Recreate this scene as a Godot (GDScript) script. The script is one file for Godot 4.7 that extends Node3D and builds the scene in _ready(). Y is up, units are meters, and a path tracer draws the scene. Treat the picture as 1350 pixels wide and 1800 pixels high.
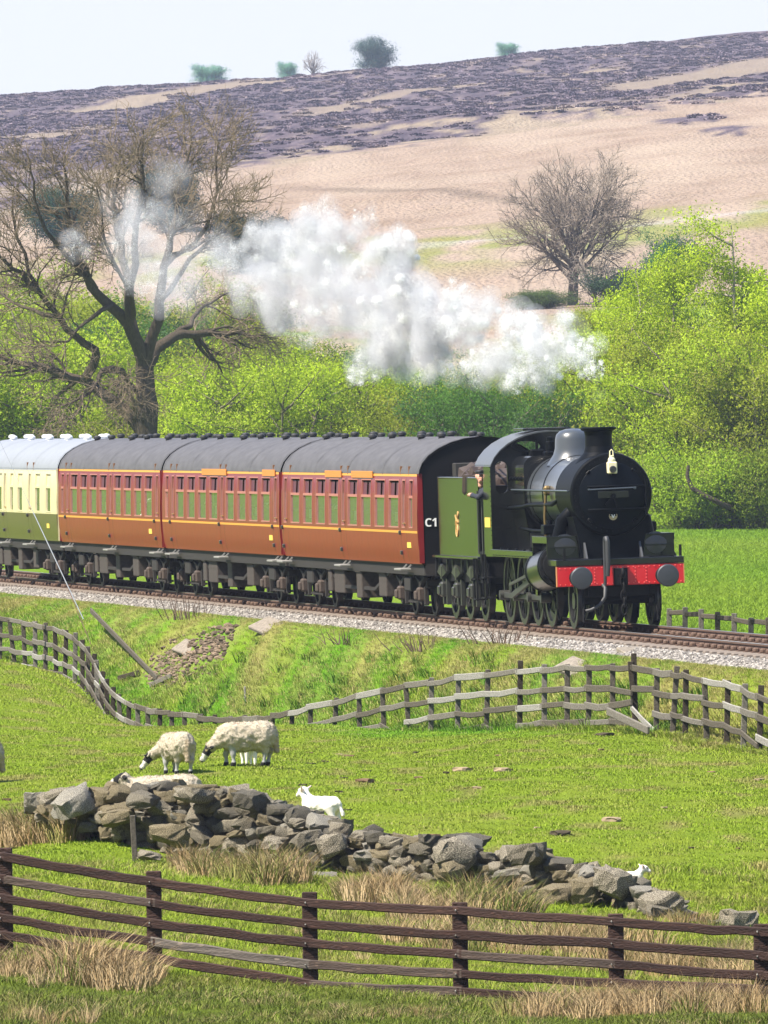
extends Node3D
# A steam train on a moorland railway, seen with a very long lens across a sheep pasture.
# y is up, rail level is y = 0, the eye stands 3.6 m above rail level some 226 m in front of the engine.

const FOCAL := 20000.0                    # focal length in pixels of the 1350 x 1800 photograph
const EYE := Vector3(0, 3.6, 0)
const HEAD := 0.15882                     # heading of the line: 9.1 degrees off the view axis
const CANT := 0.031                       # superelevation of the curve
const BEAM := Vector3(4.73, 0.02, -226.0) # the track centre below the engine's buffer beam

var pitch := atan(115.0 / FOCAL)
var view := Basis(Vector3.RIGHT, -pitch)
var taken := {}
var rng := RandomNumberGenerator.new()
var mats := {}
var tex := {}
var wobble := FastNoiseLite.new()

# ---------------------------------------------------------------- mesh builder
class Shape:
	var v := PackedVector3Array()
	var n := PackedVector3Array()
	var c := PackedColorArray()
	var u := PackedVector2Array()
	var tinted := false
	var mapped := false
	var col := Color.WHITE

	func t3(a: Vector3, b: Vector3, d: Vector3, na: Vector3, nb: Vector3, nd: Vector3) -> void:   # counter-clockwise from outside
		v.append(a); v.append(d); v.append(b)
		n.append(na); n.append(nd); n.append(nb)
		if tinted:
			c.append(col); c.append(col); c.append(col)

	func tri(a: Vector3, b: Vector3, d: Vector3) -> void:
		var k := (b - a).cross(d - a).normalized()
		t3(a, b, d, k, k, k)

	func quad(a: Vector3, b: Vector3, d: Vector3, e: Vector3) -> void:
		var k := (d - a).cross(e - b).normalized()
		t3(a, b, d, k, k, k)
		t3(a, d, e, k, k, k)

	func quad_n(a: Vector3, b: Vector3, d: Vector3, e: Vector3, na: Vector3, nb: Vector3, nd: Vector3, ne: Vector3) -> void:
		t3(a, b, d, na, nb, nd)
		t3(a, d, e, na, nd, ne)

	func out_quad(a: Vector3, b: Vector3, d: Vector3, e: Vector3, from: Vector3) -> void:
		if (d - a).cross(e - b).dot((a + b + d + e) * 0.25 - from) < 0.0:
			quad(e, d, b, a)
		else:
			quad(a, b, d, e)

	func out_tri(a: Vector3, b: Vector3, d: Vector3, from: Vector3) -> void:
		if (b - a).cross(d - a).dot((a + b + d) / 3.0 - from) < 0.0:
			tri(d, b, a)
		else:
			tri(a, b, d)

	func box(at: Vector3, size: Vector3, bev := 0.0, turn := Basis.IDENTITY) -> void:
		var h := size * 0.5
		var b := minf(bev, minf(h.x, minf(h.y, h.z)) * 0.9)
		var q := []   # q[corner][axis of the face]
		for k in 8:
			var s := Vector3(1 if k & 1 else -1, 1 if k & 2 else -1, 1 if k & 4 else -1)
			var row := []
			for ax in 3:
				var e := Vector3(b, b, b)
				e[ax] = 0.0
				row.append(at + turn * (s * (h - e)))
			q.append(row)
		for ax in 3:
			var m := 1 << ax
			var i := 1 << ((ax + 1) % 3)
			var j := 1 << ((ax + 2) % 3)
			for o in [0, m]:
				out_quad(q[o][ax], q[o | i][ax], q[o | i | j][ax], q[o | j][ax], at)
			if b > 0.0:
				var a1 := (ax + 1) % 3
				var a2 := (ax + 2) % 3
				for o in [0, i, j, i | j]:
					out_quad(q[o][a1], q[o | m][a1], q[o | m][a2], q[o][a2], at)
		if b > 0.0:
			for k in 8:
				out_tri(q[k][0], q[k][1], q[k][2], at)

	func bar(a: Vector3, b: Vector3, w: float, h: float, bev := 0.0) -> void:   # a box from a to b
		var z := (b - a).normalized()
		var up := Vector3.UP if absf(z.y) < 0.95 else Vector3.RIGHT
		var x := up.cross(z).normalized()
		box((a + b) * 0.5, Vector3(w, h, a.distance_to(b)), bev, Basis(x, z.cross(x), z))

	func tube(path: PackedVector3Array, radii: Array, sides := 8, capped := true, oval := 1.0) -> void:
		var m := path.size()
		var x := Vector3.ZERO
		var rings := []
		var norms := []
		for k in m:
			var dir := (path[mini(k + 1, m - 1)] - path[maxi(k - 1, 0)]).normalized()
			if k == 0:
				x = (Vector3.UP if absf(dir.y) < 0.9 else Vector3.RIGHT).cross(dir).normalized()
			else:
				x = (x - dir * x.dot(dir)).normalized()
			var y := dir.cross(x)
			var r: float = radii[mini(k, radii.size() - 1)]
			var ring := PackedVector3Array()
			var nn := PackedVector3Array()
			for i in sides:
				var a := TAU * i / sides
				var o := x * cos(a) + y * sin(a) * oval
				ring.append(path[k] + o * r)
				nn.append((x * cos(a) + y * sin(a) / oval).normalized())
			rings.append(ring)
			norms.append(nn)
		for k in m - 1:
			for i in sides:
				var j := (i + 1) % sides
				quad_n(rings[k][i], rings[k][j], rings[k + 1][j], rings[k + 1][i], norms[k][i], norms[k][j], norms[k + 1][j], norms[k + 1][i])
		if capped:
			for i in range(1, sides - 1):
				out_tri(rings[0][0], rings[0][i], rings[0][i + 1], path[1])
				out_tri(rings[m - 1][0], rings[m - 1][i], rings[m - 1][i + 1], path[m - 2])

	func rod(a: Vector3, b: Vector3, r: float, sides := 10) -> void:
		tube(PackedVector3Array([a, b]), [r, r], sides, true)

	func lathe(profile: Array, xf: Transform3D, seg := 24, smooth := false) -> void:   # profile of Vector2(radius, height), from the foot up
		var m := profile.size()
		var sn := PackedVector2Array()
		for k in m - 1:
			var e: Vector2 = profile[k + 1] - profile[k]
			sn.append(Vector2(e.y, -e.x).normalized())
		for k in m - 1:
			var p: Vector2 = profile[k]
			var q: Vector2 = profile[k + 1]
			var n0 := sn[k]
			var n1 := sn[k]
			if smooth:
				n0 = (sn[maxi(k - 1, 0)] + sn[k]).normalized()
				n1 = (sn[mini(k + 1, m - 2)] + sn[k]).normalized()
			for i in seg:
				var a := TAU * i / seg
				var b := TAU * (i + 1) / seg
				var ca := Vector3(cos(a), 0, -sin(a))
				var cb := Vector3(cos(b), 0, -sin(b))
				var up := Vector3.UP
				var A := xf * (ca * p.x + up * p.y)
				var B := xf * (cb * p.x + up * p.y)
				var D := xf * (cb * q.x + up * q.y)
				var E := xf * (ca * q.x + up * q.y)
				var nA := xf.basis * (ca * n0.x + up * n0.y)
				var nB := xf.basis * (cb * n0.x + up * n0.y)
				var nD := xf.basis * (cb * n1.x + up * n1.y)
				var nE := xf.basis * (ca * n1.x + up * n1.y)
				if p.x > 1e-5:
					t3(A, B, D, nA, nB, nD)
				if q.x > 1e-5:
					t3(A, D, E, nA, nD, nE)

	func prism(poly: PackedVector2Array, z0: float, z1: float, xf: Transform3D) -> void:   # poly in x, y pushed from z0 to z1 (z1 > z0)
		var p := poly
		if Geometry2D.is_polygon_clockwise(p):
			p = p.duplicate()
			p.reverse()
		var idx := Geometry2D.triangulate_polygon(p)
		for k in range(0, idx.size(), 3):
			var a := p[idx[k]]
			var b := p[idx[k + 1]]
			var d := p[idx[k + 2]]
			if (b - a).cross(d - a) < 0.0:
				var h := b
				b = d
				d = h
			tri(xf * Vector3(a.x, a.y, z1), xf * Vector3(b.x, b.y, z1), xf * Vector3(d.x, d.y, z1))
			tri(xf * Vector3(a.x, a.y, z0), xf * Vector3(d.x, d.y, z0), xf * Vector3(b.x, b.y, z0))
		for k in p.size():
			var a := p[k]
			var b := p[(k + 1) % p.size()]
			quad(xf * Vector3(a.x, a.y, z0), xf * Vector3(b.x, b.y, z0), xf * Vector3(b.x, b.y, z1), xf * Vector3(a.x, a.y, z1))

	func mesh() -> ArrayMesh:
		var m := ArrayMesh.new()
		if v.is_empty():
			return m
		for k in range(0, v.size(), 3):   # faces turn the way their normals point
			var a := v[k]
			if (v[k + 1] - a).cross(v[k + 2] - a).dot(n[k] + n[k + 1] + n[k + 2]) > 0.0:
				var h := v[k + 1]
				v[k + 1] = v[k + 2]
				v[k + 2] = h
				h = n[k + 1]
				n[k + 1] = n[k + 2]
				n[k + 2] = h
				if tinted:
					var g := c[k + 1]
					c[k + 1] = c[k + 2]
					c[k + 2] = g
				if mapped:
					var w := u[k + 1]
					u[k + 1] = u[k + 2]
					u[k + 2] = w
		var arr := []
		arr.resize(Mesh.ARRAY_MAX)
		arr[Mesh.ARRAY_VERTEX] = v
		arr[Mesh.ARRAY_NORMAL] = n
		if tinted:
			arr[Mesh.ARRAY_COLOR] = c
		if mapped:
			arr[Mesh.ARRAY_TEX_UV] = u
		m.add_surface_from_arrays(Mesh.PRIMITIVE_TRIANGLES, arr)
		return m

# ---------------------------------------------------------------- naming helpers
func numbered(called: String) -> String:
	var k: int = taken.get(called, 0)
	taken[called] = k + 1
	return called if k == 0 else "%s_%03d" % [called, k]

func tag(o: Node, label: String, category: String, group := "") -> Node:
	o.set_meta("label", label)
	o.set_meta("category", category)
	if group:
		o.set_meta("group", group)
	return o

func thing(called: String, label: String, category: String, group := "") -> Node3D:
	var o := Node3D.new()
	o.name = numbered(called)
	add_child(o)
	tag(o, label, category, group)
	return o

func pieces(sh: Shape) -> Array:   # a shape's far-apart pieces, each a shape of its own
	var count := sh.v.size()
	if count > 9000 or count < 6:
		return [sh]
	var at := {}
	var up := PackedInt32Array()
	var own := PackedInt32Array()
	for k in count:
		var q := Vector3i((sh.v[k] * 20000.0).round())
		if not at.has(q):
			at[q] = up.size()
			up.append(up.size())
		own.append(at[q])
	for k in range(0, count, 3):
		var a := own[k]
		while up[a] != a:
			a = up[a]
		for j in [1, 2]:
			var b := own[k + j]
			while up[b] != b:
				b = up[b]
			if a != b:
				up[maxi(a, b)] = mini(a, b)
				a = mini(a, b)
	var isle := {}
	var boxes := []
	var owner_of := PackedInt32Array()
	for k in range(0, count, 3):
		var a := own[k]
		while up[a] != a:
			a = up[a]
		if not isle.has(a):
			isle[a] = boxes.size()
			boxes.append(AABB(sh.v[k], Vector3.ZERO))
		var i: int = isle[a]
		owner_of.append(i)
		for j in 3:
			boxes[i] = boxes[i].expand(sh.v[k + j])
	var m := boxes.size()
	if m == 1:
		return [sh]
	var set_of := PackedInt32Array(range(m))
	var changed := true
	while changed:
		changed = false
		for i in m:
			for j in range(i + 1, m):
				if set_of[i] == set_of[j]:
					continue
				var p: AABB = boxes[i]
				var q: AABB = boxes[j]
				var gap := (p.position - q.end).max(q.position - p.end).max(Vector3.ZERO)
				if gap.length() <= maxf(0.018, 0.46 * maxf(p.get_longest_axis_size(), q.get_longest_axis_size())):
					var lo := mini(set_of[i], set_of[j])
					var hi := maxi(set_of[i], set_of[j])
					for e in m:
						if set_of[e] == hi:
							set_of[e] = lo
					changed = true
	var out := {}
	for k in owner_of.size():
		var g := set_of[owner_of[k]]
		if not out.has(g):
			var fresh := Shape.new()
			fresh.tinted = sh.tinted
			out[g] = fresh
		var t: Shape = out[g]
		for j in 3:
			t.v.append(sh.v[k * 3 + j])
			t.n.append(sh.n[k * 3 + j])
			if sh.tinted:
				t.c.append(sh.c[k * 3 + j])
	return out.values()

func obj(called: String, sh, m: Material, parent: Node = null, whole := false) -> MeshInstance3D:
	if sh is Shape and parent != null and not whole and not sh.mapped:
		var many := pieces(sh)
		if many.size() > 1:
			var first: MeshInstance3D = null
			for q in many:
				var e := obj(called, q, m, parent, true)
				first = e if first == null else first
			return first
	var o := MeshInstance3D.new()
	o.mesh = sh.mesh() if sh is Shape else sh
	o.material_override = m
	if parent == null:
		o.name = numbered(called)
		add_child(o)
	else:
		var k := 0
		var at := called
		while parent.has_node(NodePath(at)):
			k += 1
			at = "%s_%03d" % [called, k]
		o.name = at
		parent.add_child(o, true)
	return o

func copies(called: String, mesh: Mesh, m: Material, where: Array, tints: Array, parent: Node = null) -> MultiMeshInstance3D:
	var mm := MultiMesh.new()
	mm.transform_format = MultiMesh.TRANSFORM_3D
	mm.use_colors = not tints.is_empty()
	mm.mesh = mesh
	mm.instance_count = where.size()
	for k in where.size():
		mm.set_instance_transform(k, where[k])
		if not tints.is_empty():
			mm.set_instance_color(k, tints[k])
	var o := MultiMeshInstance3D.new()
	o.multimesh = mm
	o.material_override = m
	o.name = numbered(called) if parent == null else called
	(self if parent == null else parent).add_child(o, true)
	o.set_meta("kind", "stuff")
	return o

func P(px: float, py: float, d: float) -> Vector3:   # the point d metres into the scene that stands at a pixel of the photograph
	return EYE + view * (Vector3((px - 675.0) / FOCAL, (900.0 - py) / FOCAL, -1.0) * d)

func pix(p: Vector3) -> Vector2:
	var q := view.inverse() * (p - EYE)
	return Vector2(675.0 - q.x / q.z * FOCAL, 900.0 + q.y / q.z * FOCAL)

func track_point(s: float, x := 0.0, y := 0.0) -> Vector3:   # s metres behind the buffer beam, x to the right of the centre line
	return BEAM + Vector3(x * cos(HEAD) - s * sin(HEAD), y, -x * sin(HEAD) - s * cos(HEAD))

func track_local(x: float, z: float) -> Vector2:   # (to the right of the line, behind the beam)
	var r := Vector2(x - BEAM.x, z - BEAM.z)
	return Vector2(r.x * cos(HEAD) - r.y * sin(HEAD), -(r.x * sin(HEAD) + r.y * cos(HEAD)))

func on_rails(s: float) -> Transform3D:
	return Transform3D(Basis(Vector3.UP, HEAD) * Basis(Vector3.BACK, CANT), track_point(s))

func gauss() -> float:
	return rng.randfn(0.0, 1.0)

func rv() -> Vector3:
	return Vector3(gauss(), gauss(), gauss()).normalized()

# ---------------------------------------------------------------- materials
func lin(r: float, g: float, b: float, a := 1.0) -> Color:
	var k := Color(r, g, b).linear_to_srgb()
	k.a = a
	return k

func noise_tex(key: String, lo: float, hi: float, freq: float, kind := FastNoiseLite.TYPE_SIMPLEX_SMOOTH, octaves := 5, size := 512, as_srgb := true) -> NoiseTexture2D:
	if tex.has(key):
		return tex[key]
	var t := NoiseTexture2D.new()
	t.width = size
	t.height = size
	t.seamless = true
	var f := FastNoiseLite.new()
	f.seed = key.hash() % 1000
	f.noise_type = kind
	f.frequency = freq
	f.fractal_octaves = octaves
	t.noise = f
	var g := Gradient.new()
	var a := Color(lo, lo, lo)
	var b := Color(hi, hi, hi)
	g.set_color(0, a.linear_to_srgb() if as_srgb else a)
	g.set_color(1, b.linear_to_srgb() if as_srgb else b)
	t.color_ramp = g
	tex[key] = t
	return t

func mat(key: String, col: Color, rough := 0.8, opts := {}) -> StandardMaterial3D:
	if mats.has(key):
		return mats[key]
	var m := StandardMaterial3D.new()
	m.resource_name = key
	m.albedo_color = col
	m.roughness = rough
	m.metallic = opts.get("metal", 0.0)
	m.metallic_specular = opts.get("spec", 0.5)
	if opts.has("tex"):
		m.albedo_texture = opts.tex
	if opts.has("rough_tex"):
		m.roughness_texture = opts.rough_tex
	if opts.has("bump"):
		m.heightmap_enabled = true
		m.heightmap_texture = opts.bump
		m.heightmap_scale = opts.get("bump_cm", 1.0)
	var s: Vector3 = opts.get("scale", Vector3.ONE)
	m.uv1_scale = s
	if not opts.get("uv", false):
		m.uv1_triplanar = true
		m.uv1_world_triplanar = opts.get("world", false)
	m.vertex_color_use_as_albedo = opts.get("vc", false)
	if opts.has("coat"):
		m.clearcoat_enabled = true
		m.clearcoat = opts.coat
		m.clearcoat_roughness = opts.get("coat_rough", 0.05)
	if opts.has("back"):
		m.backlight_enabled = true
		m.backlight = opts.back
	if opts.has("detail"):
		m.detail_enabled = true
		m.detail_albedo = opts.detail
		m.detail_blend_mode = BaseMaterial3D.BLEND_MODE_MUL
		m.detail_uv_layer = BaseMaterial3D.DETAIL_UV_2
		m.uv2_triplanar = true
		m.uv2_world_triplanar = opts.get("world", false)
		m.uv2_scale = opts.get("detail_scale", Vector3.ONE)
	if opts.has("rim"):
		m.rim_enabled = true
		m.rim = opts.rim
		m.rim_tint = 0.6
	m.cull_mode = BaseMaterial3D.CULL_DISABLED
	mats[key] = m
	return m

# ---------------------------------------------------------------- soft bodies: capsules joined into one skin
# bone: [a, b, radius a, radius b, colour, lumpiness]
func skin(sh: Shape, bones: Array, cell: float, blend: float, lump_freq := 9.0) -> void:
	var lo := Vector3(1e9, 1e9, 1e9)
	var hi := -lo
	for b in bones:
		for k in 2:
			var r: float = b[2 + k] + b[5] + cell * 2.0
			lo = lo.min(b[k] - Vector3.ONE * r)
			hi = hi.max(b[k] + Vector3.ONE * r)
	var nx := int((hi.x - lo.x) / cell) + 3
	var ny := int((hi.y - lo.y) / cell) + 3
	var nz := int((hi.z - lo.z) / cell) + 3
	var f := PackedFloat32Array()
	f.resize(nx * ny * nz)
	f.fill(1e3)
	wobble.frequency = lump_freq
	for b in bones:
		var a: Vector3 = b[0]
		var e: Vector3 = b[1] - a
		var ee := maxf(e.length_squared(), 1e-9)
		var reach: float = maxf(b[2], b[3]) + b[5] + blend + cell * 2.0
		var from := ((a.min(b[1]) - Vector3.ONE * reach - lo) / cell).floor()
		var to := ((a.max(b[1]) + Vector3.ONE * reach - lo) / cell).ceil()
		for z in range(maxi(int(from.z), 0), mini(int(to.z), nz)):
			for y in range(maxi(int(from.y), 0), mini(int(to.y), ny)):
				var row := (z * ny + y) * nx
				for x in range(maxi(int(from.x), 0), mini(int(to.x), nx)):
					var p := lo + Vector3(x, y, z) * cell
					var t := clampf((p - a).dot(e) / ee, 0.0, 1.0)
					var d: float = p.distance_to(a + e * t) - lerpf(b[2], b[3], t)
					if d > reach:
						continue
					if b[5] > 0.0 and absf(d) < b[5] * 3.0:
						d += wobble.get_noise_3dv(p) * b[5]
					var o := f[row + x]
					var h := clampf(0.5 + 0.5 * (o - d) / blend, 0.0, 1.0)
					f[row + x] = lerpf(o, d, h) - blend * h * (1.0 - h)
	var ids := {}
	var pts := PackedVector3Array()
	var nor := PackedVector3Array()
	var tint := PackedColorArray()
	var sx := 1
	var sy := nx
	var sz := nx * ny
	for z in nz - 1:
		for y in ny - 1:
			for x in nx - 1:
				var i := z * sz + y * sy + x
				var v0 := f[i]
				if absf(v0) > cell * 4.0:
					continue
				var g := [v0, f[i + sx], f[i + sy], f[i + sx + sy], f[i + sz], f[i + sx + sz], f[i + sy + sz], f[i + sx + sy + sz]]
				var neg := 0
				for k in 8:
					if g[k] < 0.0:
						neg += 1
				if neg == 0 or neg == 8:
					continue
				var sum := Vector3.ZERO
				var cnt := 0
				for k in 8:
					for ax in 3:
						var k2 := k | (1 << ax)
						if k2 == k or (g[k] < 0.0) == (g[k2] < 0.0):
							continue
						var t: float = g[k] / (g[k] - g[k2])
						var q := Vector3(k & 1, (k >> 1) & 1, (k >> 2) & 1)
						q[ax] = t
						sum += q
						cnt += 1
				var p := lo + (Vector3(x, y, z) + sum / cnt) * cell
				var nn := Vector3(g[1] - g[0] + g[3] - g[2] + g[5] - g[4] + g[7] - g[6], g[2] - g[0] + g[3] - g[1] + g[6] - g[4] + g[7] - g[5], g[4] - g[0] + g[5] - g[1] + g[6] - g[2] + g[7] - g[3]).normalized()
				ids[i] = pts.size()
				pts.append(p)
				nor.append(nn)
				var best := 1e9
				var col := Color.WHITE
				for b in bones:
					var e2: Vector3 = b[1] - b[0]
					var t2 := clampf((p - b[0]).dot(e2) / maxf(e2.length_squared(), 1e-9), 0.0, 1.0)
					var d2: float = p.distance_to(b[0] + e2 * t2) - lerpf(b[2], b[3], t2)
					if d2 < best:
						best = d2
						col = b[4]
				tint.append(col)
	for i in ids:
		for ax in 3:
			var st: int = [sx, sy, sz][ax]
			var s1: int = [sy, sz, sx][ax]
			var s2: int = [sz, sx, sy][ax]
			if not (ids.has(i - s1) and ids.has(i - s2) and ids.has(i - s1 - s2)):
				continue
			var a := f[i]
			var b2 := f[i + st]
			if (a < 0.0) == (b2 < 0.0):
				continue
			var q := [ids[i], ids[i - s1], ids[i - s1 - s2], ids[i - s2]]
			if a >= 0.0:
				q.reverse()
			for t in [[0, 1, 2], [0, 2, 3]]:
				var k0: int = q[t[0]]
				var k1: int = q[t[1]]
				var k2: int = q[t[2]]
				sh.v.append(pts[k0]); sh.v.append(pts[k1]); sh.v.append(pts[k2])
				sh.n.append(nor[k0]); sh.n.append(nor[k1]); sh.n.append(nor[k2])
				if sh.tinted:
					sh.c.append(tint[k0]); sh.c.append(tint[k1]); sh.c.append(tint[k2])

# ---------------------------------------------------------------- the lie of the land
var knots := PackedVector2Array()
var weights := PackedFloat64Array()

func knot_list() -> Array:
	var l := []
	for q in [
		[0, 1800, 128], [675, 1800, 128], [1350, 1800, 126],
		[10, 1680, 139], [270, 1715, 138], [545, 1742, 137], [808, 1760, 136], [1082, 1775, 135], [1338, 1785, 134],
		[0, 1480, 172], [130, 1470, 170], [300, 1500, 168], [480, 1520, 166], [700, 1555, 163], [950, 1590, 160], [1150, 1625, 157], [1350, 1660, 155],
		[310, 1362, 184], [420, 1347, 186], [560, 1450, 172], [0, 1340, 196], [0, 1400, 183], [0, 1300, 212],
		[1000, 1450, 172], [1350, 1500, 168], [1350, 1347, 188], [1200, 1312, 196], [1115, 1290, 201], [916, 1288, 208], [700, 1288, 219],
		[550, 1286, 225], [400, 1286, 227], [250, 1284, 228], [180, 1262, 232], [120, 1200, 247], [400, 1310, 210], [600, 1320, 204], [200, 1315, 208], [0, 1162, 263], [700, 1350, 190],
	]:
		l.append(P(q[0], q[1], q[2]))
	# the dip that the boundary fence runs through, out of sight below the crest
	for q in [[460, -3.25, 235.5], [340, -3.3, 239], [560, -2.9, 231.5], [245, -2.75, 243], [650, -2.2, 226]]:
		var p := P(q[0], 1000, q[2])
		l.append(Vector3(p.x, q[1], p.z))
	for q in [[-16, -1.2, -262], [-16, -1.9, -185], [-16, -2.4, -140], [14, -2.6, -160], [14, -3.2, -125], [-14, -1.0, -290], [-10.5, -1.0, -285], [0, -3.2, -105]]:
		l.append(Vector3(q[0], q[1], q[2]))
	return l

func bend(r2: float) -> float:
	return 0.0 if r2 < 1e-9 else r2 * log(r2)

func fit_land() -> void:
	var l := knot_list()
	var n := l.size()
	var m := n + 3
	var a := []
	for i in n:
		knots.append(Vector2(l[i].x, l[i].z / 7.0))
	for i in m:
		var row := PackedFloat64Array()
		row.resize(m + 1)
		a.append(row)
	for i in n:
		for j in n:
			a[i][j] = bend(knots[i].distance_squared_to(knots[j]))
		a[i][i] += 0.2
		var e := [1.0, knots[i].x, knots[i].y]
		for k in 3:
			a[i][n + k] = e[k]
			a[n + k][i] = e[k]
		a[i][m] = l[i].y
	for i in m:
		var best := i
		for r in range(i, m):
			if absf(a[r][i]) > absf(a[best][i]):
				best = r
		var h: PackedFloat64Array = a[i]
		a[i] = a[best]
		a[best] = h
		for r in m:
			if r != i and absf(a[r][i]) > 1e-14:
				var t: float = a[r][i] / a[i][i]
				for q in range(i, m + 1):
					a[r][q] -= t * a[i][q]
	for i in m:
		weights.append(a[i][m] / a[i][i])

func pasture(x: float, z: float) -> float:
	var p := Vector2(clampf(x, -17.0, 14.0), clampf(z, -292.0, -104.0) / 7.0)
	var n := knots.size()
	var h: float = weights[n] + weights[n + 1] * p.x + weights[n + 2] * p.y
	for i in n:
		h += weights[i] * bend(p.distance_squared_to(knots[i]))
	return h

const RISE := [Vector2(250, -1.0), Vector2(300, -0.95), Vector2(420, -0.7), Vector2(560, -0.45), Vector2(640, 1.2), Vector2(720, 5.5), Vector2(800, 10.5), Vector2(960, 16.6), Vector2(1050, 22.5), Vector2(1350, 36.3), Vector2(1500, 43.7), Vector2(1800, 56.5), Vector2(2100, 70), Vector2(2400, 84.4), Vector2(2520, 87), Vector2(2900, 80), Vector2(4200, 40)]

func valley(x: float, z: float) -> float:
	var d := -z
	var h := -1.0
	for k in RISE.size() - 1:
		if d >= RISE[k].x and d < RISE[k + 1].x:
			var t: float = (d - RISE[k].x) / (RISE[k + 1].x - RISE[k].x)
			h = lerpf(RISE[k].y, RISE[k + 1].y, t)
	if d >= 4200:
		h = 40.0
	var w := smoothstep(650.0, 1100.0, d)
	if w > 0.0:
		wobble.frequency = 0.004
		h += w * (0.08 * clampf(x, -420.0, 420.0) + wobble.get_noise_2d(x * 1.5, z) * 2.2 * smoothstep(800.0, 1500.0, d))
		wobble.frequency = 0.03
		h += w * wobble.get_noise_2d(x, z * 0.6) * 0.5
	return h

func land(x: float, z: float) -> float:
	var q := track_local(x, z)
	var far := valley(x, z)
	var h := far
	if z > -340.0:
		if q.x < 0.0:
			h = lerpf(pasture(x, z), far, smoothstep(290.0, 340.0, -z))
		if q.x < 0.0 and x < -17.0:
			h = lerpf(h, far, smoothstep(17.0, 90.0, -x))
		if x > 14.0 and q.x > 0.0:
			h = minf(h, -1.0)
	var w := smoothstep(2.1, lerpf(3.5, 4.7, smoothstep(-18.0, 5.0, q.y)), absf(q.x)) if q.y < 700.0 else 1.0
	if q.y < -80.0:
		w = 1.0
	h = lerpf(-0.36, h, w)
	if z > -330.0:
		wobble.frequency = 0.25
		h += wobble.get_noise_2d(x, z) * 0.06 * w
		wobble.frequency = 0.9
		h += wobble.get_noise_2d(x + 50.0, z) * 0.03 * w
	return h

func fbm(x: float, y: float, freq: float, seed := 0) -> float:
	wobble.frequency = freq
	return wobble.get_noise_2d(x + seed * 91.7, y - seed * 37.3)

func field_tint(x: float, z: float) -> Color:   # base colour of the soil and sward
	var q := track_local(x, z)
	var g := Color(0.175, 0.25, 0.02)
	var a := fbm(x, z * 0.5, 0.35, 1)
	var b := fbm(x, z * 0.6, 1.6, 2)
	g = g.lerp(Color(0.215, 0.26, 0.036), clampf(a * 0.9 + 0.2, 0, 1))
	g = g.lerp(Color(0.125, 0.195, 0.015), clampf(b * 0.8, 0, 0.5))
	g = g.lerp(Color(0.24, 0.2, 0.085), smoothstep(0.3, 0.5, fbm(x, z * 0.4, 0.7, 11)) * 0.6)
	if z > -168.0:   # rougher, longer sward this side of the wall
		g = g.lerp(Color(0.155, 0.185, 0.022), smoothstep(-170.0, -150.0, z) * (0.5 + 0.5 * a))
		g = g.lerp(Color(0.075, 0.10, 0.018), smoothstep(-141.0, -133.0, z) * (0.75 + 0.35 * b))
	if q.x < 0.0 and z < -196.0:
		var bank := smoothstep(-8.5, -6.0, q.x) * smoothstep(-200.0, -215.0, z)
		g = g.lerp(Color(0.10, 0.235, 0.014).lerp(Color(0.19, 0.27, 0.025), clampf(a + 0.3, 0, 1)), bank)
		g = g.lerp(Color(0.26, 0.24, 0.08), smoothstep(-4.8, -2.6, q.x) * clampf(0.35 + fbm(x, z * 0.4, 0.5, 5) * 0.9, 0, 0.85))
	if q.x > 0.0:
		g = Color(0.15, 0.265, 0.018).lerp(Color(0.19, 0.28, 0.025), clampf(fbm(x, z * 0.15, 0.08, 3) + 0.4, 0, 1))
	if z < -330.0:
		g = Color(0.15, 0.265, 0.018).lerp(Color(0.19, 0.28, 0.025), clampf(fbm(x, z * 0.3, 0.02, 3) + 0.4, 0, 1))
	return g

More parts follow.
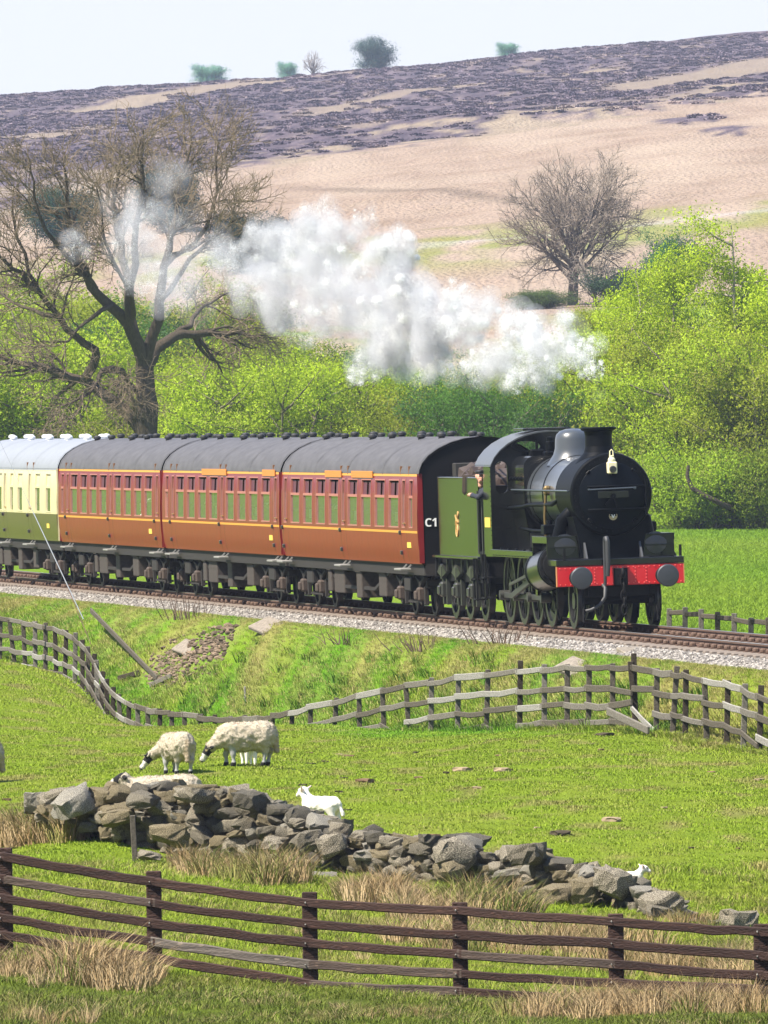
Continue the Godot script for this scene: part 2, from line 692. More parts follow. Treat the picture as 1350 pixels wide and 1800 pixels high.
func moor_tint(x: float, z: float) -> Color:
	var d := -z
	var k := d - 3.2 * x
	var n1 := fbm(x, z * 0.22, 0.03, 1)
	var n2 := fbm(x, z * 0.25, 0.11, 2)
	var n3 := fbm(x, z * 0.35, 0.4, 4)
	var bracken := Color(0.275, 0.215, 0.168).lerp(Color(0.22, 0.165, 0.125), clampf(0.35 + n2 * 0.8 + n3 * 0.5, 0, 1))
	bracken = bracken.lerp(Color(0.31, 0.25, 0.195), clampf(n1 * 1.3, 0, 0.8))
	var grass := Color(0.12, 0.19, 0.025).lerp(Color(0.2, 0.2, 0.06), clampf(n2 + 0.4, 0, 1))
	var straw := Color(0.27, 0.22, 0.165).lerp(Color(0.21, 0.17, 0.125), clampf(n3 + 0.4, 0, 1))
	var heather := Color(0.066, 0.054, 0.070).lerp(Color(0.135, 0.108, 0.124), clampf(0.45 + n3 * 1.2 + n2 * 0.5, 0, 1))  # heather lightened towards mauve, part of the distant haze put into its colour
	var g := grass
	g = g.lerp(bracken, smoothstep(800.0, 870.0, d + n1 * 90.0 + n2 * 50.0))
	# green flushes round the lane that crosses the foot of the moor
	var lane := absf(d - 1040.0 - 0.4 * x + n1 * 20.0)
	g = g.lerp(grass, smoothstep(70.0, 10.0, lane) * clampf(0.25 + n2 * 1.6 + n1, 0, 0.8))
	g = g.lerp(Color(0.36, 0.36, 0.37), smoothstep(5.0, 2.0, absf(d - 1046.0 - 0.4 * x)) * smoothstep(0.0, 4.0, x) * 0.35)
	g = g.lerp(bracken * 0.5, smoothstep(14.0, 4.0, absf(k - 1230.0 + x * 8.5)) * smoothstep(20.0, 6.0, absf(x - 3.0)) * 0.7)
	# burnt strips in the bracken on the right
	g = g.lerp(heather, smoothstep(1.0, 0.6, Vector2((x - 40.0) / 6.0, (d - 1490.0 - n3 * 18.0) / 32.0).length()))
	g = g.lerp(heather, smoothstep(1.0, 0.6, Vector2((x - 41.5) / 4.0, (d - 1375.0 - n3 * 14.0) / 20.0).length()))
	var edge := k + n2 * 60.0 + n3 * 26.0
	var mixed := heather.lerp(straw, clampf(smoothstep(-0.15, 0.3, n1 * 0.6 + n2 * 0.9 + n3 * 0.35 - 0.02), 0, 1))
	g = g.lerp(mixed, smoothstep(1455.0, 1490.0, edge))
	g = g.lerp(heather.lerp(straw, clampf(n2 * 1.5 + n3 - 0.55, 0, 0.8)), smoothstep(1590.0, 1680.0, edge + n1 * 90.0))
	# pale swathes of cut heather that climb to the right
	for s in [[2010.0, 30.0, 14.0, 34.0, 5.2], [1960.0, 70.0, 62.0, 26.0, 4.2], [2230.0, 26.0, -28.0, 22.0, 3.2], [1800.0, 34.0, -62.0, 18.0, 3.2], [2080.0, 40.0, -66.0, 24.0, 3.2], [2030.0, 36.0, -62.0, 16.0, 3.0], [2250.0, 55.0, -34.0, 26.0, 7.0]]:
		var w: float = smoothstep(1.0, 0.55, absf(d - s[4] * (x - s[2]) - s[0] + n2 * 30.0) / s[1]) * smoothstep(1.0, 0.7, absf(x - s[2] + n1 * 6.0) / s[3])
		g = g.lerp(straw, w * 0.75)
	return g

func grid_lines(parts: Array) -> PackedFloat32Array:   # [[from, to, step], ...]
	var l := PackedFloat32Array()
	for p in parts:
		var n := int(round((p[1] - p[0]) / p[2]))
		for k in n:
			l.append(lerpf(p[0], p[1], float(k) / n))
	l.append(parts[-1][1])
	return l

func sheet(xs: PackedFloat32Array, zs: PackedFloat32Array, height: Callable, tint: Callable) -> ArrayMesh:
	var nx := xs.size()
	var nz := zs.size()
	var v := PackedVector3Array()
	var c := PackedColorArray()
	for z in zs:
		for x in xs:
			v.append(Vector3(x, height.call(x, z), z))
			c.append(tint.call(x, z))
	var n := PackedVector3Array()
	for j in nz:
		for i in nx:
			var a := v[j * nx + mini(i + 1, nx - 1)] - v[j * nx + maxi(i - 1, 0)]
			var b := v[mini(j + 1, nz - 1) * nx + i] - v[maxi(j - 1, 0) * nx + i]
			var k := a.cross(b).normalized()
			n.append(k if k.y > 0.0 else -k)
	var idx := PackedInt32Array()
	for j in nz - 1:
		for i in nx - 1:
			var q := j * nx + i
			idx.append_array(PackedInt32Array([q, q + 1, q + nx, q + 1, q + nx + 1, q + nx]))
	var arr := []
	arr.resize(Mesh.ARRAY_MAX)
	arr[Mesh.ARRAY_VERTEX] = v
	arr[Mesh.ARRAY_NORMAL] = n
	arr[Mesh.ARRAY_COLOR] = c
	arr[Mesh.ARRAY_INDEX] = idx
	var m := ArrayMesh.new()
	m.add_surface_from_arrays(Mesh.PRIMITIVE_TRIANGLES, arr)
	return m

func build_land() -> void:
	fit_land()
	var soil := mat("turf", Color.WHITE, 0.95, {"vc": true, "world": true, "tex": noise_tex("turf_mottle", 0.55, 1.35, 0.03), "scale": Vector3.ONE * 0.9, "spec": 0.15, "bump": noise_tex("turf_bump", 0, 1, 0.06), "bump_cm": 4.0})
	var xs := grid_lines([[-2500, -300, 220], [-300, -60, 30], [-60, -16, 4], [-16, 14, 0.3], [14, 60, 4], [60, 300, 30], [300, 2500, 220]])
	var zs := grid_lines([[-700, -340, 20], [-340, -110, 0.7], [-110, 60, 10], [60, 400, 85]])
	var g := obj("ground", sheet(xs, zs, land, field_tint), soil)
	g.set_meta("kind", "structure")
	var moor := mat("moor", Color.WHITE, 1.0, {"vc": true, "world": true, "tex": noise_tex("moor_mottle", 0.78, 1.2, 0.03), "scale": Vector3(0.05, 0.05, 0.02), "spec": 0.05, "bump": noise_tex("moor_bump", 0, 1, 0.05), "bump_cm": 35.0})
	xs = grid_lines([[-2500, -400, 300], [-400, -150, 50], [-150, 150, 1.25], [150, 400, 50], [400, 2500, 300]])
	zs = grid_lines([[-4200, -2600, 200], [-2600, -1900, 12], [-1900, -700, 5.0]])
	var m := obj("moorland_hill", sheet(xs, zs, land, moor_tint), moor)
	m.set_meta("kind", "structure")

# ---------------------------------------------------------------- heather and bracken on the moor
func build_heather() -> void:
	var shapes := []
	for k in 3:
		rng.seed = 30 + k
		var s := Shape.new()
		for j in 46:   # a low cushion of sprigs
			var a := rng.randf() * TAU
			var r := sqrt(rng.randf())
			var p := Vector3(cos(a) * r, (1.0 - r * r) * 0.42, sin(a) * r)
			var up := (Vector3(p.x, 0.7, p.z) + rv() * 0.4).normalized()
			var side := up.cross(rv()).normalized() * 0.26
			s.tri(p - side - up * 0.1, p + side - up * 0.1, p + up * 0.34)
		shapes.append(s.mesh())
	for q in [["heather", 10000, 1450.0, 2420.0, 0]]:
		rng.seed = 35 + q[4]
		var where := []
		var tints := []
		for k in q[1]:
			var d: float = lerpf(q[2], q[3], pow(rng.randf(), 0.7))
			var x := in_frame_x(d, 1.12)
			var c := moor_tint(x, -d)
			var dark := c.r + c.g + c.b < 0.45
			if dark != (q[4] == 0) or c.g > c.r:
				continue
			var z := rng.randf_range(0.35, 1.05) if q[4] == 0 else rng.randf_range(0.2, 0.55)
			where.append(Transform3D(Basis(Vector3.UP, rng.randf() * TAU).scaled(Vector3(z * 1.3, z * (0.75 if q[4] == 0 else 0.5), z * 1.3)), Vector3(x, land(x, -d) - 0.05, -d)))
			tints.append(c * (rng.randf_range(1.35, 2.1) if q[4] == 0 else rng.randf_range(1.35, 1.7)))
		copies(q[0], shapes[q[4]], mat("sprigs", Color.WHITE, 1.0, {"vc": true, "spec": 0.0}), where, tints).set_meta("label", "dark heather over the upper moor" if q[4] == 0 else "dead tan bracken over the lower moor")

# ---------------------------------------------------------------- grass
func blade_tuft(count: int, height: float, spread: float, width: float, lean: float, seed: int) -> ArrayMesh:
	rng.seed = seed
	var s := Shape.new()
	for k in count:
		var a := rng.randf() * TAU
		var foot := Vector3(cos(a), 0, sin(a)) * spread * sqrt(rng.randf())
		var face := rng.randf() * TAU
		var side := Vector3(cos(face), 0, sin(face)) * width * rng.randf_range(0.6, 1.2)
		var out := (foot.normalized() * 0.6 + Vector3(gauss(), 0, gauss()) * 0.5) * lean
		var h := height * rng.randf_range(0.55, 1.15)
		var mid := foot + Vector3.UP * h * 0.6 + out * h * 0.35
		var tip := foot + Vector3.UP * h * rng.randf_range(0.75, 1.0) + out * h
		var nn := (Vector3.UP * 0.8 + side.cross(Vector3.UP).normalized() * 0.8).normalized()
		s.quad_n(foot - side, foot + side, mid + side * 0.7, mid - side * 0.7, nn, nn, nn, nn)
		s.t3(mid - side * 0.7, mid + side * 0.7, tip, nn, nn, nn)
	return s.mesh()

func sward(called: String, mesh: ArrayMesh, m: Material, n: int, pick: Callable) -> MultiMeshInstance3D:
	var where := []
	var tints := []
	for k in n:
		var r: Array = pick.call()   # [x, z, size, colour] or []
		if r.is_empty():
			continue
		var y := land(r[0], r[1])
		var b := Basis(Vector3.UP, rng.randf() * TAU).scaled(Vector3(r[2] * 1.1, r[2] * rng.randf_range(0.75, 1.25), r[2] * 1.1))
		where.append(Transform3D(b, Vector3(r[0], y - 0.01, r[1])))
		tints.append(r[3])
	return copies(called, mesh, m, where, tints)

func hit(px: float, py: float) -> Vector3:   # where the line of sight through a pixel of the photograph meets the ground
	var d := 120.0
	while d < 345.0:
		var p := P(px, py, d)
		if land(p.x, p.z) > p.y:
			return Vector3(p.x, land(p.x, p.z), p.z)
		d += 0.25
	return P(px, py, 345.0)

var scrape := []

func scrape_near(x: float, z: float) -> float:   # distance to the bare scrape on the bank, 1 at its edge
	if scrape.is_empty():
		scrape = [hit(268, 1180), hit(405, 1124)]
	var a: Vector3 = scrape[0]
	var b: Vector3 = scrape[1]
	var t := clampf((x - a.x) / (b.x - a.x), 0.0, 1.0)
	return Vector2((x - lerpf(a.x, b.x, t)) / 0.24, (z - lerpf(a.z, b.z, t)) / (1.5 + 0.8 * fbm(x, z, 0.9, 6))).length()

func in_frame_x(d: float, margin := 1.08) -> float:
	return rng.randf_range(-1.0, 1.0) * 675.0 / FOCAL * d * margin

func build_grass() -> void:
	var blade := mat("grass_blade", Color.WHITE, 0.6, {"vc": true, "spec": 0.2, "back": Color(0.55, 0.55, 0.55)})
	rng.seed = 11
	var short_tuft := blade_tuft(16, 0.038, 0.12, 0.0055, 0.7, 3)
	rng.seed = 12
	var pasture_grass := func() -> Array:
		var d := rng.randf_range(150.0, 268.0)
		var x := in_frame_x(d)
		var q := track_local(x, -d)
		if q.x > -3.0:
			return []
		var c := field_tint(x, -d) * rng.randf_range(0.85, 1.35)
		if rng.randf() < 0.09:
			c = c.lerp(Color(0.33, 0.28, 0.13), 0.55)
		return [x, -d, rng.randf_range(0.6, 1.25), c]
	sward("pasture_grass", short_tuft, blade, 105000, pasture_grass).set_meta("label", "short grazed grass of the sheep pasture")
	rng.seed = 13
	var long_tuft := blade_tuft(20, 0.15, 0.15, 0.007, 0.8, 4)
	rng.seed = 14
	var bank_grass := func() -> Array:
		var d := rng.randf_range(183.0, 335.0)
		var q := Vector2(rng.randf_range(clampf(-3.7 - (d - 190.0) * 0.045, -8.2, -3.6), -2.05), 0)
		var c0 := track_local(0, -d)
		var x := (q.x - c0.x) / cos(HEAD)
		if scrape_near(x, -d) < 1.0:
			return []
		var c := field_tint(x, -d) * rng.randf_range(0.8, 1.3)
		if rng.randf() < 0.12 + 0.3 * smoothstep(-4.6, -2.8, q.x):
			c = c.lerp(Color(0.36, 0.30, 0.14), 0.65)
		return [x, -d, rng.randf_range(0.4, 0.95) * lerpf(0.45, 1.0, smoothstep(-2.2, -3.6, q.x)), c]
	sward("embankment_grass", long_tuft, blade, 64000, bank_grass).set_meta("label", "longer lush grass on the railway bank")
	rng.seed = 18
	var weed := blade_tuft(34, 0.3, 0.2, 0.009, 0.8, 7)
	rng.seed = 19
	var weeds := func() -> Array:
		var d := rng.randf_range(200.0, 262.0)
		var t := rng.randf_range(clampf(-3.7 - (d - 190.0) * 0.045, -8.0, -3.6), -2.7)
		var x := (t - track_local(0, -d).x) / cos(HEAD)
		if fbm(x * 1.4, -d * 0.5, 0.7, 9) < 0.05 or scrape_near(x, -d) < 1.1:
			return []
		return [x, -d, rng.randf_range(0.4, 1.0), Color(0.06, 0.15, 0.014).lerp(Color(0.12, 0.2, 0.02), rng.randf()) * rng.randf_range(0.7, 1.2)]
	sward("bank_weeds", weed, blade, 1500, weeds).set_meta("label", "dark clumps of lush weeds on the railway bank")
	rng.seed = 15
	var rough_grass := func() -> Array:
		var d := rng.randf_range(126.0, 166.0)
		var x := in_frame_x(d)
		var n := fbm(x, -d * 0.6, 0.45, 8)
		var c := field_tint(x, -d) * rng.randf_range(0.8, 1.5)
		if rng.randf() < 0.18 + n * 0.3:
			c = c.lerp(Color(0.3, 0.24, 0.12), rng.randf_range(0.4, 0.9))
		return [x, -d, rng.randf_range(0.35, 0.75) * (1.0 + n * 0.5), c]
	sward("rough_grass", long_tuft, blade, 26000, rough_grass).set_meta("label", "rough grass between the stone wall and the near fence")
	rng.seed = 16
	var verge := func() -> Array:
		var s := rng.randf_range(-40.0, 60.0)
		var x := rng.randf_range(2.9, 14.0)
		var p := track_point(s, x)
		var c := field_tint(p.x, p.z) * rng.randf_range(0.85, 1.3)
		return [p.x, p.z, rng.randf_range(0.5, 1.1), c]
	sward("meadow_grass", long_tuft, blade, 12000, verge).set_meta("label", "bright green grass of the meadow beyond the line")
	rng.seed = 17
	var far_meadow := func() -> Array:
		var d := rng.randf_range(270.0, 545.0)
		var x := rng.randf_range(440.0, 700.0) / FOCAL * d
		if track_local(x, -d).x < 3.0:
			return []
		return [x, -d, rng.randf_range(0.5, 1.0) * (0.6 + d / 500.0), field_tint(x, -d) * rng.randf_range(0.8, 1.25)]
	sward("far_meadow_grass", long_tuft, blade, 26000, far_meadow).set_meta("label", "bright grass of the meadow as far as the birches")
	# straw-coloured rushes
	rng.seed = 21
	var rush := blade_tuft(70, 0.52, 0.22, 0.0065, 0.75, 5)
	rng.seed = 22
	var patches := [
		# px, py of the foot, depth, half width in px, half depth in m, count, size, green share
		[70, 1485, 170.5, 85, 1.2, 46, 1.15, 0.45], [30, 1475, 171, 40, 1.0, 18, 1.2, 0.5], [140, 1482, 169.5, 50, 0.8, 20, 0.9, 0.35],
		[165, 1735, 135.5, 75, 1.2, 34, 1.15, 0.06], [40, 1730, 135, 60, 1.0, 14, 0.8, 0.1], [60, 1790, 128.5, 90, 1.0, 16, 0.6, 0.3],
		[400, 1535, 164, 75, 0.9, 30, 0.85, 0.2], [490, 1555, 162.5, 60, 0.8, 24, 1.05, 0.6], [340, 1525, 166, 40, 0.5, 10, 0.7, 0.3],
		[680, 1590, 159.5, 70, 1.2, 34, 0.95, 0.12], [760, 1610, 157, 60, 1.4, 30, 1.0, 0.12], [870, 1600, 158, 60, 1.0, 30, 1.2, 0.6], [620, 1585, 160, 40, 0.8, 14, 0.9, 0.3],
		[800, 1650, 151, 150, 2.0, 40, 0.8, 0.15], [1000, 1655, 152, 120, 2.0, 40, 0.9, 0.2], [1150, 1680, 148, 120, 2.5, 44, 0.85, 0.2], [1290, 1680, 148, 80, 2.5, 44, 0.95, 0.2], [1230, 1625, 157.5, 70, 0.6, 14, 0.55, 0.4],
		[1010, 1790, 131.5, 90, 1.2, 44, 0.8, 0.12], [1130, 1785, 132, 110, 1.4, 50, 0.85, 0.12], [1290, 1790, 131.5, 80, 1.4, 40, 0.8, 0.12], [1080, 1760, 134.6, 60, 0.4, 20, 0.75, 0.1],
		[250, 1715, 136.6, 40, 0.5, 10, 0.6, 0.2], [560, 1640, 150, 200, 5.0, 26, 0.4, 0.6], [700, 1790, 130, 200, 1.5, 24, 0.35, 0.6],
	]
	var where := []
	var tints := []
	for p in patches:
		for k in p[5]:
			var d: float = p[2] + clampf(gauss() * 0.6, -1.3, 1.3) * p[4]
			var x = (p[0] - 675.0 + clampf(gauss() * 0.55, -1.3, 1.3) * p[3]) / FOCAL * d
			var y := land(x, -d)
			var sz: float = p[6] * rng.randf_range(0.6, 1.15)
			where.append(Transform3D(Basis(Vector3.UP, rng.randf() * TAU).scaled(Vector3(sz, sz * rng.randf_range(0.8, 1.1), sz)), Vector3(x, y - 0.02, -d)))
			var c := Color(0.36, 0.28, 0.16).lerp(Color(0.25, 0.17, 0.08), rng.randf())
			if rng.randf() < p[7]:
				c = Color(0.09, 0.12, 0.022).lerp(Color(0.17, 0.16, 0.05), rng.randf())
			tints.append(c * rng.randf_range(0.8, 1.25))
	copies("dry_grass", rush, blade, where, tints).set_meta("label", "straw coloured rush tussocks along the wall and the near fence")

# ---------------------------------------------------------------- the line itself
func build_track() -> void:
	var rust := mat("rail_side", lin(0.11, 0.062, 0.042), 0.8, {"tex": noise_tex("grime", 0.55, 1.2, 0.02), "scale": Vector3.ONE * 0.7, "metal": 0.2})
	var bright := mat("rail_head", lin(0.42, 0.4, 0.38), 0.35, {"metal": 0.9})
	var timber := mat("sleeper_timber", lin(0.2, 0.165, 0.135), 0.9, {"tex": noise_tex("grain", 0.6, 1.25, 0.02), "scale": Vector3(0.4, 2.0, 3.0)})
	var iron := mat("chair_iron", lin(0.10, 0.06, 0.04), 0.85)
	var t := thing("railway_track", "single line of rusty brown rails on sleepers running under the train", "railway track")
	t.transform = on_rails(0)
	for side in [-1, 1]:
		var s := Shape.new()
		s.prism(PackedVector2Array([Vector2(-0.06, -0.15), Vector2(0.06, -0.15), Vector2(0.055, -0.125), Vector2(0.012, -0.11), Vector2(0.012, -0.05), Vector2(0.036, -0.035), Vector2(0.036, -0.006), Vector2(-0.036, -0.006), Vector2(-0.036, -0.035), Vector2(-0.012, -0.05), Vector2(-0.012, -0.11), Vector2(-0.055, -0.125)]), -130.0, 45.0, Transform3D(Basis(), Vector3(side * 0.755, 0, 0)))
		var r := obj("rail", s, rust, t)
		var h := Shape.new()
		h.box(Vector3(side * 0.755, -0.003, -42.5), Vector3(0.06, 0.006, 175.0))
		obj("running_surface", h, bright, r)
		var f := Shape.new()
		for z in [-9.0, 9.3, 27.6]:   # fishplates at the joints
			f.box(Vector3(side * 0.755, -0.08, z), Vector3(0.075, 0.075, 0.5), 0.01)
		obj("fishplate", f, rust, r)
	var proto := Shape.new()
	proto.box(Vector3(0, -0.22, 0), Vector3(2.6, 0.13, 0.25), 0.012)
	var pm := proto.mesh()
	var chair := Shape.new()
	for side in [-1, 1]:
		for q in [-1, 1]:
			chair.box(Vector3(side * 0.755 + q * 0.1, -0.11, 0), Vector3(0.1, 0.09, 0.17), 0.025)
		chair.box(Vector3(side * 0.755, -0.148, 0), Vector3(0.38, 0.02, 0.2))
	var cm := chair.mesh()
	rng.seed = 40
	var seats := []
	for k in 230:
		var o := obj("sleeper", pm, timber, t)
		o.position = Vector3(rng.randf_range(-0.03, 0.03), 0, 34.0 - k * 0.68)
		o.rotation.y = rng.randf_range(-0.01, 0.01)
		seats.append(o.transform)
	copies("rail_chairs", cm, iron, seats, [], t)
	# ballast: a shouldered bed with loose stones on it
	var stone := mat("ballast_bed", lin(0.34, 0.315, 0.29), 0.95, {"tex": noise_tex("pebbles", 0.35, 1.3, 0.05, FastNoiseLite.TYPE_CELLULAR, 2), "scale": Vector3.ONE * 1.6, "world": true, "spec": 0.2})
	var b := Shape.new()
	b.prism(PackedVector2Array([Vector2(-2.35, -0.7), Vector2(2.35, -0.7), Vector2(2.2, -0.43), Vector2(1.75, -0.29), Vector2(1.45, -0.235), Vector2(-1.45, -0.235), Vector2(-1.75, -0.29), Vector2(-2.3, -0.46)]), -130.0, 45.0, Transform3D())
	var bed := obj("ballast", b, stone)
	bed.transform = on_rails(0)
	bed.set_meta("kind", "structure")
	var peb := Shape.new()
	rock(peb, 1.0, 77, 0)
	var where := []
	var tints := []
	rng.seed = 41
	for k in 30000:
		var x := rng.randf_range(-2.25, -0.95) if k % 8 else rng.randf_range(0.9, 2.2)
		var s := rng.randf_range(-30.0, 86.0)
		var y := -0.225 if absf(x) < 1.5 else lerpf(-0.235, -0.42, (absf(x) - 1.5) / 0.7)
		var z := rng.randf_range(0.02, 0.05)
		if absf(x) > 1.95 and rng.randf() < 0.4:
			continue
		where.append(on_rails(0) * Transform3D(Basis.from_euler(Vector3(rng.randf() * 6, rng.randf() * 6, rng.randf() * 6)).scaled(Vector3(z * 1.2, z, z)), Vector3(x, y + z * 0.2, -s)))
		var g := rng.randf_range(0.11, 0.36)
		tints.append(Color(g * 1.07, g, g * 0.91))
	var st := copies("ballast_gravel", peb.mesh(), mat("ballast_stone", Color.WHITE, 0.9, {"vc": true, "spec": 0.25}), where, tints)
	st.set_meta("label", "loose pale grey ballast stones along the track")

func rock(s: Shape, size: float, seed: int, cuts: int) -> void:   # an irregular block with broken faces
	var r := RandomNumberGenerator.new()
	r.seed = seed
	var n := 1 if cuts == 0 else (4 if cuts >= 5 else 3)
	var f := FastNoiseLite.new()
	f.seed = seed
	f.frequency = 0.9
	var warp := func(p: Vector3) -> Vector3:
		var q := p
		q = q.lerp(q.normalized() * 0.62, 0.3)
		for k in 3:
			q[k] += f.get_noise_3d(p.x * 1.3 + k * 17.0, p.y * 1.3, p.z * 1.3) * 0.2
		q += Vector3(f.get_noise_3d(p.x * 4.0, p.y * 4.0, p.z * 4.0 + 9.0), f.get_noise_3d(p.x * 4.0 + 5.0, p.y * 4.0, p.z * 4.0), f.get_noise_3d(p.x * 4.0, p.y * 4.0 + 3.0, p.z * 4.0)) * 0.09
		return q * size
	# planes that slice corners off give flat fractured faces
	var planes := []
	for k in cuts:
		var d := Vector3(r.randfn(), r.randfn(), r.randfn()).normalized()
		planes.append([d, r.randf_range(0.4, 0.54)])
	var cut := func(p: Vector3) -> Vector3:
		var q: Vector3 = warp.call(p)
		for pl in planes:
			var e: float = q.dot(pl[0]) - pl[1] * size
			if e > 0.0:
				q -= pl[0] * e
		return q
	for ax in 3:
		for sg in [-1.0, 1.0]:
			for i in n:
				for j in n:
					var pts := []
					for o in [[0, 0], [1, 0], [1, 1], [0, 1]]:
						var p := Vector3.ZERO
						p[ax] = sg * 0.5
						p[(ax + 1) % 3] = float(i + o[0]) / n - 0.5
						p[(ax + 2) % 3] = float(j + o[1]) / n - 0.5
						pts.append(cut.call(p))
					if sg < 0.0:
						pts.reverse()
					for tr in [[pts[0], pts[1], pts[2]], [pts[0], pts[2], pts[3]]]:
						var k: Vector3 = (tr[1] - tr[0]).cross(tr[2] - tr[0]).normalized()
						if k.dot(tr[0] + tr[1] + tr[2]) < 0.0:
							k = -k
						var soft := 0.28 if cuts >= 5 else 0.0   # long weathered, so the arrises are rounded
						s.t3(tr[0], tr[1], tr[2], (k + tr[0].normalized() * soft).normalized(), (k + tr[1].normalized() * soft).normalized(), (k + tr[2].normalized() * soft).normalized())

# ---------------------------------------------------------------- dry stone wall
func build_wall() -> void:
	var skins := []
	var k0 := 0
	for g in [[0.56, 0.50, 0.39], [0.40, 0.36, 0.28], [0.50, 0.42, 0.27], [0.66, 0.62, 0.53], [0.30, 0.275, 0.225]]:
		skins.append(mat("wall_stone_%d" % k0, lin(g[0] * 0.78, g[1] * 0.78, g[2] * 0.76), 0.92, {"tex": noise_tex("stone_mottle", 0.0, 1.9, 0.03, FastNoiseLite.TYPE_SIMPLEX_SMOOTH, 6), "scale": Vector3.ONE * (1.3 + 0.25 * k0), "bump": noise_tex("stone_bump", 0, 1, 0.07, FastNoiseLite.TYPE_SIMPLEX, 5), "bump_cm": 0.9, "spec": 0.25, "detail": noise_tex("crust", 0.85, 1.25, 0.012, FastNoiseLite.TYPE_CELLULAR, 3), "detail_scale": Vector3.ONE * 1.7}))
		k0 += 1
	var shapes := []
	for k in 20:
		var s := Shape.new()
		rock(s, 1.0, 300 + k * 7, 5)
		shapes.append(s.mesh())
	var w := thing("stone_wall", "tumbledown dry stone wall of grey blocks sinking into the grass", "stone wall")
	# px, py of the top, py of the foot, depth
	var line := [
		[62, 1408, 1440, 169.5], [95, 1388, 1445, 169.3], [130, 1384, 1452, 169], [165, 1392, 1464, 168.8], [215, 1378, 1482, 168.4], [260, 1380, 1494, 168.2], [310, 1372, 1500, 168], [360, 1378, 1500, 167.6], [410, 1388, 1498, 167.2], [440, 1384, 1504, 167],
		[470, 1406, 1514, 166.5], [510, 1412, 1524, 166], [545, 1424, 1540, 165.5], [580, 1436, 1550, 165], [620, 1452, 1552, 164.5], [670, 1460, 1552, 164], [720, 1468, 1552, 163.5], [770, 1466, 1548, 163], [825, 1470, 1545, 162.5],
		[862, 1506, 1552, 162], [890, 1490, 1562, 161.7], [930, 1478, 1578, 161.3], [965, 1498, 1590, 161], [1000, 1516, 1600, 160.5], [1050, 1520, 1608, 160], [1090, 1528, 1614, 159.5], [1130, 1552, 1622, 159], [1165, 1562, 1628, 158.7], [1195, 1576, 1636, 158.4], [1215, 1612, 1646, 158.2], [1250, 1618, 1650, 158],
	]
	rng.seed = 52
	var put := func(px: float, py: float, d: float, size: Vector3, tilt := 0.25, shade := -1) -> void:
		var o := obj("stone", shapes[rng.randi() % shapes.size()], skins[shade if shade >= 0 else [0, 0, 0, 1, 1, 2, 2, 3, 4][rng.randi() % 9]], w)
		o.transform = Transform3D(Basis.from_euler(Vector3(gauss() * tilt * 0.6, gauss() * 0.4 + (PI if rng.randf() < 0.5 else 0.0), gauss() * tilt)) * Basis.from_scale(size), P(px, py, d))
	for rowpair in [[0.0, 1.0], [0.5, 0.0]]:   # the facing, then the hearting behind it
		var back: float = rowpair[0]
		var n := line.size()
		var x := 62.0 + back * 30.0
		# courses laid from the foot up, each with its own run of widths
		for course in 10:
			x = 62.0 + rng.randf_range(-14.0, 14.0) + back * 20.0
			while x < 1252.0:
				var wide := rng.randf_range(17.0, 42.0) * (1.0 if course > 0 else 1.1)
				var mid := x + wide * 0.5
				var i := 0
				while i < n - 2 and line[i + 1][0] < mid:
					i += 1
				var t := clampf((mid - line[i][0]) / float(line[i + 1][0] - line[i][0]), 0.0, 1.0)
				var top: float = lerpf(line[i][1], line[i + 1][1], t) + 8.0
				var foot: float = lerpf(line[i][2], line[i + 1][2], t)
				var d: float = lerpf(line[i][3], line[i + 1][3], t)
				var layers := maxi(2, int(round((foot - top) / 15.0)))
				var tall := (foot - top) / layers
				if course < layers and not (back > 0.0 and course == layers - 1 and rng.randf() < 0.3):
					var m := d / FOCAL
					var y := foot - (course + 0.5) * tall + rng.randf_range(-3.5, 3.5)
					var hh := tall * rng.randf_range(1.05, 1.5)
					if course == layers - 1:
						hh *= 1.15
						wide *= 1.15
					put.call(mid, y - back * 6.0, d + back * 1.0 + rng.randf_range(-0.12, 0.12) + course * 0.035, Vector3(wide * 1.22 * m, hh * 1.1 * m, rng.randf_range(0.3, 0.5)), 0.22)
				x += wide * 0.93
	# the large blocks that stand out
	for b in [[130, 1404, 168.6, 72, 40, 3], [440, 1404, 166.7, 48, 36, 4], [345, 1394, 167.3, 66, 26, 0], [800, 1490, 162.0, 82, 42, 0], [800, 1520, 162.0, 76, 36, 2], [928, 1496, 160.8, 58, 38, 1], [1030, 1560, 159.4, 46, 44, 2], [1078, 1548, 159.2, 58, 50, 0], [985, 1566, 159.9, 70, 34, 2], [1040, 1530, 159.9, 44, 26, 3],
			[1160, 1580, 158.2, 64, 36, 0], [1165, 1598, 158.1, 66, 24, 1], [1195, 1620, 157.9, 80, 18, 0], [1235, 1628, 157.8, 60, 20, 0], [1180, 1640, 157.5, 90, 20, 2], [262, 1498, 165.9, 40, 18, 0], [570, 1540, 163.9, 40, 26, 3], [250, 1400, 167.9, 50, 26, 1], [545, 1470, 164.8, 60, 34, 1], [585, 1480, 164.5, 54, 40, 0], [480, 1478, 165.8, 46, 30, 0], [210, 1432, 168, 60, 30, 2], [300, 1460, 167, 70, 40, 2]]:
		var m: float = b[2] / FOCAL
		put.call(float(b[0]), float(b[1]) + 5.0, float(b[2]), Vector3(b[3] * 1.0 * m, b[4] * 0.95 * m, 0.45), 0.14, int(b[5]))
	var lone := obj("boulder", shapes[3], skins[0])
	lone.transform = Transform3D(Basis(Vector3.UP, 0.6) * Basis.from_scale(Vector3(0.5, 0.36, 0.4)), P(1298, 1624, 157.2))
	tag(lone, "grey boulder lying in the grass right of the wall's low end", "boulder")
	var far := obj("boulder", shapes[6], skins[3])
	far.transform = Transform3D(Basis(Vector3.UP, 0.2) * Basis.from_scale(Vector3(0.36, 0.3, 0.34)), P(62, 1411, 169.8))
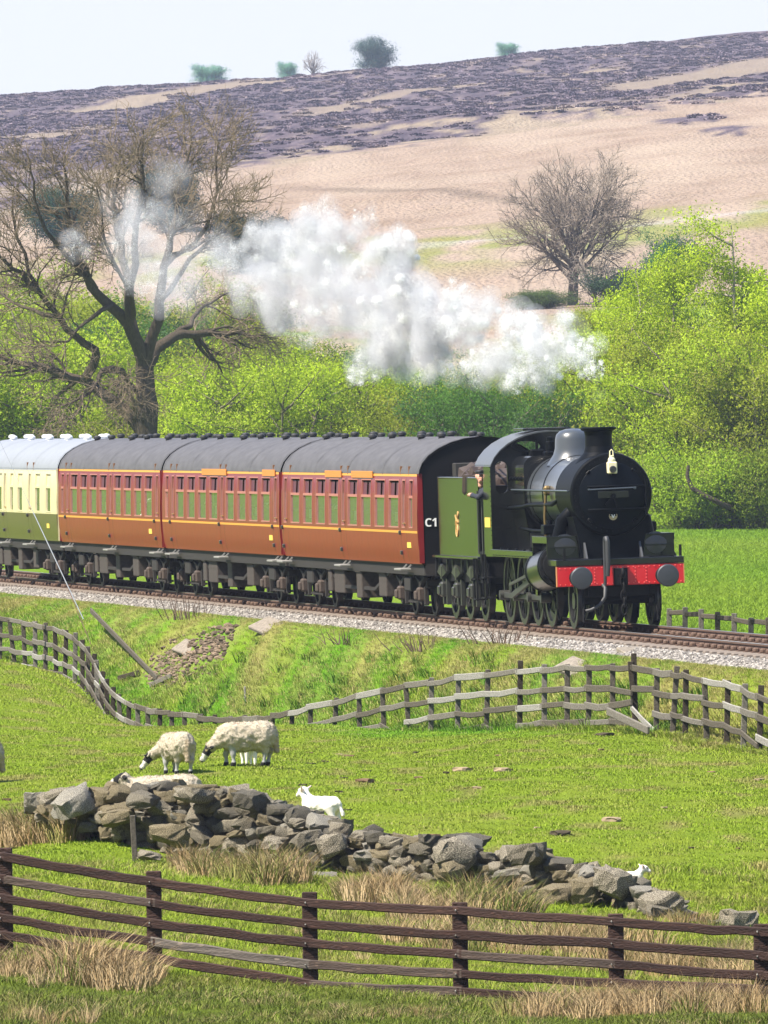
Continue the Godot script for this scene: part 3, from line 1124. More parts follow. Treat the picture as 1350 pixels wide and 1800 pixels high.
	tag(far, "grey boulder in the rushes left of the stone wall", "boulder")
	# short leaning post in front of the wall
	var p := Shape.new()
	var a := P(238, 1502, 166.0)
	p.bar(a - Vector3(0, 0.15, 0), P(233, 1433, 166.0), 0.075, 0.085, 0.01)
	tag(obj("wooden_stake", p, weathered(1)), "short grey leaning stake before the stone wall", "stake")

# ---------------------------------------------------------------- fences
func weathered(k: int) -> StandardMaterial3D:
	var g: Array = [[0.22, 0.205, 0.175], [0.14, 0.125, 0.1], [0.075, 0.062, 0.047], [0.36, 0.35, 0.32]][k]
	return mat("weathered_timber_%d" % k, lin(g[0], g[1], g[2]), 0.9, {"tex": noise_tex("grain", 0.6, 1.25, 0.02), "scale": Vector3(1.2, 6.0, 1.2), "spec": 0.2, "bump": noise_tex("grain_bump", 0, 1, 0.05), "vc": true, "bump_cm": 1.2, "detail": noise_tex("lichen", 0.55, 1.25, 0.02, FastNoiseLite.TYPE_CELLULAR, 3), "detail_scale": Vector3.ONE * 2.0})

func stained(k: int) -> StandardMaterial3D:
	var g: Array = [[0.062, 0.029, 0.021], [0.085, 0.043, 0.032], [0.14, 0.10, 0.08], [0.24, 0.205, 0.175]][k]
	return mat("stained_timber_%d" % k, lin(g[0], g[1], g[2]), 0.75, {"tex": streaks(), "scale": Vector3(0.5, 1.3, 0.5), "spec": 0.35, "bump": noise_tex("grain_bump", 0, 1, 0.05), "bump_cm": 0.8, "vc": true})

func streaks() -> ImageTexture:   # the long grain of sawn timber, with a few pale knots and droppings
	if tex.has("streaks"):
		return tex.streaks
	var f := FastNoiseLite.new()
	f.seed = 5
	f.frequency = 0.02
	var im := Image.create(512, 256, false, Image.FORMAT_RGB8)
	for y in 256:
		for x in 512:
			var t := x / 512.0 * TAU
			var k := 0.85 + 0.75 * f.get_noise_3d(cos(t) * 14.0, sin(t) * 14.0, y * 3.2) + 0.35 * f.get_noise_3d(cos(t) * 60.0, sin(t) * 60.0, y * 9.0)
			k = clampf(k, 0.35, 1.9) * 0.5
			im.set_pixel(x, y, Color(k, k, k).linear_to_srgb())
	rng.seed = 6
	for k in 34:
		var c := Vector2i(rng.randi() % 512, rng.randi() % 256)
		var r := rng.randi_range(2, 5)
		for y in range(-r, r + 1):
			for x in range(-r * 2, r * 2 + 1):
				if Vector2(x * 0.6, y).length() < r:
					im.set_pixel(posmod(c.x + x, 512), posmod(c.y + y, 256), Color(0.95, 0.93, 0.9))
	tex.streaks = ImageTexture.create_from_image(im)
	return tex.streaks

func build_near_fence() -> void:
	var t := thing("timber_fence", "dark brown stained five rail fence across the foreground grass", "fence")
	# px of the post, py of its top, py of its foot, depth, py of the rails' middles
	var posts := [
		[-262, 1462, 1660, 139.6, [1470, 1507, 1540, 1578, 1606]],
		[8, 1490, 1690, 138.8, [1506, 1545, 1579, 1614, 1644]],
		[270, 1531, 1722, 138, [1549, 1587, 1623, 1655, 1682]],
		[544, 1568, 1748, 137.2, [1587, 1624, 1657, 1695, 1729]],
		[808, 1586, 1766, 136.4, [1600, 1643, 1677, 1711, 1742]],
		[1082, 1606, 1775, 135.6, [1620, 1658, 1695, 1727, 1758]],
		[1338, 1624, 1785, 134.8, [1638, 1680, 1714, 1740, 1772]],
		[1610, 1640, 1800, 134, [1655, 1698, 1732, 1758, 1790]],
	]
	rng.seed = 60
	for p in posts:
		var s := Shape.new()
		var foot := P(p[0] + 3, p[2], p[3])
		foot.y = minf(foot.y, land(foot.x, foot.z)) - 0.3
		var top := P(p[0], p[1], p[3])
		s.bar(foot, top, 0.11, 0.185, 0.012)
		var post := obj("post", s, stained(rng.randi() % 2), t)
		var n := Shape.new()
		for y in p[4]:
			for q in [-0.05, 0.05]:
				n.rod(P(p[0], y, p[3]) + Vector3(q, rng.randf_range(-0.02, 0.02), 0.07), P(p[0], y, p[3]) + Vector3(q, 0, 0.118), 0.009, 6)
		obj("nail", n, weathered(3), post)
	var pale := {"1_1": 2, "2_3": 3, "3_3": 2, "4_2": 2, "3_4": 2, "2_4": 1, "3_2": 1, "4_0": 1, "3_0": 1}
	for k in posts.size() - 1:
		for r in 5:
			var a := P(posts[k][0], posts[k][4][r], posts[k][3])
			var b := P(posts[k + 1][0], posts[k + 1][4][r], posts[k + 1][3])
			var f := Vector3(0, 0, 0.085)
			var s := Shape.new()
			var dir := (b - a).normalized()
			# a rail sags and bows a little, and its sawn edge wanders
			var m := 6
			var off := [0.0]
			for q in m - 1:
				off.append(rng.randf_range(-0.012, 0.012) - 0.012 * sin(PI * (q + 1) / m))
			off.append(0.0)
			var h := rng.randf_range(0.102, 0.122)
			for q in m:
				var pa = a.lerp(b, float(q) / m) + f + Vector3.UP * off[q] - (dir * 0.03 if q == 0 else Vector3.ZERO)
				var pb = a.lerp(b, float(q + 1) / m) + f + Vector3.UP * off[q + 1] + (dir * 0.03 if q == m - 1 else Vector3.ZERO)
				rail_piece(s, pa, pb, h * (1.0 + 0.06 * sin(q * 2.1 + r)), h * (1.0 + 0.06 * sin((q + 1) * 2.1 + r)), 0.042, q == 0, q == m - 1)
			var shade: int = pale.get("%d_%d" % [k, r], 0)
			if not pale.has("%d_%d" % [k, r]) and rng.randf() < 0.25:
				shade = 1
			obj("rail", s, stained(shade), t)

func rail_piece(s: Shape, a: Vector3, b: Vector3, ha: float, hb: float, w: float, first: bool, last: bool) -> void:
	var dir := (b - a).normalized()
	var x := Vector3.UP.cross(dir).normalized() * w * 0.5
	var c := 0.012
	var ring := func(p: Vector3, h: float) -> Array:
		var u := Vector3.UP * h * 0.5
		var e := Vector3.UP * c
		var i := x.normalized() * c
		return [p - x + u - e, p - x - u + e, p - x + i - u, p + x - i - u, p + x - u + e, p + x + u - e, p + x - i + u, p - x + i + u]
	var A: Array = ring.call(a, ha)
	var B: Array = ring.call(b, hb)
	var mid := (a + b) * 0.5
	s.tinted = true
	for k in 8:
		var j := (k + 1) % 8
		s.col = Color(2.4, 2.35, 2.3) if k >= 5 else Color.WHITE   # the top and its edges are paler
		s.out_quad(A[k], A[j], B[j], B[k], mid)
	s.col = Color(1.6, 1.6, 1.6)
	for k in range(1, 7):
		if first:
			s.out_tri(A[0], A[k], A[k + 1], mid)
		if last:
			s.out_tri(B[0], B[k], B[k + 1], mid)

func old_fence(t: Node3D, posts: Array, drops: Array, breaks: Dictionary, seed: int) -> void:
	# posts: [px, py of the top rail, depth, height of the post above the top rail, y of ground below top rail]
	rng.seed = seed
	for i in posts.size():
		var p: Array = posts[i]
		var top := P(p[0], p[1], p[2])
		var s := Shape.new()
		var ground := minf(land(top.x, top.z) - 0.25, top.y - 1.0)
		var lean := Vector3(gauss() * 0.025, 0, gauss() * 0.03)
		s.bar(Vector3(top.x, ground, top.z) - lean, top + Vector3.UP * (0.05 + p[3]) + lean, 0.11, 0.1, 0.01)
		obj("post", s, weathered([1, 2, 1, 0][rng.randi() % 4]), t)
	for i in posts.size() - 1:
		for r in drops.size():
			var key := "%d_%d" % [i, r]
			if breaks.get(key, "") == "gone":
				continue
			var a = P(posts[i][0], posts[i][1], posts[i][2]) - Vector3.UP * drops[r]
			var b = P(posts[i + 1][0], posts[i + 1][1], posts[i + 1][2]) - Vector3.UP * drops[r]
			if i % 3 == 0 and r > 0:
				b.y += rng.randf_range(-0.1, 0.06)
			if breaks.get(key, "") == "fallen":
				b.y -= 0.22
			a.y += rng.randf_range(-0.025, 0.025)
			b.y += rng.randf_range(-0.025, 0.025)
			a += Vector3(-0.055, 0, 0.05)
			b += Vector3(-0.055, 0, 0.05)
			var s := Shape.new()
			var m = a.lerp(b, 0.5) - Vector3.UP * rng.randf_range(0.0, 0.035)
			var h := rng.randf_range(0.1, 0.13)
			rail_piece(s, a - (b - a).normalized() * 0.06, m, h, h * 1.04, 0.035, true, false)
			rail_piece(s, m, b + (b - a).normalized() * 0.06, h * 1.04, h * 0.97, 0.035, false, true)
			obj("rail", s, weathered([0, 0, 1, 1, 3][rng.randi() % 5]), t)

func build_boundary_fences() -> void:
	var t := thing("boundary_fence", "weathered grey post and rail fence winding below the railway bank", "fence")
	var drops := [0.0, 0.36, 0.68, 0.98]
	# the left stretch comes down the slope, through the dip and up to the corner on the right
	var way := [[-60, 1076, 272], [0, 1088, 265], [22, 1091, 262.5], [43, 1095, 260], [62, 1099, 258], [80, 1102, 256], [98, 1106, 254], [115, 1111, 252], [132, 1120, 250], [145, 1131, 248.4], [155, 1143, 247], [163, 1155, 246], [171, 1168, 245], [179, 1183, 244], [188, 1199, 243.2], [198, 1214, 242.4], [211, 1227, 241.7], [226, 1236, 241], [243, 1242, 240.3], [262, 1247, 239.6], [280, 1251, 238.8], [302, 1254, 238], [326, 1257, 237.2], [352, 1260, 236.4], [378, 1262, 235.6], [405, 1263, 234.8], [432, 1263, 234], [458, 1262, 233.2],
		[482, 1259, 232.4], [512, 1253, 231.4], [545, 1245, 230], [588, 1235, 228], [632, 1224, 226], [674, 1215, 224], [717, 1207, 221.8], [758, 1200, 219.6], [805, 1193, 217], [856, 1186, 214], [914, 1181, 211], [957, 1177, 209.2], [997, 1175, 207.6], [1035, 1174, 206], [1077, 1173, 204.4], [1114, 1172, 203]]
	var tall := {35: 0.05, 37: 0.05, 38: 0.16, 8: 0.05}
	var posts := []
	for k in way.size():
		posts.append([way[k][0], way[k][1], way[k][2], tall.get(k, rng.randf_range(-0.02, 0.05))])
	var gone := {}
	for k in range(16, 30):
		gone["%d_3" % k] = "gone"
	for k in range(18, 28):
		gone["%d_2" % k] = "gone"
	for q in ["33_2", "35_3", "37_3"]:
		gone[q] = "fallen"
	old_fence(t, posts, drops, gone, 71)
	var u := thing("boundary_fence", "broken grey fence of patched rails running from the tall corner post to the right edge", "fence")
	way = [[1116, 1173, 203], [1154, 1181, 201.4], [1185, 1186, 200], [1205, 1188, 199], [1241, 1196, 197.4], [1278, 1203, 195.8], [1308, 1212, 194.4], [1336, 1224, 193], [1372, 1236, 191.5], [1410, 1246, 190]]
	posts = []
	for k in way.size():
		posts.append([way[k][0], way[k][1], way[k][2], [0.2, 0.02, 0.1, 0.06, 0.0, 0.02, 0.05, 0.14, 0.03, 0.05][k]])
	old_fence(u, posts, [0.0, 0.36, 0.72, 1.06], {"1_3": "gone", "0_2": "fallen", "3_3": "gone"}, 72)
	# rails that have come adrift
	var f := Shape.new()
	f.bar(hit(160, 1128) + Vector3(0, 0.75, 0), hit(276, 1203) + Vector3(0, 0.12, 0), 0.05, 0.13, 0.012)
	tag(obj("fallen_rail", f, weathered(1)), "long grey rail slanting down the bank behind the left fence", "fence rail")
	f = Shape.new()
	f.bar(hit(208, 1200) + Vector3(0, 0.1, 0), hit(244, 1190) + Vector3(0, 0.1, 0), 0.05, 0.12, 0.012)
	tag(obj("fallen_rail", f, weathered(2)), "short dark rail lying in the dip beside the slanting rail", "fence rail")
	f = Shape.new()
	f.bar(hit(264, 1214) + Vector3(0, 0.1, 0), hit(300, 1198) + Vector3(0, 0.12, 0), 0.05, 0.12, 0.012)
	tag(obj("fallen_rail", f, weathered(0)), "pale broken rail end lying at the foot of the slanting rail", "fence rail")
	f = Shape.new()
	f.bar(P(803, 1256, 206.8), P(868, 1281, 204.2), 0.05, 0.13, 0.012)
	f = Shape.new()
	f.bar(P(1068, 1250, 201.5), P(1140, 1284, 199.2), 0.05, 0.14, 0.012)
	tag(obj("fallen_rail", f, weathered(0)), "grey rail fallen aslant at the foot of the corner post", "fence rail")
	f = Shape.new()
	f.bar(hit(432, 1238) - Vector3(0, 0.2, 0), hit(432, 1238) + Vector3(-0.02, 0.38, 0), 0.05, 0.05, 0.01)
	tag(obj("marker_stake", f, weathered(3)), "small white stake standing in the lush grass of the dip", "stake")
	# beyond the line on the right
	var w := thing("boundary_fence", "low grey post and rail fence beyond the rails right of the engine", "fence")
	rng.seed = 74
	var last := Vector3.ZERO
	for k in 12:
		var p := track_point(6.0 - k * 1.85 + 12.0, 4.3)
		var g := land(p.x, p.z)
		var s := Shape.new()
		var top := Vector3(p.x, 0.14 - 0.008 * k + rng.randf_range(-0.04, 0.05), p.z)
		s.bar(Vector3(p.x, g - 0.2, p.z), top, 0.13, 0.11, 0.01)
		obj("post", s, weathered(rng.randi() % 2), w)
		if k > 0:
			for q in [0.11, 0.45, 0.8]:
				var r := Shape.new()
				rail_piece(r, last - Vector3.UP * q, top - Vector3.UP * q, 0.1, 0.11, 0.04, true, true)
				obj("rail", r, weathered(1), w)
		last = Vector3(top.x, 0.14 - 0.008 * k, top.z)
	# telegraph stay: a guy wire with its anchor rod, and the pole it holds, out of frame to the left
	var st := thing("stay_wire", "thin pale stay wire slanting down across the cream coach to the bank", "stay wire")
	var foot := P(160, 1117, 247.0)
	var head := P(-2, 772, 252.0)
	var s1 := Shape.new()
	s1.rod(foot + (head - foot) * 0.08, foot + (head - foot) * 0.62, 0.013, 6)
	obj("wire_guard", s1, mat("galvanised", lin(0.17, 0.19, 0.21), 0.6), st)
	s1 = Shape.new()
	s1.rod(foot - Vector3(0, 0.2, 0), foot + (head - foot) * 0.3, 0.01, 6)
	obj("anchor_rod", s1, mat("rail_side", Color.WHITE), st)
	s1 = Shape.new()
	var far := foot + (head - foot) * 1.45
	s1.rod(foot + (head - foot) * 0.6, far, 0.006, 5)
	obj("wire", s1, mat("galvanised", Color.WHITE), st)
	var pole := thing("telegraph_pole", "brown telegraph pole left of the frame that the stay wire holds", "telegraph pole")
	s1 = Shape.new()
	var pf := Vector3(far.x, land(far.x, far.z) - 0.5, far.z)
	s1.tube(PackedVector3Array([pf, far + Vector3.UP * 0.8]), [0.15, 0.11], 10)
	obj("pole", s1, weathered(2), pole)
	s1 = Shape.new()
	s1.box(far + Vector3(0, 0.4, 0.12), Vector3(1.6, 0.1, 0.1), 0.01)
	obj("crossarm", s1, weathered(2), pole)

func build_bits() -> void:
	# concrete slabs, an earth scrape and odd stones on the bank
	var con := mat("concrete", lin(0.22, 0.19, 0.15), 0.9, {"tex": noise_tex("grime", 0.55, 1.2, 0.02), "scale": Vector3.ONE * 0.8})
	var earth := mat("bare_earth", lin(0.22, 0.15, 0.11), 1.0, {"tex": noise_tex("pebbles", 0.35, 1.3, 0.05, FastNoiseLite.TYPE_CELLULAR, 2), "scale": Vector3.ONE * 0.8, "spec": 0.1})
	for q in [[330, 1141, 255.0, 0.55, "pale concrete slab half buried on the bank above the dip"], [470, 1104, 253.0, 0.7, "pale concrete slab on the bank close under the ballast"], [1010, 1177, 212, 0.6, "pale concrete slab behind the fence's tallest posts"], [1125, 1152, 209.5, 0.75, "pale concrete slab on the bank right below the rails"]]:
		var p := hit(q[0], q[1])
		var s := Shape.new()
		s.box(Vector3.ZERO, Vector3(q[3] * 0.8, 0.1, 1.2), 0.02)
		var o := obj("concrete_slab", s, con)
		var e := 0.4
		var up := Vector3(land(p.x - e, p.z) - land(p.x + e, p.z), 2.0 * e, land(p.x, p.z - e) - land(p.x, p.z + e)).normalized()
		up = (up + Vector3(0, 0.6, 0.25)).normalized()
		var fw := Vector3(sin(HEAD + 0.1), 0, cos(HEAD + 0.1))
		var rt := up.cross(fw).normalized()
		o.transform = Transform3D(Basis(rt, up, rt.cross(up)), p + up * 0.02)
		tag(o, q[4], "slab")
	var shapes := []
	for k in 5:
		var s := Shape.new()
		rock(s, 1.0, 700 + k, 2)
		shapes.append(s.mesh())
	rng.seed = 80
	for k in 48:
		var d := rng.randf_range(168.0, 204.0)
		var px := rng.randf_range(480.0, 1340.0)
		if k > 38:
			px = rng.randf_range(0.0, 480.0)
		var x := (px - 675.0) / FOCAL * d
		var z := rng.randf_range(0.04, 0.1) if k % 5 else 0.17
		var o := obj("earth_clod", shapes[k % 5], mat("clod_%d" % (k % 3), lin([0.16, 0.06, 0.27][k % 3], [0.105, 0.05, 0.21][k % 3], [0.07, 0.035, 0.14][k % 3]), 1.0, {"spec": 0.1}))
		o.transform = Transform3D(Basis(Vector3.UP, rng.randf() * 6.0).scaled(Vector3(z * 1.5, z * 0.55, z * 1.3)), Vector3(x, land(x, -d) + z * 0.08, -d))
		tag(o, "small clod of earth or dung lying in the grazed pasture", "clod", "clods scattered over the pasture")
	var where := []
	var tints := []
	scrape_near(0, 0)
	for k in 650:
		var t := rng.randf()
		var q: Vector3 = scrape[0].lerp(scrape[1], t) + Vector3(clampf(gauss(), -1.8, 1.8) * 0.12, 0, clampf(gauss(), -1.8, 1.8) * 0.9)
		var z := rng.randf_range(0.025, 0.1)
		where.append(Transform3D(Basis.from_euler(rv() * 3.0).scaled(Vector3(z * 1.4, z * 0.8, z)), Vector3(q.x, land(q.x, q.z) + z * 0.25, q.z)))
		tints.append(Color(0.155, 0.115, 0.08) * rng.randf_range(0.4, 1.5))
	copies("bare_rubble", shapes[0], mat("scrape", Color.WHITE, 1.0, {"vc": true}), where, tints).set_meta("label", "scrape of brown earth and rubble on the bank above the dip")
	# dead stalks by the ballast
	var twig := mat("dead_stalk", lin(0.11, 0.075, 0.055), 0.9)
	for q in [[330, 1092, 253.5, 0.55, "leafless brown shrub by the ballast under the third coach"], [880, 1132, 219.5, 0.4, "dark dead stalks by the ballast under the tender"], [750, 1148, 224, 0.4, "tuft of dead stalks on the bank below the first coach"], [610, 1135, 236, 0.3, "brown clump of dead weed on the bank below the first maroon coach"]]:
		var s := Shape.new()
		var p := hit(q[0], q[1])
		for k in 26:
			var a := Vector3(gauss() * 0.28, 0, gauss() * 0.3)
			var b := a * 1.4 + Vector3(gauss() * 0.1, q[3] * rng.randf_range(0.5, 1.2), gauss() * 0.1)
			s.tube(PackedVector3Array([a, a.lerp(b, 0.5) + rv() * 0.03, b]), [0.012, 0.009, 0.004], 4, false)
		var o := obj("dead_shrub", s, twig)
		o.position = p
		tag(o, q[4], "shrub")

# ---------------------------------------------------------------- trees
func limb(wood: Shape, path: PackedVector3Array, r0: float, r1: float, sides: int) -> void:
	var radii := []
	for k in path.size():
		radii.append(lerpf(r0, r1, float(k) / (path.size() - 1)))
	wood.tube(path, radii, sides, false)

func wander(from: Vector3, dir: Vector3, length: float, steps: int, crook: float, lift: float) -> PackedVector3Array:
	var p := PackedVector3Array([from])
	var d := dir.normalized()
	for k in steps:
		d = (d + rv() * crook + Vector3.UP * lift).normalized()
		p.append(p[-1] + d * length / steps)
	return p

func sprout(wood: Shape, twigs: Shape, path: PackedVector3Array, r0: float, r1: float, level: int, opts: Dictionary, ends: Array) -> void:
	# boughs along a limb, smaller ones along each bough, then twigs
	var total := 0.0
	for k in path.size() - 1:
		total += path[k].distance_to(path[k + 1])
	var n: int = maxi(2, int(total * opts.density[level]))
	for i in n:
		var t := lerpf(opts.get("from", 0.25) if level == 0 else 0.15, 1.0, (i + rng.randf()) / n)
		var f := t * (path.size() - 1)
		var k := mini(int(f), path.size() - 2)
		var p := path[k].lerp(path[k + 1], f - k)
		var dir := (path[k + 1] - path[k]).normalized()
		var side := rv()
		side = (side - dir * side.dot(dir)).normalized()
		var away: Vector3 = p - opts.heart
		away = away.normalized() if away.length() > 0.1 else Vector3.UP
		var go: Vector3 = (dir * opts.along + side * 0.9 + away * opts.outward + Vector3.UP * opts.lift).normalized()
		var r := lerpf(r0, r1, t) * rng.randf_range(0.4, 0.6)
		var length: float = opts.length[level] * rng.randf_range(0.55, 1.25) * (1.0 - 0.35 * t)
		if level >= opts.depth:
			if length > 0.0:
				var q := wander(p, go, length, 3, opts.crook, opts.lift * 0.3)
				twigs.tube(q, [opts.twig, opts.twig * 0.8, opts.twig * 0.5, opts.twig * 0.3], 3, false)
				ends.append(q[3])
		else:
			r = maxf(r, opts.twig * 1.2)
			var q := wander(p, go, length, 5 if level == 0 else 4, opts.crook, opts.lift * 0.4)
			limb(wood if r > 0.035 else twigs, q, r, maxf(r * 0.35, opts.twig), 6 if r > 0.08 else 4)
			sprout(wood, twigs, q, r, maxf(r * 0.35, opts.twig), level + 1, opts, ends)
			ends.append(q[-1])

func leaf_mesh(at: Vector3, size: float, s: Shape, out := Vector3.ZERO) -> void:   # a folded spray of leaves
	var a := rv()
	var b := rv()
	b = (b - a * a.dot(b)).normalized() * size
	a *= size * rng.randf_range(0.5, 0.8)
	var up := a.cross(b).normalized() * size * 0.35
	for f in [[at - b, at + a, at + b * 0.2 + up], [at + b, at - a * 0.8, at - b * 0.1 + up]]:
		var n: Vector3 = (f[1] - f[0]).cross(f[2] - f[0]).normalized()
		if n.dot(out) < 0.0:
			n = -n
		n = (n * 0.75 + out).normalized()   # leaves turn to the light round the outside of their spray
		s.t3(f[0], f[1], f[2], n, n, n)

func build_oak() -> void:
	var bark := mat("oak_bark", lin(0.115, 0.095, 0.07), 0.95, {"tex": noise_tex("grime", 0.55, 1.2, 0.02), "scale": Vector3(0.9, 0.35, 0.9), "bump": noise_tex("stone_bump", 0, 1, 0.07), "bump_cm": 6.0, "spec": 0.15})
	var twig := mat("oak_twig", lin(0.19, 0.15, 0.105), 0.9, {"spec": 0.1})
	var t := thing("oak_tree", "big old leafless oak with crooked limbs towering behind the train on the left", "tree")
	rng.seed = 90
	var D := 530.0
	var limbs := [   # [start radius, end radius, [px, py, nearer or farther in metres], ...]
		[0.62, 0.42, [[264, 880, 0], [262, 790, 0], [258, 740, 0], [256, 690, 0.1], [254, 640, 0.2]]],
		[0.36, 0.05, [[262, 780, 0], [236, 740, 0.5], [200, 705, 1.1], [150, 668, 1.8], [95, 652, 2.6], [45, 640, 3.2], [0, 625, 3.6], [-40, 610, 4.0]]],
		[0.36, 0.05, [[254, 645, 0.2], [240, 600, -0.6], [226, 570, -1.2], [190, 535, -2.0], [160, 505, -2.6], [138, 465, -3.0], [125, 400, -3.2], [118, 345, -3.4], [112, 290, -3.5]]],
		[0.33, 0.05, [[256, 645, 0.2], [275, 612, 1.0], [305, 592, 1.8], [340, 588, 2.4], [378, 586, 3.0], [420, 584, 3.4], [450, 592, 3.8]]],
		[0.16, 0.03, [[305, 592, 1.8], [335, 573, 2.6], [350, 545, 3.4], [372, 532, 3.8], [410, 512, 4.4]]],
		[0.3, 0.04, [[255, 640, 0.2], [268, 590, -0.4], [280, 530, -0.8], [288, 470, -0.8], [300, 410, -0.4], [312, 345, 0.0], [322, 300, 0.2], [336, 258, 0.4]]],
		[0.26, 0.04, [[240, 600, 0.6], [226, 520, 1.6], [214, 455, 2.4], [204, 385, 3.0], [205, 325, 3.2], [210, 262, 3.4]]],
		[0.24, 0.04, [[228, 575, -1.2], [228, 500, -2.4], [236, 430, -3.4], [246, 360, -4.0], [250, 300, -4.2], [252, 245, -4.4]]],
		[0.24, 0.04, [[150, 668, 1.8], [165, 640, 1.0], [168, 615, 0.4], [135, 592, -0.4], [104, 556, -1.0], [68, 512, -1.6], [50, 480, -2.0], [30, 420, -2.2], [22, 350, -2.4]]],
		[0.16, 0.03, [[68, 512, -1.6], [40, 480, -2.6], [5, 455, -3.4], [-30, 440, -4.0]]],
		[0.14, 0.03, [[226, 570, -1.2], [232, 530, -3.0], [222, 500, -4.4], [200, 460, -5.4], [180, 400, -6.0], [170, 330, -6.4]]],
		[0.17, 0.03, [[245, 690, 0.3], [215, 652, -1.4], [182, 650, -2.6], [172, 672, -3.2], [140, 700, -4.2], [100, 715, -4.8]]],
		[0.13, 0.03, [[238, 742, 0.3], [226, 690, -2.0], [200, 676, -3.4], [228, 660, -4.0]]],
		[0.13, 0.03, [[340, 588, 2.4], [352, 612, 3.2], [372, 632, 3.8], [392, 640, 4.2]]],
		[0.15, 0.03, [[280, 530, -0.8], [318, 480, -1.6], [352, 440, -2.2], [395, 405, -2.8], [430, 380, -3.2]]],
		[0.13, 0.03, [[288, 470, -0.8], [340, 430, 1.0], [372, 370, 2.2], [380, 300, 3.0], [384, 250, 3.4]]],
		[0.12, 0.03, [[138, 465, -3.0], [100, 430, -3.6], [70, 380, -4.0], [60, 320, -4.4], [52, 280, -4.6]]],
		[0.12, 0.03, [[104, 556, -1.0], [60, 545, 0.4], [20, 530, 1.2], [-20, 500, 2.0]]],
		[0.12, 0.03, [[200, 535, -2.0], [160, 560, -3.4], [120, 600, -4.4], [70, 600, -5.2]]],
	]
	var wood := Shape.new()
	var twigs := Shape.new()
	var ends := []
	var opts := {"heart": P(215, 560, D), "density": [1.9, 3.2, 5.2], "length": [2.9, 1.8, 1.0], "depth": 2, "from": 0.45, "along": 0.5, "outward": 0.5, "lift": 0.06, "crook": 0.36, "twig": 0.0135}
	var first := true
	for l in limbs:
		var path := PackedVector3Array()
		var rough: Array = l[2]
		for k in rough.size() - 1:
			var a := P(rough[k][0], rough[k][1], D + rough[k][2])
			var b := P(rough[k + 1][0], rough[k + 1][1], D + rough[k + 1][2])
			path.append(a)
			path.append(a.lerp(b, 0.5) + rv() * a.distance_to(b) * 0.1)
		path.append(P(rough[-1][0], rough[-1][1], D + rough[-1][2]))
		limb(wood, path, l[0], l[1], 9)
		if not first:
			sprout(wood, twigs, path, l[0], l[1], 0, opts, ends)
		first = false
	obj("trunk", wood, bark, t)
	obj("crown", twigs, twig, t)
	print("oak tris ", wood.v.size() / 3, " ", twigs.v.size() / 3)

func bare_tree(t: Node3D, at: Vector3, height: float, width: float, seed: int) -> void:
	rng.seed = seed
	var bark := mat("grey_bark", lin(0.13, 0.115, 0.1), 0.95, {"spec": 0.1})
	var twig := mat("grey_twig", lin(0.27, 0.23, 0.19), 0.95, {"spec": 0.1})
	var wood := Shape.new()
	var twigs := Shape.new()
	var ends := []
	var bole := wander(Vector3(0, -0.8, 0), Vector3.UP, height * 0.34 + 0.8, 4, 0.05, 0.1)
	limb(wood, bole, height * 0.036, height * 0.028, 8)
	var opts := {"heart": Vector3(0, height * 0.42, 0), "density": [1.6, 2.6, 4.6], "length": [height * 0.27, height * 0.16, height * 0.1], "depth": 2, "along": 0.55, "outward": 0.42, "lift": 0.1, "crook": 0.3, "twig": 0.02, "from": 0.2}
	for k in 16:
		var a := TAU * k / 16.0 + rng.randf() * 0.5
		var out := rng.randf_range(0.15, 1.0)
		var dir := Vector3(cos(a) * out * width / height * 1.7, rng.randf_range(0.8, 1.2), sin(a) * out * width / height * 1.7)
		var q := wander(bole[2].lerp(bole[4], rng.randf()), dir, height * lerpf(0.62, 0.45, out), 7, 0.13, 0.05)
		limb(wood, q, height * 0.017, 0.03, 6)
		sprout(wood, twigs, q, height * 0.017, 0.03, 0, opts, ends)
	obj("trunk", wood, bark, t)
	obj("crown", twigs, twig, t)
	t.position = at

var crowns := {}

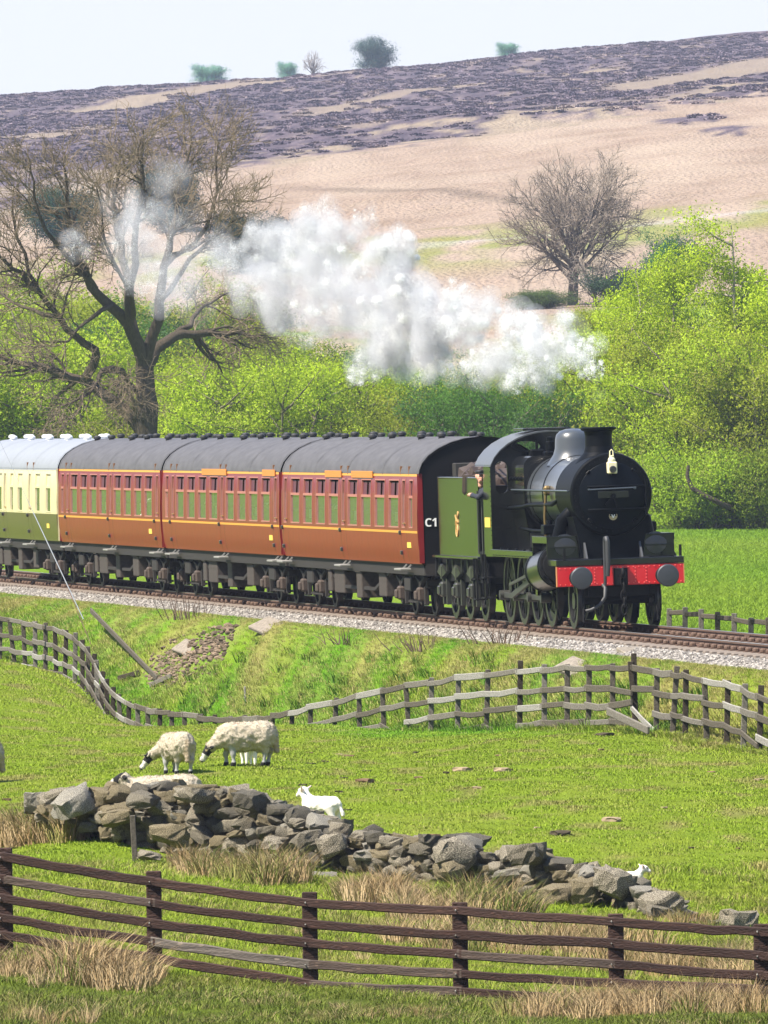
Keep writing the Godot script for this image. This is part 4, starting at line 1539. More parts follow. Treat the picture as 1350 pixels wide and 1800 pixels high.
func leafy(kind: String, variant: int) -> Array:   # [wood mesh, leaf mesh, height it was built at]
	var key := "%s%d" % [kind, variant]
	if crowns.has(key):
		return crowns[key]
	rng.seed = 500 + key.hash() % 400
	var wood := Shape.new()
	var leaves := Shape.new()
	leaves.tinted = true
	var h := 10.0
	var stems := 1
	var w := 5.0
	if kind == "birch":
		stems = 3; w = 6.0; h = 13.0
	elif kind == "scrub":
		stems = 6; w = 8.5; h = 8.0
	elif kind == "bush":
		stems = 6; w = 6.5; h = 4.0
	var base_col: Color = {"birch": Color(0.355, 0.475, 0.018), "scrub": Color(0.315, 0.435, 0.02), "bush": Color(0.25, 0.38, 0.02)}.get(kind, Color(0.12, 0.2, 0.02))
	for st in stems:
		var a := TAU * st / stems + rng.randf()
		var lean := 0.0 if stems == 1 else rng.randf_range(0.12, 0.42)
		var bole := wander(Vector3(cos(a), 0, sin(a)) * 0.25 * stems * 0.4 - Vector3.UP * 0.4, Vector3(cos(a) * lean, 1, sin(a) * lean), h * rng.randf_range(0.7, 0.95), 9, 0.1, 0.05)
		limb(wood, bole, h * 0.013 + 0.03, 0.02, 6)
		var boughs := int(30.0 / stems) + (14 if kind == "birch" else 8)
		for k in boughs:
			var f := rng.randf_range(0.16 if kind != "birch" else 0.24, 1.0)
			var i := mini(int(f * 9), 8)
			var from := bole[i].lerp(bole[i + 1], f * 9 - i)
			var b := rng.randf() * TAU
			var shape := sin(PI * clampf(f * 0.78 + 0.12, 0, 1)) * 0.8 + 0.3
			var length := w * 0.42 * shape * rng.randf_range(0.5, 1.1)
			var q := wander(from, Vector3(cos(b), rng.randf_range(0.1, 0.9), sin(b)), length, 5, 0.2, 0.03 if kind != "birch" else -0.03)
			limb(wood, q, 0.028 + 0.012 * length, 0.01, 4)
			# clumps of leaves along the outer part of each bough
			var clumps := 3 + int(length * (3.0 if kind == "birch" else 1.6))
			for c in clumps:
				var g := lerpf(0.25, 1.05, (c + rng.randf()) / clumps)
				var j := clampi(int(g * 5), 0, 4)
				var mid := q[j].lerp(q[j + 1], g * 5 - j) + rv() * 0.25
				var spread := rng.randf_range(0.22, 0.5)
				leaves.col = base_col * rng.randf_range(0.72, 1.25)
				if rng.randf() < 0.18:
					leaves.col = base_col.lerp(Color(0.2, 0.17, 0.06), 0.5)
				var many := int(spread * (190.0 if kind == "birch" else 150.0))
				for e in many:
					var at := mid + Vector3(gauss() * 1.1, gauss() * 0.6 - (0.12 if kind == "birch" else 0.0), gauss() * 1.1) * spread
					leaf_mesh(at, rng.randf_range(0.055, 0.11), leaves, ((at - mid).normalized() * 0.7 + Vector3.UP * 0.35) * 0.9)
	crowns[key] = [wood.mesh(), leaves.mesh(), h]
	print(key, " leaf tris ", leaves.v.size() / 3)
	return crowns[key]

func plant(kind: String, variant: int, at: Vector3, height: float, turn: float, label: String, fat := 1.0, tint := Color.WHITE, group := "") -> void:
	var made := leafy(kind, variant)
	var t := thing({"birch": "birch_tree", "scrub": "young_tree", "bush": "green_bush"}[kind], label, "tree" if kind != "bush" else "bush", group)
	var pale := kind == "birch"
	obj("trunk", made[0], mat("birch_bark", lin(0.3, 0.27, 0.22), 0.9, {"tex": noise_tex("grime", 0.55, 1.2, 0.02)}) if pale else mat("scrub_bark", lin(0.12, 0.11, 0.07), 0.95), t)
	var key := "leaf_%s" % tint.to_html(false)
	obj("crown", made[1], mat(key, tint, 0.55, {"vc": true, "spec": 0.3, "back": Color(0.9, 0.9, 0.9)}), t)
	var k: float = height / made[2]
	t.transform = Transform3D(Basis(Vector3.UP, turn).scaled(Vector3(k * fat, k, k * fat)), at)

func ground_at(px: float, d: float) -> Vector3:
	var x := (px - 675.0) / FOCAL * d
	return Vector3(x, land(x, -d), -d)

func tall_to(px: float, py: float, d: float) -> float:   # how high a tree must be for its top to reach that height
	return P(px, py, d).y - ground_at(px, d).y

func build_trees() -> void:
	build_oak()
	var b := thing("bare_tree", "leafless grey tree standing alone on the moor's foot right of the steam", "tree")
	var at := ground_at(1006, 896)
	bare_tree(b, at, tall_to(1006, 281, 896) * 1.06, 11.5, 210)
	var c := thing("bare_tree", "smaller leafless tree close on the right of the lone grey one", "tree")
	at = ground_at(1046, 885)
	bare_tree(c, at, tall_to(1046, 425, 885), 6.0, 211)
	rng.seed = 220
	var yellow := Color(1, 1, 1)
	var olive := Color(0.9, 0.85, 1.0)
	var deep := Color(0.52, 0.66, 1.0)
	# px, py of the top, depth, kind, variant, fatness, tint, label
	var l := [
		[1335, 425, 556, "birch", 0, 1.0, yellow, "tall yellow green birch at the right edge above the meadow"],
		[1262, 455, 562, "birch", 1, 0.95, yellow, "yellow green birch second from the right edge"],
		[1195, 480, 560, "birch", 2, 0.8, yellow, "slender birch with pale stem above the smokebox"],
		[1130, 478, 575, "birch", 0, 0.85, yellow, "birch right of the engine's chimney with airy crown"],
		[1075, 508, 585, "birch", 1, 0.85, yellow, "birch whose top touches the head of the steam"],
		[1030, 560, 600, "birch", 2, 0.8, olive, "darker birch behind the steam above the chimney"],
		[1290, 575, 548, "scrub", 0, 0.9, yellow, "leafy young tree at the meadow's far edge near the right border"],
		[1345, 600, 545, "scrub", 1, 0.9, olive, "olive young tree cut by the right border over the meadow"],
		[1215, 585, 550, "scrub", 2, 0.85, yellow, "young tree at the meadow's edge just right of the smokebox door"],
		[1160, 560, 555, "scrub", 0, 0.85, olive, "young tree behind the front of the smokebox"],
		[1100, 570, 560, "scrub", 1, 0.8, yellow, "young tree behind the chimney"],
		[1250, 800, 541, "bush", 0, 1.0, yellow, "low bush on the meadow's far edge below the birches"],
		[1325, 805, 541, "bush", 1, 1.0, olive, "low olive bush on the meadow's far edge at the right border"],
		[1180, 815, 541, "bush", 2, 0.9, yellow, "low bush on the meadow's far edge beside the smokebox"],
		[985, 650, 560, "scrub", 2, 0.9, deep, "dark green tree behind the dome"],
		[905, 655, 556, "scrub", 0, 0.85, deep, "dark green tree with visible stems behind the cab roof"],
		[830, 660, 560, "scrub", 1, 0.9, deep, "dark green tree behind the tender"],
		[765, 670, 572, "scrub", 2, 0.85, olive, "olive young tree behind the front of the first maroon coach"],
		[690, 655, 580, "scrub", 0, 1.0, olive, "brownish green young tree behind the middle of the first maroon coach"],
		[620, 640, 590, "scrub", 1, 1.0, olive, "brownish green young tree below the thickest steam"],
		[545, 600, 580, "scrub", 2, 1.0, yellow, "bright yellow green tree behind the joint of the first two maroon coaches"],
		[470, 610, 570, "scrub", 0, 1.0, yellow, "bright yellow green tree behind the second maroon coach"],
		[395, 625, 575, "scrub", 1, 0.95, yellow, "yellow green tree just right of the big oak's trunk"],
		[320, 640, 580, "scrub", 2, 0.95, olive, "olive young tree close behind the big oak's trunk"],
		[250, 620, 590, "scrub", 0, 1.0, olive, "olive young tree straight behind the big oak"],
		[180, 600, 585, "scrub", 1, 1.0, yellow, "yellow green tree behind the oak's low left limb"],
		[110, 580, 590, "scrub", 2, 1.05, yellow, "yellow green tree behind the third maroon coach and the oak"],
		[40, 560, 585, "scrub", 0, 1.05, yellow, "yellow green tree behind the cream coach"],
		[-30, 545, 590, "scrub", 1, 1.1, yellow, "yellow green tree cut by the left border"],
		[20, 460, 690, "scrub", 2, 1.1, yellow, "distant yellow green tree above the rest at the left border"],
		[130, 500, 680, "scrub", 0, 1.1, olive, "distant olive tree seen through the oak's left boughs"],
		[350, 500, 690, "scrub", 1, 1.1, olive, "distant olive tree seen between the oak and the steam"],
		[440, 560, 660, "scrub", 2, 1.0, olive, "distant olive tree under the left end of the thick steam"],
		[560, 590, 670, "scrub", 0, 1.1, deep, "distant dark tree half hidden under the thick steam"],
		[250, 540, 670, "scrub", 1, 1.0, deep, "distant dark tree seen through the middle of the oak"],
		[740, 640, 640, "scrub", 0, 1.1, deep, "distant dark tree below the steam behind the first coach's roof end"],
		[860, 650, 640, "scrub", 1, 1.1, olive, "distant olive tree behind the tender's dark tree"],
		[950, 600, 650, "scrub", 2, 1.1, olive, "distant olive tree behind the right part of the steam"],
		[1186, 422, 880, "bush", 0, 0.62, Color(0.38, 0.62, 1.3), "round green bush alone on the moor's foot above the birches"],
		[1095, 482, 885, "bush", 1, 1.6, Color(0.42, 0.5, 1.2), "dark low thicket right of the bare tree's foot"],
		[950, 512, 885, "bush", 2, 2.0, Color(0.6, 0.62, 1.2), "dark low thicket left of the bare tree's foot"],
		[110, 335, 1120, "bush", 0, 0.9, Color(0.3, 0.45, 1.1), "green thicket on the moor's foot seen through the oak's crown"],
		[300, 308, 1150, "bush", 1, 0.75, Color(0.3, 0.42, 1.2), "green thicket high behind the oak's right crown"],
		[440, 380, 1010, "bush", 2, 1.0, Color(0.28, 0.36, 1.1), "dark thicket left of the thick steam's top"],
	]
	for q in l:
		var foot := ground_at(q[0], q[2])
		plant(q[3], q[4], foot - Vector3.UP * 0.2, tall_to(q[0], q[1], q[2]) * (1.17 if q[3] == "birch" else 1.1) + 0.2, rng.randf() * TAU, q[7], q[5], q[6])
	# out on the skyline
	var lone := thing("hawthorn_tree", "single dark wind-shaped tree on the skyline", "tree")
	var made := leafy("bush", 3)
	var foot := ground_at(658, 2420)
	obj("trunk", made[0], mat("scrub_bark", Color.WHITE), lone)
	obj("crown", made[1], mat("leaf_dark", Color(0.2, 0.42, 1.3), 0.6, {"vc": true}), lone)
	var lh := tall_to(658, 62, 2420)
	lone.transform = Transform3D(Basis(Vector3.UP, 0.6).scaled(Vector3(lh / 4.0 * 0.74, lh / 4.0 * 0.95, lh / 4.0 * 0.74)), foot - Vector3.UP * 0.2)
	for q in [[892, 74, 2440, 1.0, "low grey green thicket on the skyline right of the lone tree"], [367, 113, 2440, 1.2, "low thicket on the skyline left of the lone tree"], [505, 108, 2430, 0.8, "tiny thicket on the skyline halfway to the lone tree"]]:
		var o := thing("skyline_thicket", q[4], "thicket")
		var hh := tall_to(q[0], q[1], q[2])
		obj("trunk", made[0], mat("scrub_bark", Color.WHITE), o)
		obj("crown", made[1], mat("leaf_hazed", Color(0.7, 0.9, 2.6), 0.6, {"vc": true}), o)  # the pale haze before the far leaves is put into their colour
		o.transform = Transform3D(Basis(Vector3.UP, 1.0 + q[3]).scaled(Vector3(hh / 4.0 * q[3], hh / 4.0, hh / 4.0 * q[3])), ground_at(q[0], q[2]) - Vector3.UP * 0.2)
	var ghost := thing("bare_tree", "faint leafless bush on the skyline left of the lone tree", "tree")
	bare_tree(ghost, ground_at(550, 2440), tall_to(550, 90, 2440), 5.0, 213)
	# a dead branch that curves up by the meadow's far edge
	var s := Shape.new()
	limb(s, PackedVector3Array([P(1210, 818, 538), P(1208, 838, 538), P(1216, 858, 538), P(1240, 872, 538), P(1268, 886, 538), P(1290, 896, 539)]), 0.08, 0.15, 7)
	tag(obj("dead_branch", s, mat("oak_bark", Color.WHITE)), "dark dead branch curving up against the birches above the meadow", "branch")
	# woods out of frame on the left, which the train's glossy side mirrors
	rng.seed = 240
	for k in 12:
		var p := Vector3(-75.0 - k * 14.0 + gauss() * 3.0, 0, -430.0 - rng.randf() * 70.0)
		p.y = land(p.x, p.z)
		plant("scrub", k % 3, p, rng.randf_range(7.0, 10.0), rng.randf() * TAU, "tree of the wood left of the view", 1.1, yellow, "trees of the wood left of the view")

# ---------------------------------------------------------------- steam
const VAPOUR := 1.25     # how thick the vapour is
const DROPS := 540.0    # how many droplets lie in it

func build_steam() -> void:
	# soft swells of vapour, and droplets in them
	var m := mat("vapour", Color(0.97, 0.975, 0.98), 1.0, {"back": Color(0.8, 0.8, 0.8), "spec": 0.0})
	var s := Shape.new()
	s.quad(Vector3(-1, 0, -1), Vector3(-1, 0, 1), Vector3(1, 0, 1), Vector3(1, 0, -1))
	# px, py, radius in px, count, opacity
	var plume := [
		[1040, 650, 20, 20, 0.16], [1020, 625, 38, 60, 0.28], [985, 590, 42, 90, 0.34], [950, 640, 42, 90, 0.32], [935, 580, 40, 90, 0.34], [895, 570, 40, 80, 0.36], [880, 630, 42, 80, 0.30], [900, 665, 28, 36, 0.22],
		[830, 560, 50, 110, 0.40], [840, 640, 46, 70, 0.26], [800, 520, 34, 50, 0.30], [770, 570, 60, 160, 0.46], [760, 630, 40, 70, 0.34], [720, 520, 56, 160, 0.5], [690, 450, 46, 130, 0.5], [705, 600, 52, 140, 0.48], [660, 560, 60, 160, 0.46], [650, 640, 38, 50, 0.3],
		[640, 480, 56, 110, 0.34], [600, 540, 56, 110, 0.34], [590, 430, 54, 100, 0.30], [560, 500, 60, 110, 0.32], [540, 410, 44, 90, 0.34], [510, 460, 56, 110, 0.32], [500, 540, 50, 70, 0.26], [470, 430, 50, 80, 0.28], [450, 500, 50, 70, 0.24], [410, 470, 44, 50, 0.18], [640, 385, 26, 16, 0.16], [570, 365, 24, 12, 0.12],
		[380, 440, 40, 26, 0.12], [330, 450, 50, 26, 0.1], [270, 500, 46, 50, 0.2], [235, 430, 50, 46, 0.18], [250, 380, 40, 26, 0.14], [300, 380, 44, 18, 0.1], [220, 370, 36, 14, 0.1], [130, 430, 30, 14, 0.13], [300, 310, 36, 10, 0.08], [340, 520, 50, 20, 0.1], [1052, 695, 13, 0, 0.05], [1050, 725, 10, 0, 0.04], [625, 660, 20, 14, 0.16], [550, 580, 36, 24, 0.18],
	]
	rng.seed = 300
	var t := thing("steam", "thick white steam trailing back from the chimney above the coaches", "steam")
	t.set_meta("kind", "stuff")
	var where := []
	var fogs := {}
	for p in plume:
		# the plume lies back along the line, above the train
		var k = (p[0] - 675.0) / FOCAL
		var behind: float = (BEAM.x - k * -BEAM.z) / (sin(HEAD) + k * cos(HEAD))
		var d: float = -BEAM.z + clampf(behind, 0.0, 90.0) * cos(HEAD)
		var r: float = p[2] / FOCAL * d * 1.12
		var at := P(p[0], p[1], d)
		# billows: each swell of the plume is itself a cluster of smaller swells
		var billows := []
		for i in 20:
			var o: Vector3 = rv() * r * rng.randf_range(0.4, 0.95)
			billows.append([o * Vector3(1, 1, 1.2), r * rng.randf_range(0.12, 0.52)])
		billows.append([Vector3.ZERO, r * 0.85])
		for c in billows:
			var dense: float = p[4] * VAPOUR * rng.randf_range(0.6, 1.4) * (0.45 if c[1] > r * 0.6 else 1.0)
			var key := snappedf(dense, 0.05)
			if key <= 0.0:
				continue
			if not fogs.has(key):
				var fm := FogMaterial.new()
				fm.density = key
				fm.albedo = Color(0.975, 0.99, 1)
				fogs[key] = fm
			var v := FogVolume.new()
			v.shape = RenderingServer.FOG_VOLUME_SHAPE_ELLIPSOID
			v.size = Vector3(c[1] * rng.randf_range(0.7, 1.5), c[1] * rng.randf_range(0.6, 1.1), c[1] * 1.3) * 2.0
			v.material = fogs[key]
			v.position = at + c[0]
			v.rotation = rv() * 1.6
			v.name = "puff"
			t.add_child(v, true)
		for i in int(p[3] * p[4] * DROPS):   # droplets, finer than the eye can part, crowd the billows and whiten them
			var c: Array = billows[rng.randi() % 20] if rng.randf() < 0.75 else [Vector3.ZERO, r * 0.7]
			var o: Vector3 = Vector3(gauss(), gauss(), gauss() * 1.2) * c[1] * 0.5
			if o.length() > c[1]:
				o *= c[1] / o.length() * rng.randf()
			where.append(Transform3D(Basis.from_euler(Vector3(rng.randf(), rng.randf(), rng.randf()) * TAU).scaled(Vector3.ONE * rng.randf_range(0.003, 0.0047)), at + c[0] + o))
	copies("droplets", s.mesh(), m, where, [], t)
	print("droplets ", where.size())

# ---------------------------------------------------------------- coaches
const SIDE := [Vector2(1.33, 1.12), Vector2(1.365, 1.25), Vector2(1.395, 1.55), Vector2(1.405, 1.84), Vector2(1.40, 2.2), Vector2(1.385, 2.56), Vector2(1.36, 2.92), Vector2(1.335, 3.06)]
const ROOF := [Vector2(1.35, 3.04), Vector2(1.335, 3.12), Vector2(1.27, 3.27), Vector2(1.13, 3.43), Vector2(0.92, 3.57), Vector2(0.65, 3.69), Vector2(0.34, 3.77), Vector2(0.0, 3.80)]

func side_x(y: float) -> float:
	for k in SIDE.size() - 1:
		if y <= SIDE[k + 1].y:
			return lerpf(SIDE[k].x, SIDE[k + 1].x, clampf((y - SIDE[k].y) / (SIDE[k + 1].y - SIDE[k].y), 0.0, 1.0))
	return SIDE[-1].x

func plank(s: Shape, sg: float, z0: float, z1: float, y0: float, y1: float, proud := 0.0, thick := 0.045) -> void:   # a piece of the bowed side, z0 < z1
	var ys := [y0]
	for p in SIDE:
		if p.y > y0 + 0.01 and p.y < y1 - 0.01:
			ys.append(p.y)
	ys.append(y1)
	for k in ys.size() - 1:
		var a: float = ys[k]
		var b: float = ys[k + 1]
		var xa := side_x(a) + proud
		var xb := side_x(b) + proud
		var n := []
		for y in [a, b]:
			var e := side_x(y + 0.06) - side_x(y - 0.06)
			n.append(Vector3(0.12 * sg, -e, 0).normalized())
		var A := Vector3(sg * xa, a, z0)
		var B := Vector3(sg * xa, a, z1)
		var C := Vector3(sg * xb, b, z1)
		var D := Vector3(sg * xb, b, z0)
		var inn := Vector3(-sg * thick, 0, 0)
		s.quad_n(A, B, C, D, n[0], n[0], n[1], n[1])
		s.quad_n(A + inn, D + inn, C + inn, B + inn, -n[0], -n[1], -n[1], -n[0])
		s.quad(A, D, D + inn, A + inn)
		s.quad(B, B + inn, C + inn, C)
		if k == 0:
			s.quad(A, A + inn, B + inn, B)
		if k == ys.size() - 2:
			s.quad(D, C, C + inn, D + inn)

func roof_shape(z0: float, z1: float, drop: float) -> Shape:
	var s := Shape.new()
	var pts := []
	for p in ROOF:
		pts.append(Vector2(p.x, p.y - drop))
	for k in range(ROOF.size() - 2, -1, -1):
		pts.append(Vector2(-ROOF[k].x, ROOF[k].y - drop))
	for k in pts.size() - 1:
		var n := []
		for q in [k, k + 1]:
			var e: Vector2 = pts[mini(q + 1, pts.size() - 1)] - pts[maxi(q - 1, 0)]
			n.append(Vector3(e.y, -e.x, 0).normalized() * (1.0 if e.x < 0.0 else 1.0))
		for w in [0.0]:
			var A := Vector3(pts[k].x, pts[k].y, z0)
			var B := Vector3(pts[k + 1].x, pts[k + 1].y, z0)
			var C := Vector3(pts[k + 1].x, pts[k + 1].y, z1)
			var D := Vector3(pts[k].x, pts[k].y, z1)
			var n0: Vector3 = n[0] if n[0].y > -0.2 and n[0].dot(Vector3(pts[k].x, 0.4, 0)) > 0.0 else -n[0]
			var n1: Vector3 = n[1] if n[1].y > -0.2 and n[1].dot(Vector3(pts[k + 1].x, 0.4, 0)) > 0.0 else -n[1]
			s.quad_n(D, C, B, A, n0, n1, n1, n0)
			var dn := Vector3(0, -0.04, 0)
			s.quad_n(A + dn, B + dn, C + dn, D + dn, -n0, -n1, -n1, -n0)
	return s

func arch(s: Shape, z0: float, z1: float) -> void:   # the end wall of a coach, right up to the roof
	var p := PackedVector2Array()
	for q in SIDE:
		p.append(Vector2(q.x - 0.012, q.y))
	for q in ROOF.slice(2):
		p.append(Vector2(q.x - 0.01, q.y - 0.02))
	for k in range(ROOF.size() - 2, 1, -1):
		p.append(Vector2(-ROOF[k].x + 0.01, ROOF[k].y - 0.02))
	for k in range(SIDE.size() - 1, -1, -1):
		p.append(Vector2(-SIDE[k].x + 0.012, SIDE[k].y))
	s.prism(p, z0, z1, Transform3D())

var shared := {}

func bogie_meshes() -> Dictionary:
	if shared.has("bogie"):
		return shared.bogie
	var d := {}
	var s := Shape.new()
	for sg in [-1, 1]:
		var x: float = sg * 1.02
		var p := PackedVector2Array([Vector2(-1.75, 0.62), Vector2(-1.55, 0.56), Vector2(-0.75, 0.56), Vector2(-0.5, 0.5), Vector2(0.5, 0.5), Vector2(0.75, 0.56), Vector2(1.55, 0.56), Vector2(1.75, 0.62), Vector2(1.75, 0.78), Vector2(1.0, 0.86), Vector2(-1.0, 0.86), Vector2(-1.75, 0.78)])
		s.prism(p, -0.045, 0.045, Transform3D(Basis(Vector3.UP, PI / 2), Vector3(x, 0, 0)))
		s.box(Vector3(sg * 1.1, 0.66, 0), Vector3(0.22, 0.3, 0.9), 0.03)   # bolster spring plank
		for z in [-1.295, 1.295]:
			for q in [-0.24, 0.24]:
				s.box(Vector3(x + sg * 0.03, 0.42, z + q), Vector3(0.1, 0.4, 0.1), 0.015)   # horn guides
		s.box(Vector3(sg * 1.0, 0.28, 0), Vector3(0.08, 0.05, 3.3))      # tie bar
		for z in [-1.75, 1.75]:
			s.bar(Vector3(sg * 0.85, 0.75, z), Vector3(sg * 0.85, 0.2, z * 0.99), 0.07, 0.05)   # life guard
	s.box(Vector3(0, 0.78, 0), Vector3(2.2, 0.18, 0.5), 0.02)
	for z in [-1.7, 1.7]:
		s.box(Vector3(0, 0.7, z), Vector3(2.0, 0.14, 0.12))
	d.frame = s.mesh()
	s = Shape.new()
	var wheel := Transform3D(Basis(Vector3.BACK, PI / 2), Vector3.ZERO)
	s.lathe([Vector2(0.0, -0.05), Vector2(0.17, -0.05), Vector2(0.17, -0.025), Vector2(0.39, -0.01), Vector2(0.4, -0.065), Vector2(0.458, -0.065), Vector2(0.455, 0.04), Vector2(0.487, 0.055), Vector2(0.487, 0.075), Vector2(0.4, 0.08), Vector2(0.39, 0.03), Vector2(0.0, 0.05)], wheel, 28)
	d.wheel = s.mesh()
	s = Shape.new()
	s.rod(Vector3(-0.76, 0, 0), Vector3(0.76, 0, 0), 0.08, 10)
	d.axle = s.mesh()
	s = Shape.new()
	s.box(Vector3(0, 0, 0), Vector3(0.2, 0.3, 0.3), 0.04)
	s.box(Vector3(0.12, -0.02, 0), Vector3(0.08, 0.2, 0.2), 0.03)
	d.axlebox = s.mesh()
	s = Shape.new()
	for k in 6:   # leaf spring over the axlebox
		var w := 0.62 - k * 0.09
		for sg in [-1, 1]:
			s.bar(Vector3(0, 0.0 - k * 0.028, 0), Vector3(0, 0.1 - k * 0.028, sg * w), 0.1, 0.024)
	s.box(Vector3(0, -0.07, 0), Vector3(0.13, 0.22, 0.11), 0.01)
	d.spring = s.mesh()
	shared.bogie = d
	return d

func bogie(parent: Node3D, z: float) -> void:
	var d := bogie_meshes()
	var dirt := mat("running_gear", lin(0.018, 0.0145, 0.012), 0.8, {"tex": noise_tex("grime", 0.55, 1.2, 0.02), "scale": Vector3.ONE * 1.1})
	var iron := mat("wheel_iron", lin(0.02, 0.017, 0.015), 0.6, {"metal": 0.3})
	var rust := mat("axlebox_iron", lin(0.065, 0.046, 0.036), 0.8, {"tex": noise_tex("grime", 0.55, 1.2, 0.02), "scale": Vector3.ONE * 2.0})
	var b := obj("bogie", d.frame, dirt, parent)
	b.position.z = z
	for dz in [-1.295, 1.295]:
		obj("axle", d.axle, iron, b).position = Vector3(0, 0.457, dz)
		for sg in [-1, 1]:
			var w := obj("wheel", d.wheel, iron, b)
			w.position = Vector3(sg * 0.765, 0.457, dz)
			w.rotation.y = 0.0 if sg > 0 else PI
			w.rotation.y += PI if true else 0.0
			var a := obj("axlebox", d.axlebox, rust, b)
			a.position = Vector3(sg * 1.12, 0.457, dz)
			a.rotation.y = 0.0 if sg > 0 else PI
			obj("spring", d.spring, dirt, b).position = Vector3(sg * 1.1, 0.72, dz)

func coach(label: String, s0: float, o: Dictionary) -> Node3D:
	# o: upper, lower, roof, vents materials; windows and doors as distances behind the coach's front; flags
	var t := thing("railway_coach", label, "railway coach", o.get("group", "coaches of the train"))
	t.transform = on_rails(s0)
	var L: float = o.length
	var up: Material = o.upper
	var low: Material = o.lower
	var black := mat("coach_black", lin(0.02, 0.02, 0.022), 0.35, {"coat": 0.6, "coat_rough": 0.12})
	var dirt := mat("running_gear", lin(0.018, 0.0145, 0.012), 0.8, {"tex": noise_tex("grime", 0.55, 1.2, 0.02), "scale": Vector3.ONE * 1.1})
	var yellow := mat("lining", lin(0.55, 0.27, 0.035), 0.5)
	var glass := mat("window_glass", Color(1, 1, 1, 0.06), 0.02)
	glass.transparency = BaseMaterial3D.TRANSPARENCY_ALPHA
	var inside := mat("seat_cloth", lin(0.22, 0.07, 0.07), 0.9)
	var WB := 1.88
	var WT := 2.92
	# the sides: a waist panel below, a cornice above, and pillars between the lights
	var openings := []
	for w in o.windows:
		openings.append([w[0] - w[1] * 0.5, w[0] + w[1] * 0.5, false])
	for d in o.doors:
		openings.append([d - 0.21, d + 0.21, true])
	openings.sort_custom(func(a, b): return a[0] < b[0])
	for sg in [-1.0, 1.0]:
		var s := Shape.new()
		plank(s, sg, -L, 0.0, 1.12, 1.84)
		obj("lower_side", s, low, t)
		s = Shape.new()
		plank(s, sg, -L, 0.0, WT, 3.06)
		plank(s, sg, -L, 0.0, 1.84, WB)
		var at := 0.0
		for w in openings:
			plank(s, sg, -w[0], -at, WB, WT)
			at = w[1]
		plank(s, sg, -L, -at, WB, WT)
		var upper := obj("upper_side", s, up, t)
		if o.get("lined", true):
			s = Shape.new()
			plank(s, sg, -L + 0.02, -0.02, 1.775, 1.825, 0.004, 0.003)
			plank(s, sg, -L + 0.02, -0.02, 2.985, 3.04, 0.006, 0.003)
			obj("lining", s, yellow, upper)
		for w in openings:
			var f := Shape.new()
			var z0: float = -w[1]
			var z1: float = -w[0]
			var e := 0.028
			plank(f, sg, z0, z0 + e, WB, WT, 0.008, 0.05)
			plank(f, sg, z1 - e, z1, WB, WT, 0.008, 0.05)
			plank(f, sg, z0 + e, z1 - e, WB, WB + e, 0.008, 0.05)
			plank(f, sg, z0 + e, z1 - e, WT - e, WT, 0.008, 0.05)
			if not w[2]:
				plank(f, sg, z0 + e, z1 - e, 2.52, 2.575, 0.008, 0.05)
			var win := obj("window", f, o.get("frames", up), t)
			var g := Shape.new()
			var lowtop := 2.52 if not w[2] else 2.6
			g.quad(Vector3(sg * (side_x(WB) - 0.02), WB, z0), Vector3(sg * (side_x(WB) - 0.02), WB, z1), Vector3(sg * (side_x(lowtop) - 0.02), lowtop, z1), Vector3(sg * (side_x(lowtop) - 0.02), lowtop, z0))
			obj("pane", g, glass, win)
			g = Shape.new()
			if not w[2] and o.get("blinds", false):
				plank(g, sg, z0 + e, z1 - e, 2.575, WT - e, -0.03, 0.01)
				obj("blind", g, up, win)
			elif not w[2]:
				# the two sliding lights stand part open
				var zm := (z0 + z1) * 0.5
				for q in [[z0 + e, zm - 0.12], [zm + 0.12, z1 - e]]:
					var h := Shape.new()
					h.quad(Vector3(sg * (side_x(2.575) - 0.035), 2.575, q[0]), Vector3(sg * (side_x(2.575) - 0.035), 2.575, q[1]), Vector3(sg * (side_x(2.85) - 0.035), 2.85, q[1]), Vector3(sg * (side_x(2.85) - 0.035), 2.85, q[0]))
					obj("sliding_pane", h, mat("frosted_pane", lin(0.09, 0.02, 0.035), 0.5), win)
		for d in o.doors:   # door seams, hinges and handle
			var dr := Shape.new()
			for z in [-d - 0.36, -d + 0.36]:
				plank(dr, sg, z - 0.006, z + 0.006, 1.14, 2.97, 0.002, 0.004)
			var door := obj("door", dr, black, t)
			var h := Shape.new()
			h.rod(Vector3(sg * 1.43, 1.98, -d + 0.26), Vector3(sg * 1.43, 1.98, -d + 0.12), 0.016, 6)
			h.rod(Vector3(sg * 1.39, 1.98, -d + 0.26), Vector3(sg * 1.43, 1.98, -d + 0.26), 0.016, 6)
			obj("handle", h, mat("brass", lin(0.6, 0.42, 0.16), 0.35, {"metal": 0.9}), door)
			for y in [1.35, 1.78]:
				h = Shape.new()
				h.box(Vector3(sg * (side_x(y) + 0.02), y, -d - 0.36), Vector3(0.07, 0.09, 0.09), 0.015)
				obj("hinge", h, black, door)
			h = Shape.new()
			h.box(Vector3(sg * 1.45, 1.0, -d), Vector3(0.24, 0.045, 0.85), 0.008)
			h.bar(Vector3(sg * 1.3, 1.1, -d - 0.3), Vector3(sg * 1.42, 0.98, -d - 0.3), 0.03, 0.03)
			h.bar(Vector3(sg * 1.3, 1.1, -d + 0.3), Vector3(sg * 1.42, 0.98, -d + 0.3), 0.03, 0.03)
			obj("step_board", h, mat("step_grey", lin(0.2, 0.2, 0.185), 0.8), door)
		for n in o.get("plates", []):
			var pl := Shape.new()
			var x := side_x(1.5)
			pl.box(Vector3(sg * (x + 0.004), 1.52, -n), Vector3(0.012, 0.12, 0.5))
			obj("number_plate", pl, mat("plate_yellow", lin(0.75, 0.52, 0.08), 0.5), t)
	# roof, ends
	var r := obj("roof", roof_shape(-L - 0.04, 0.04, 0.0), o.roof, t)
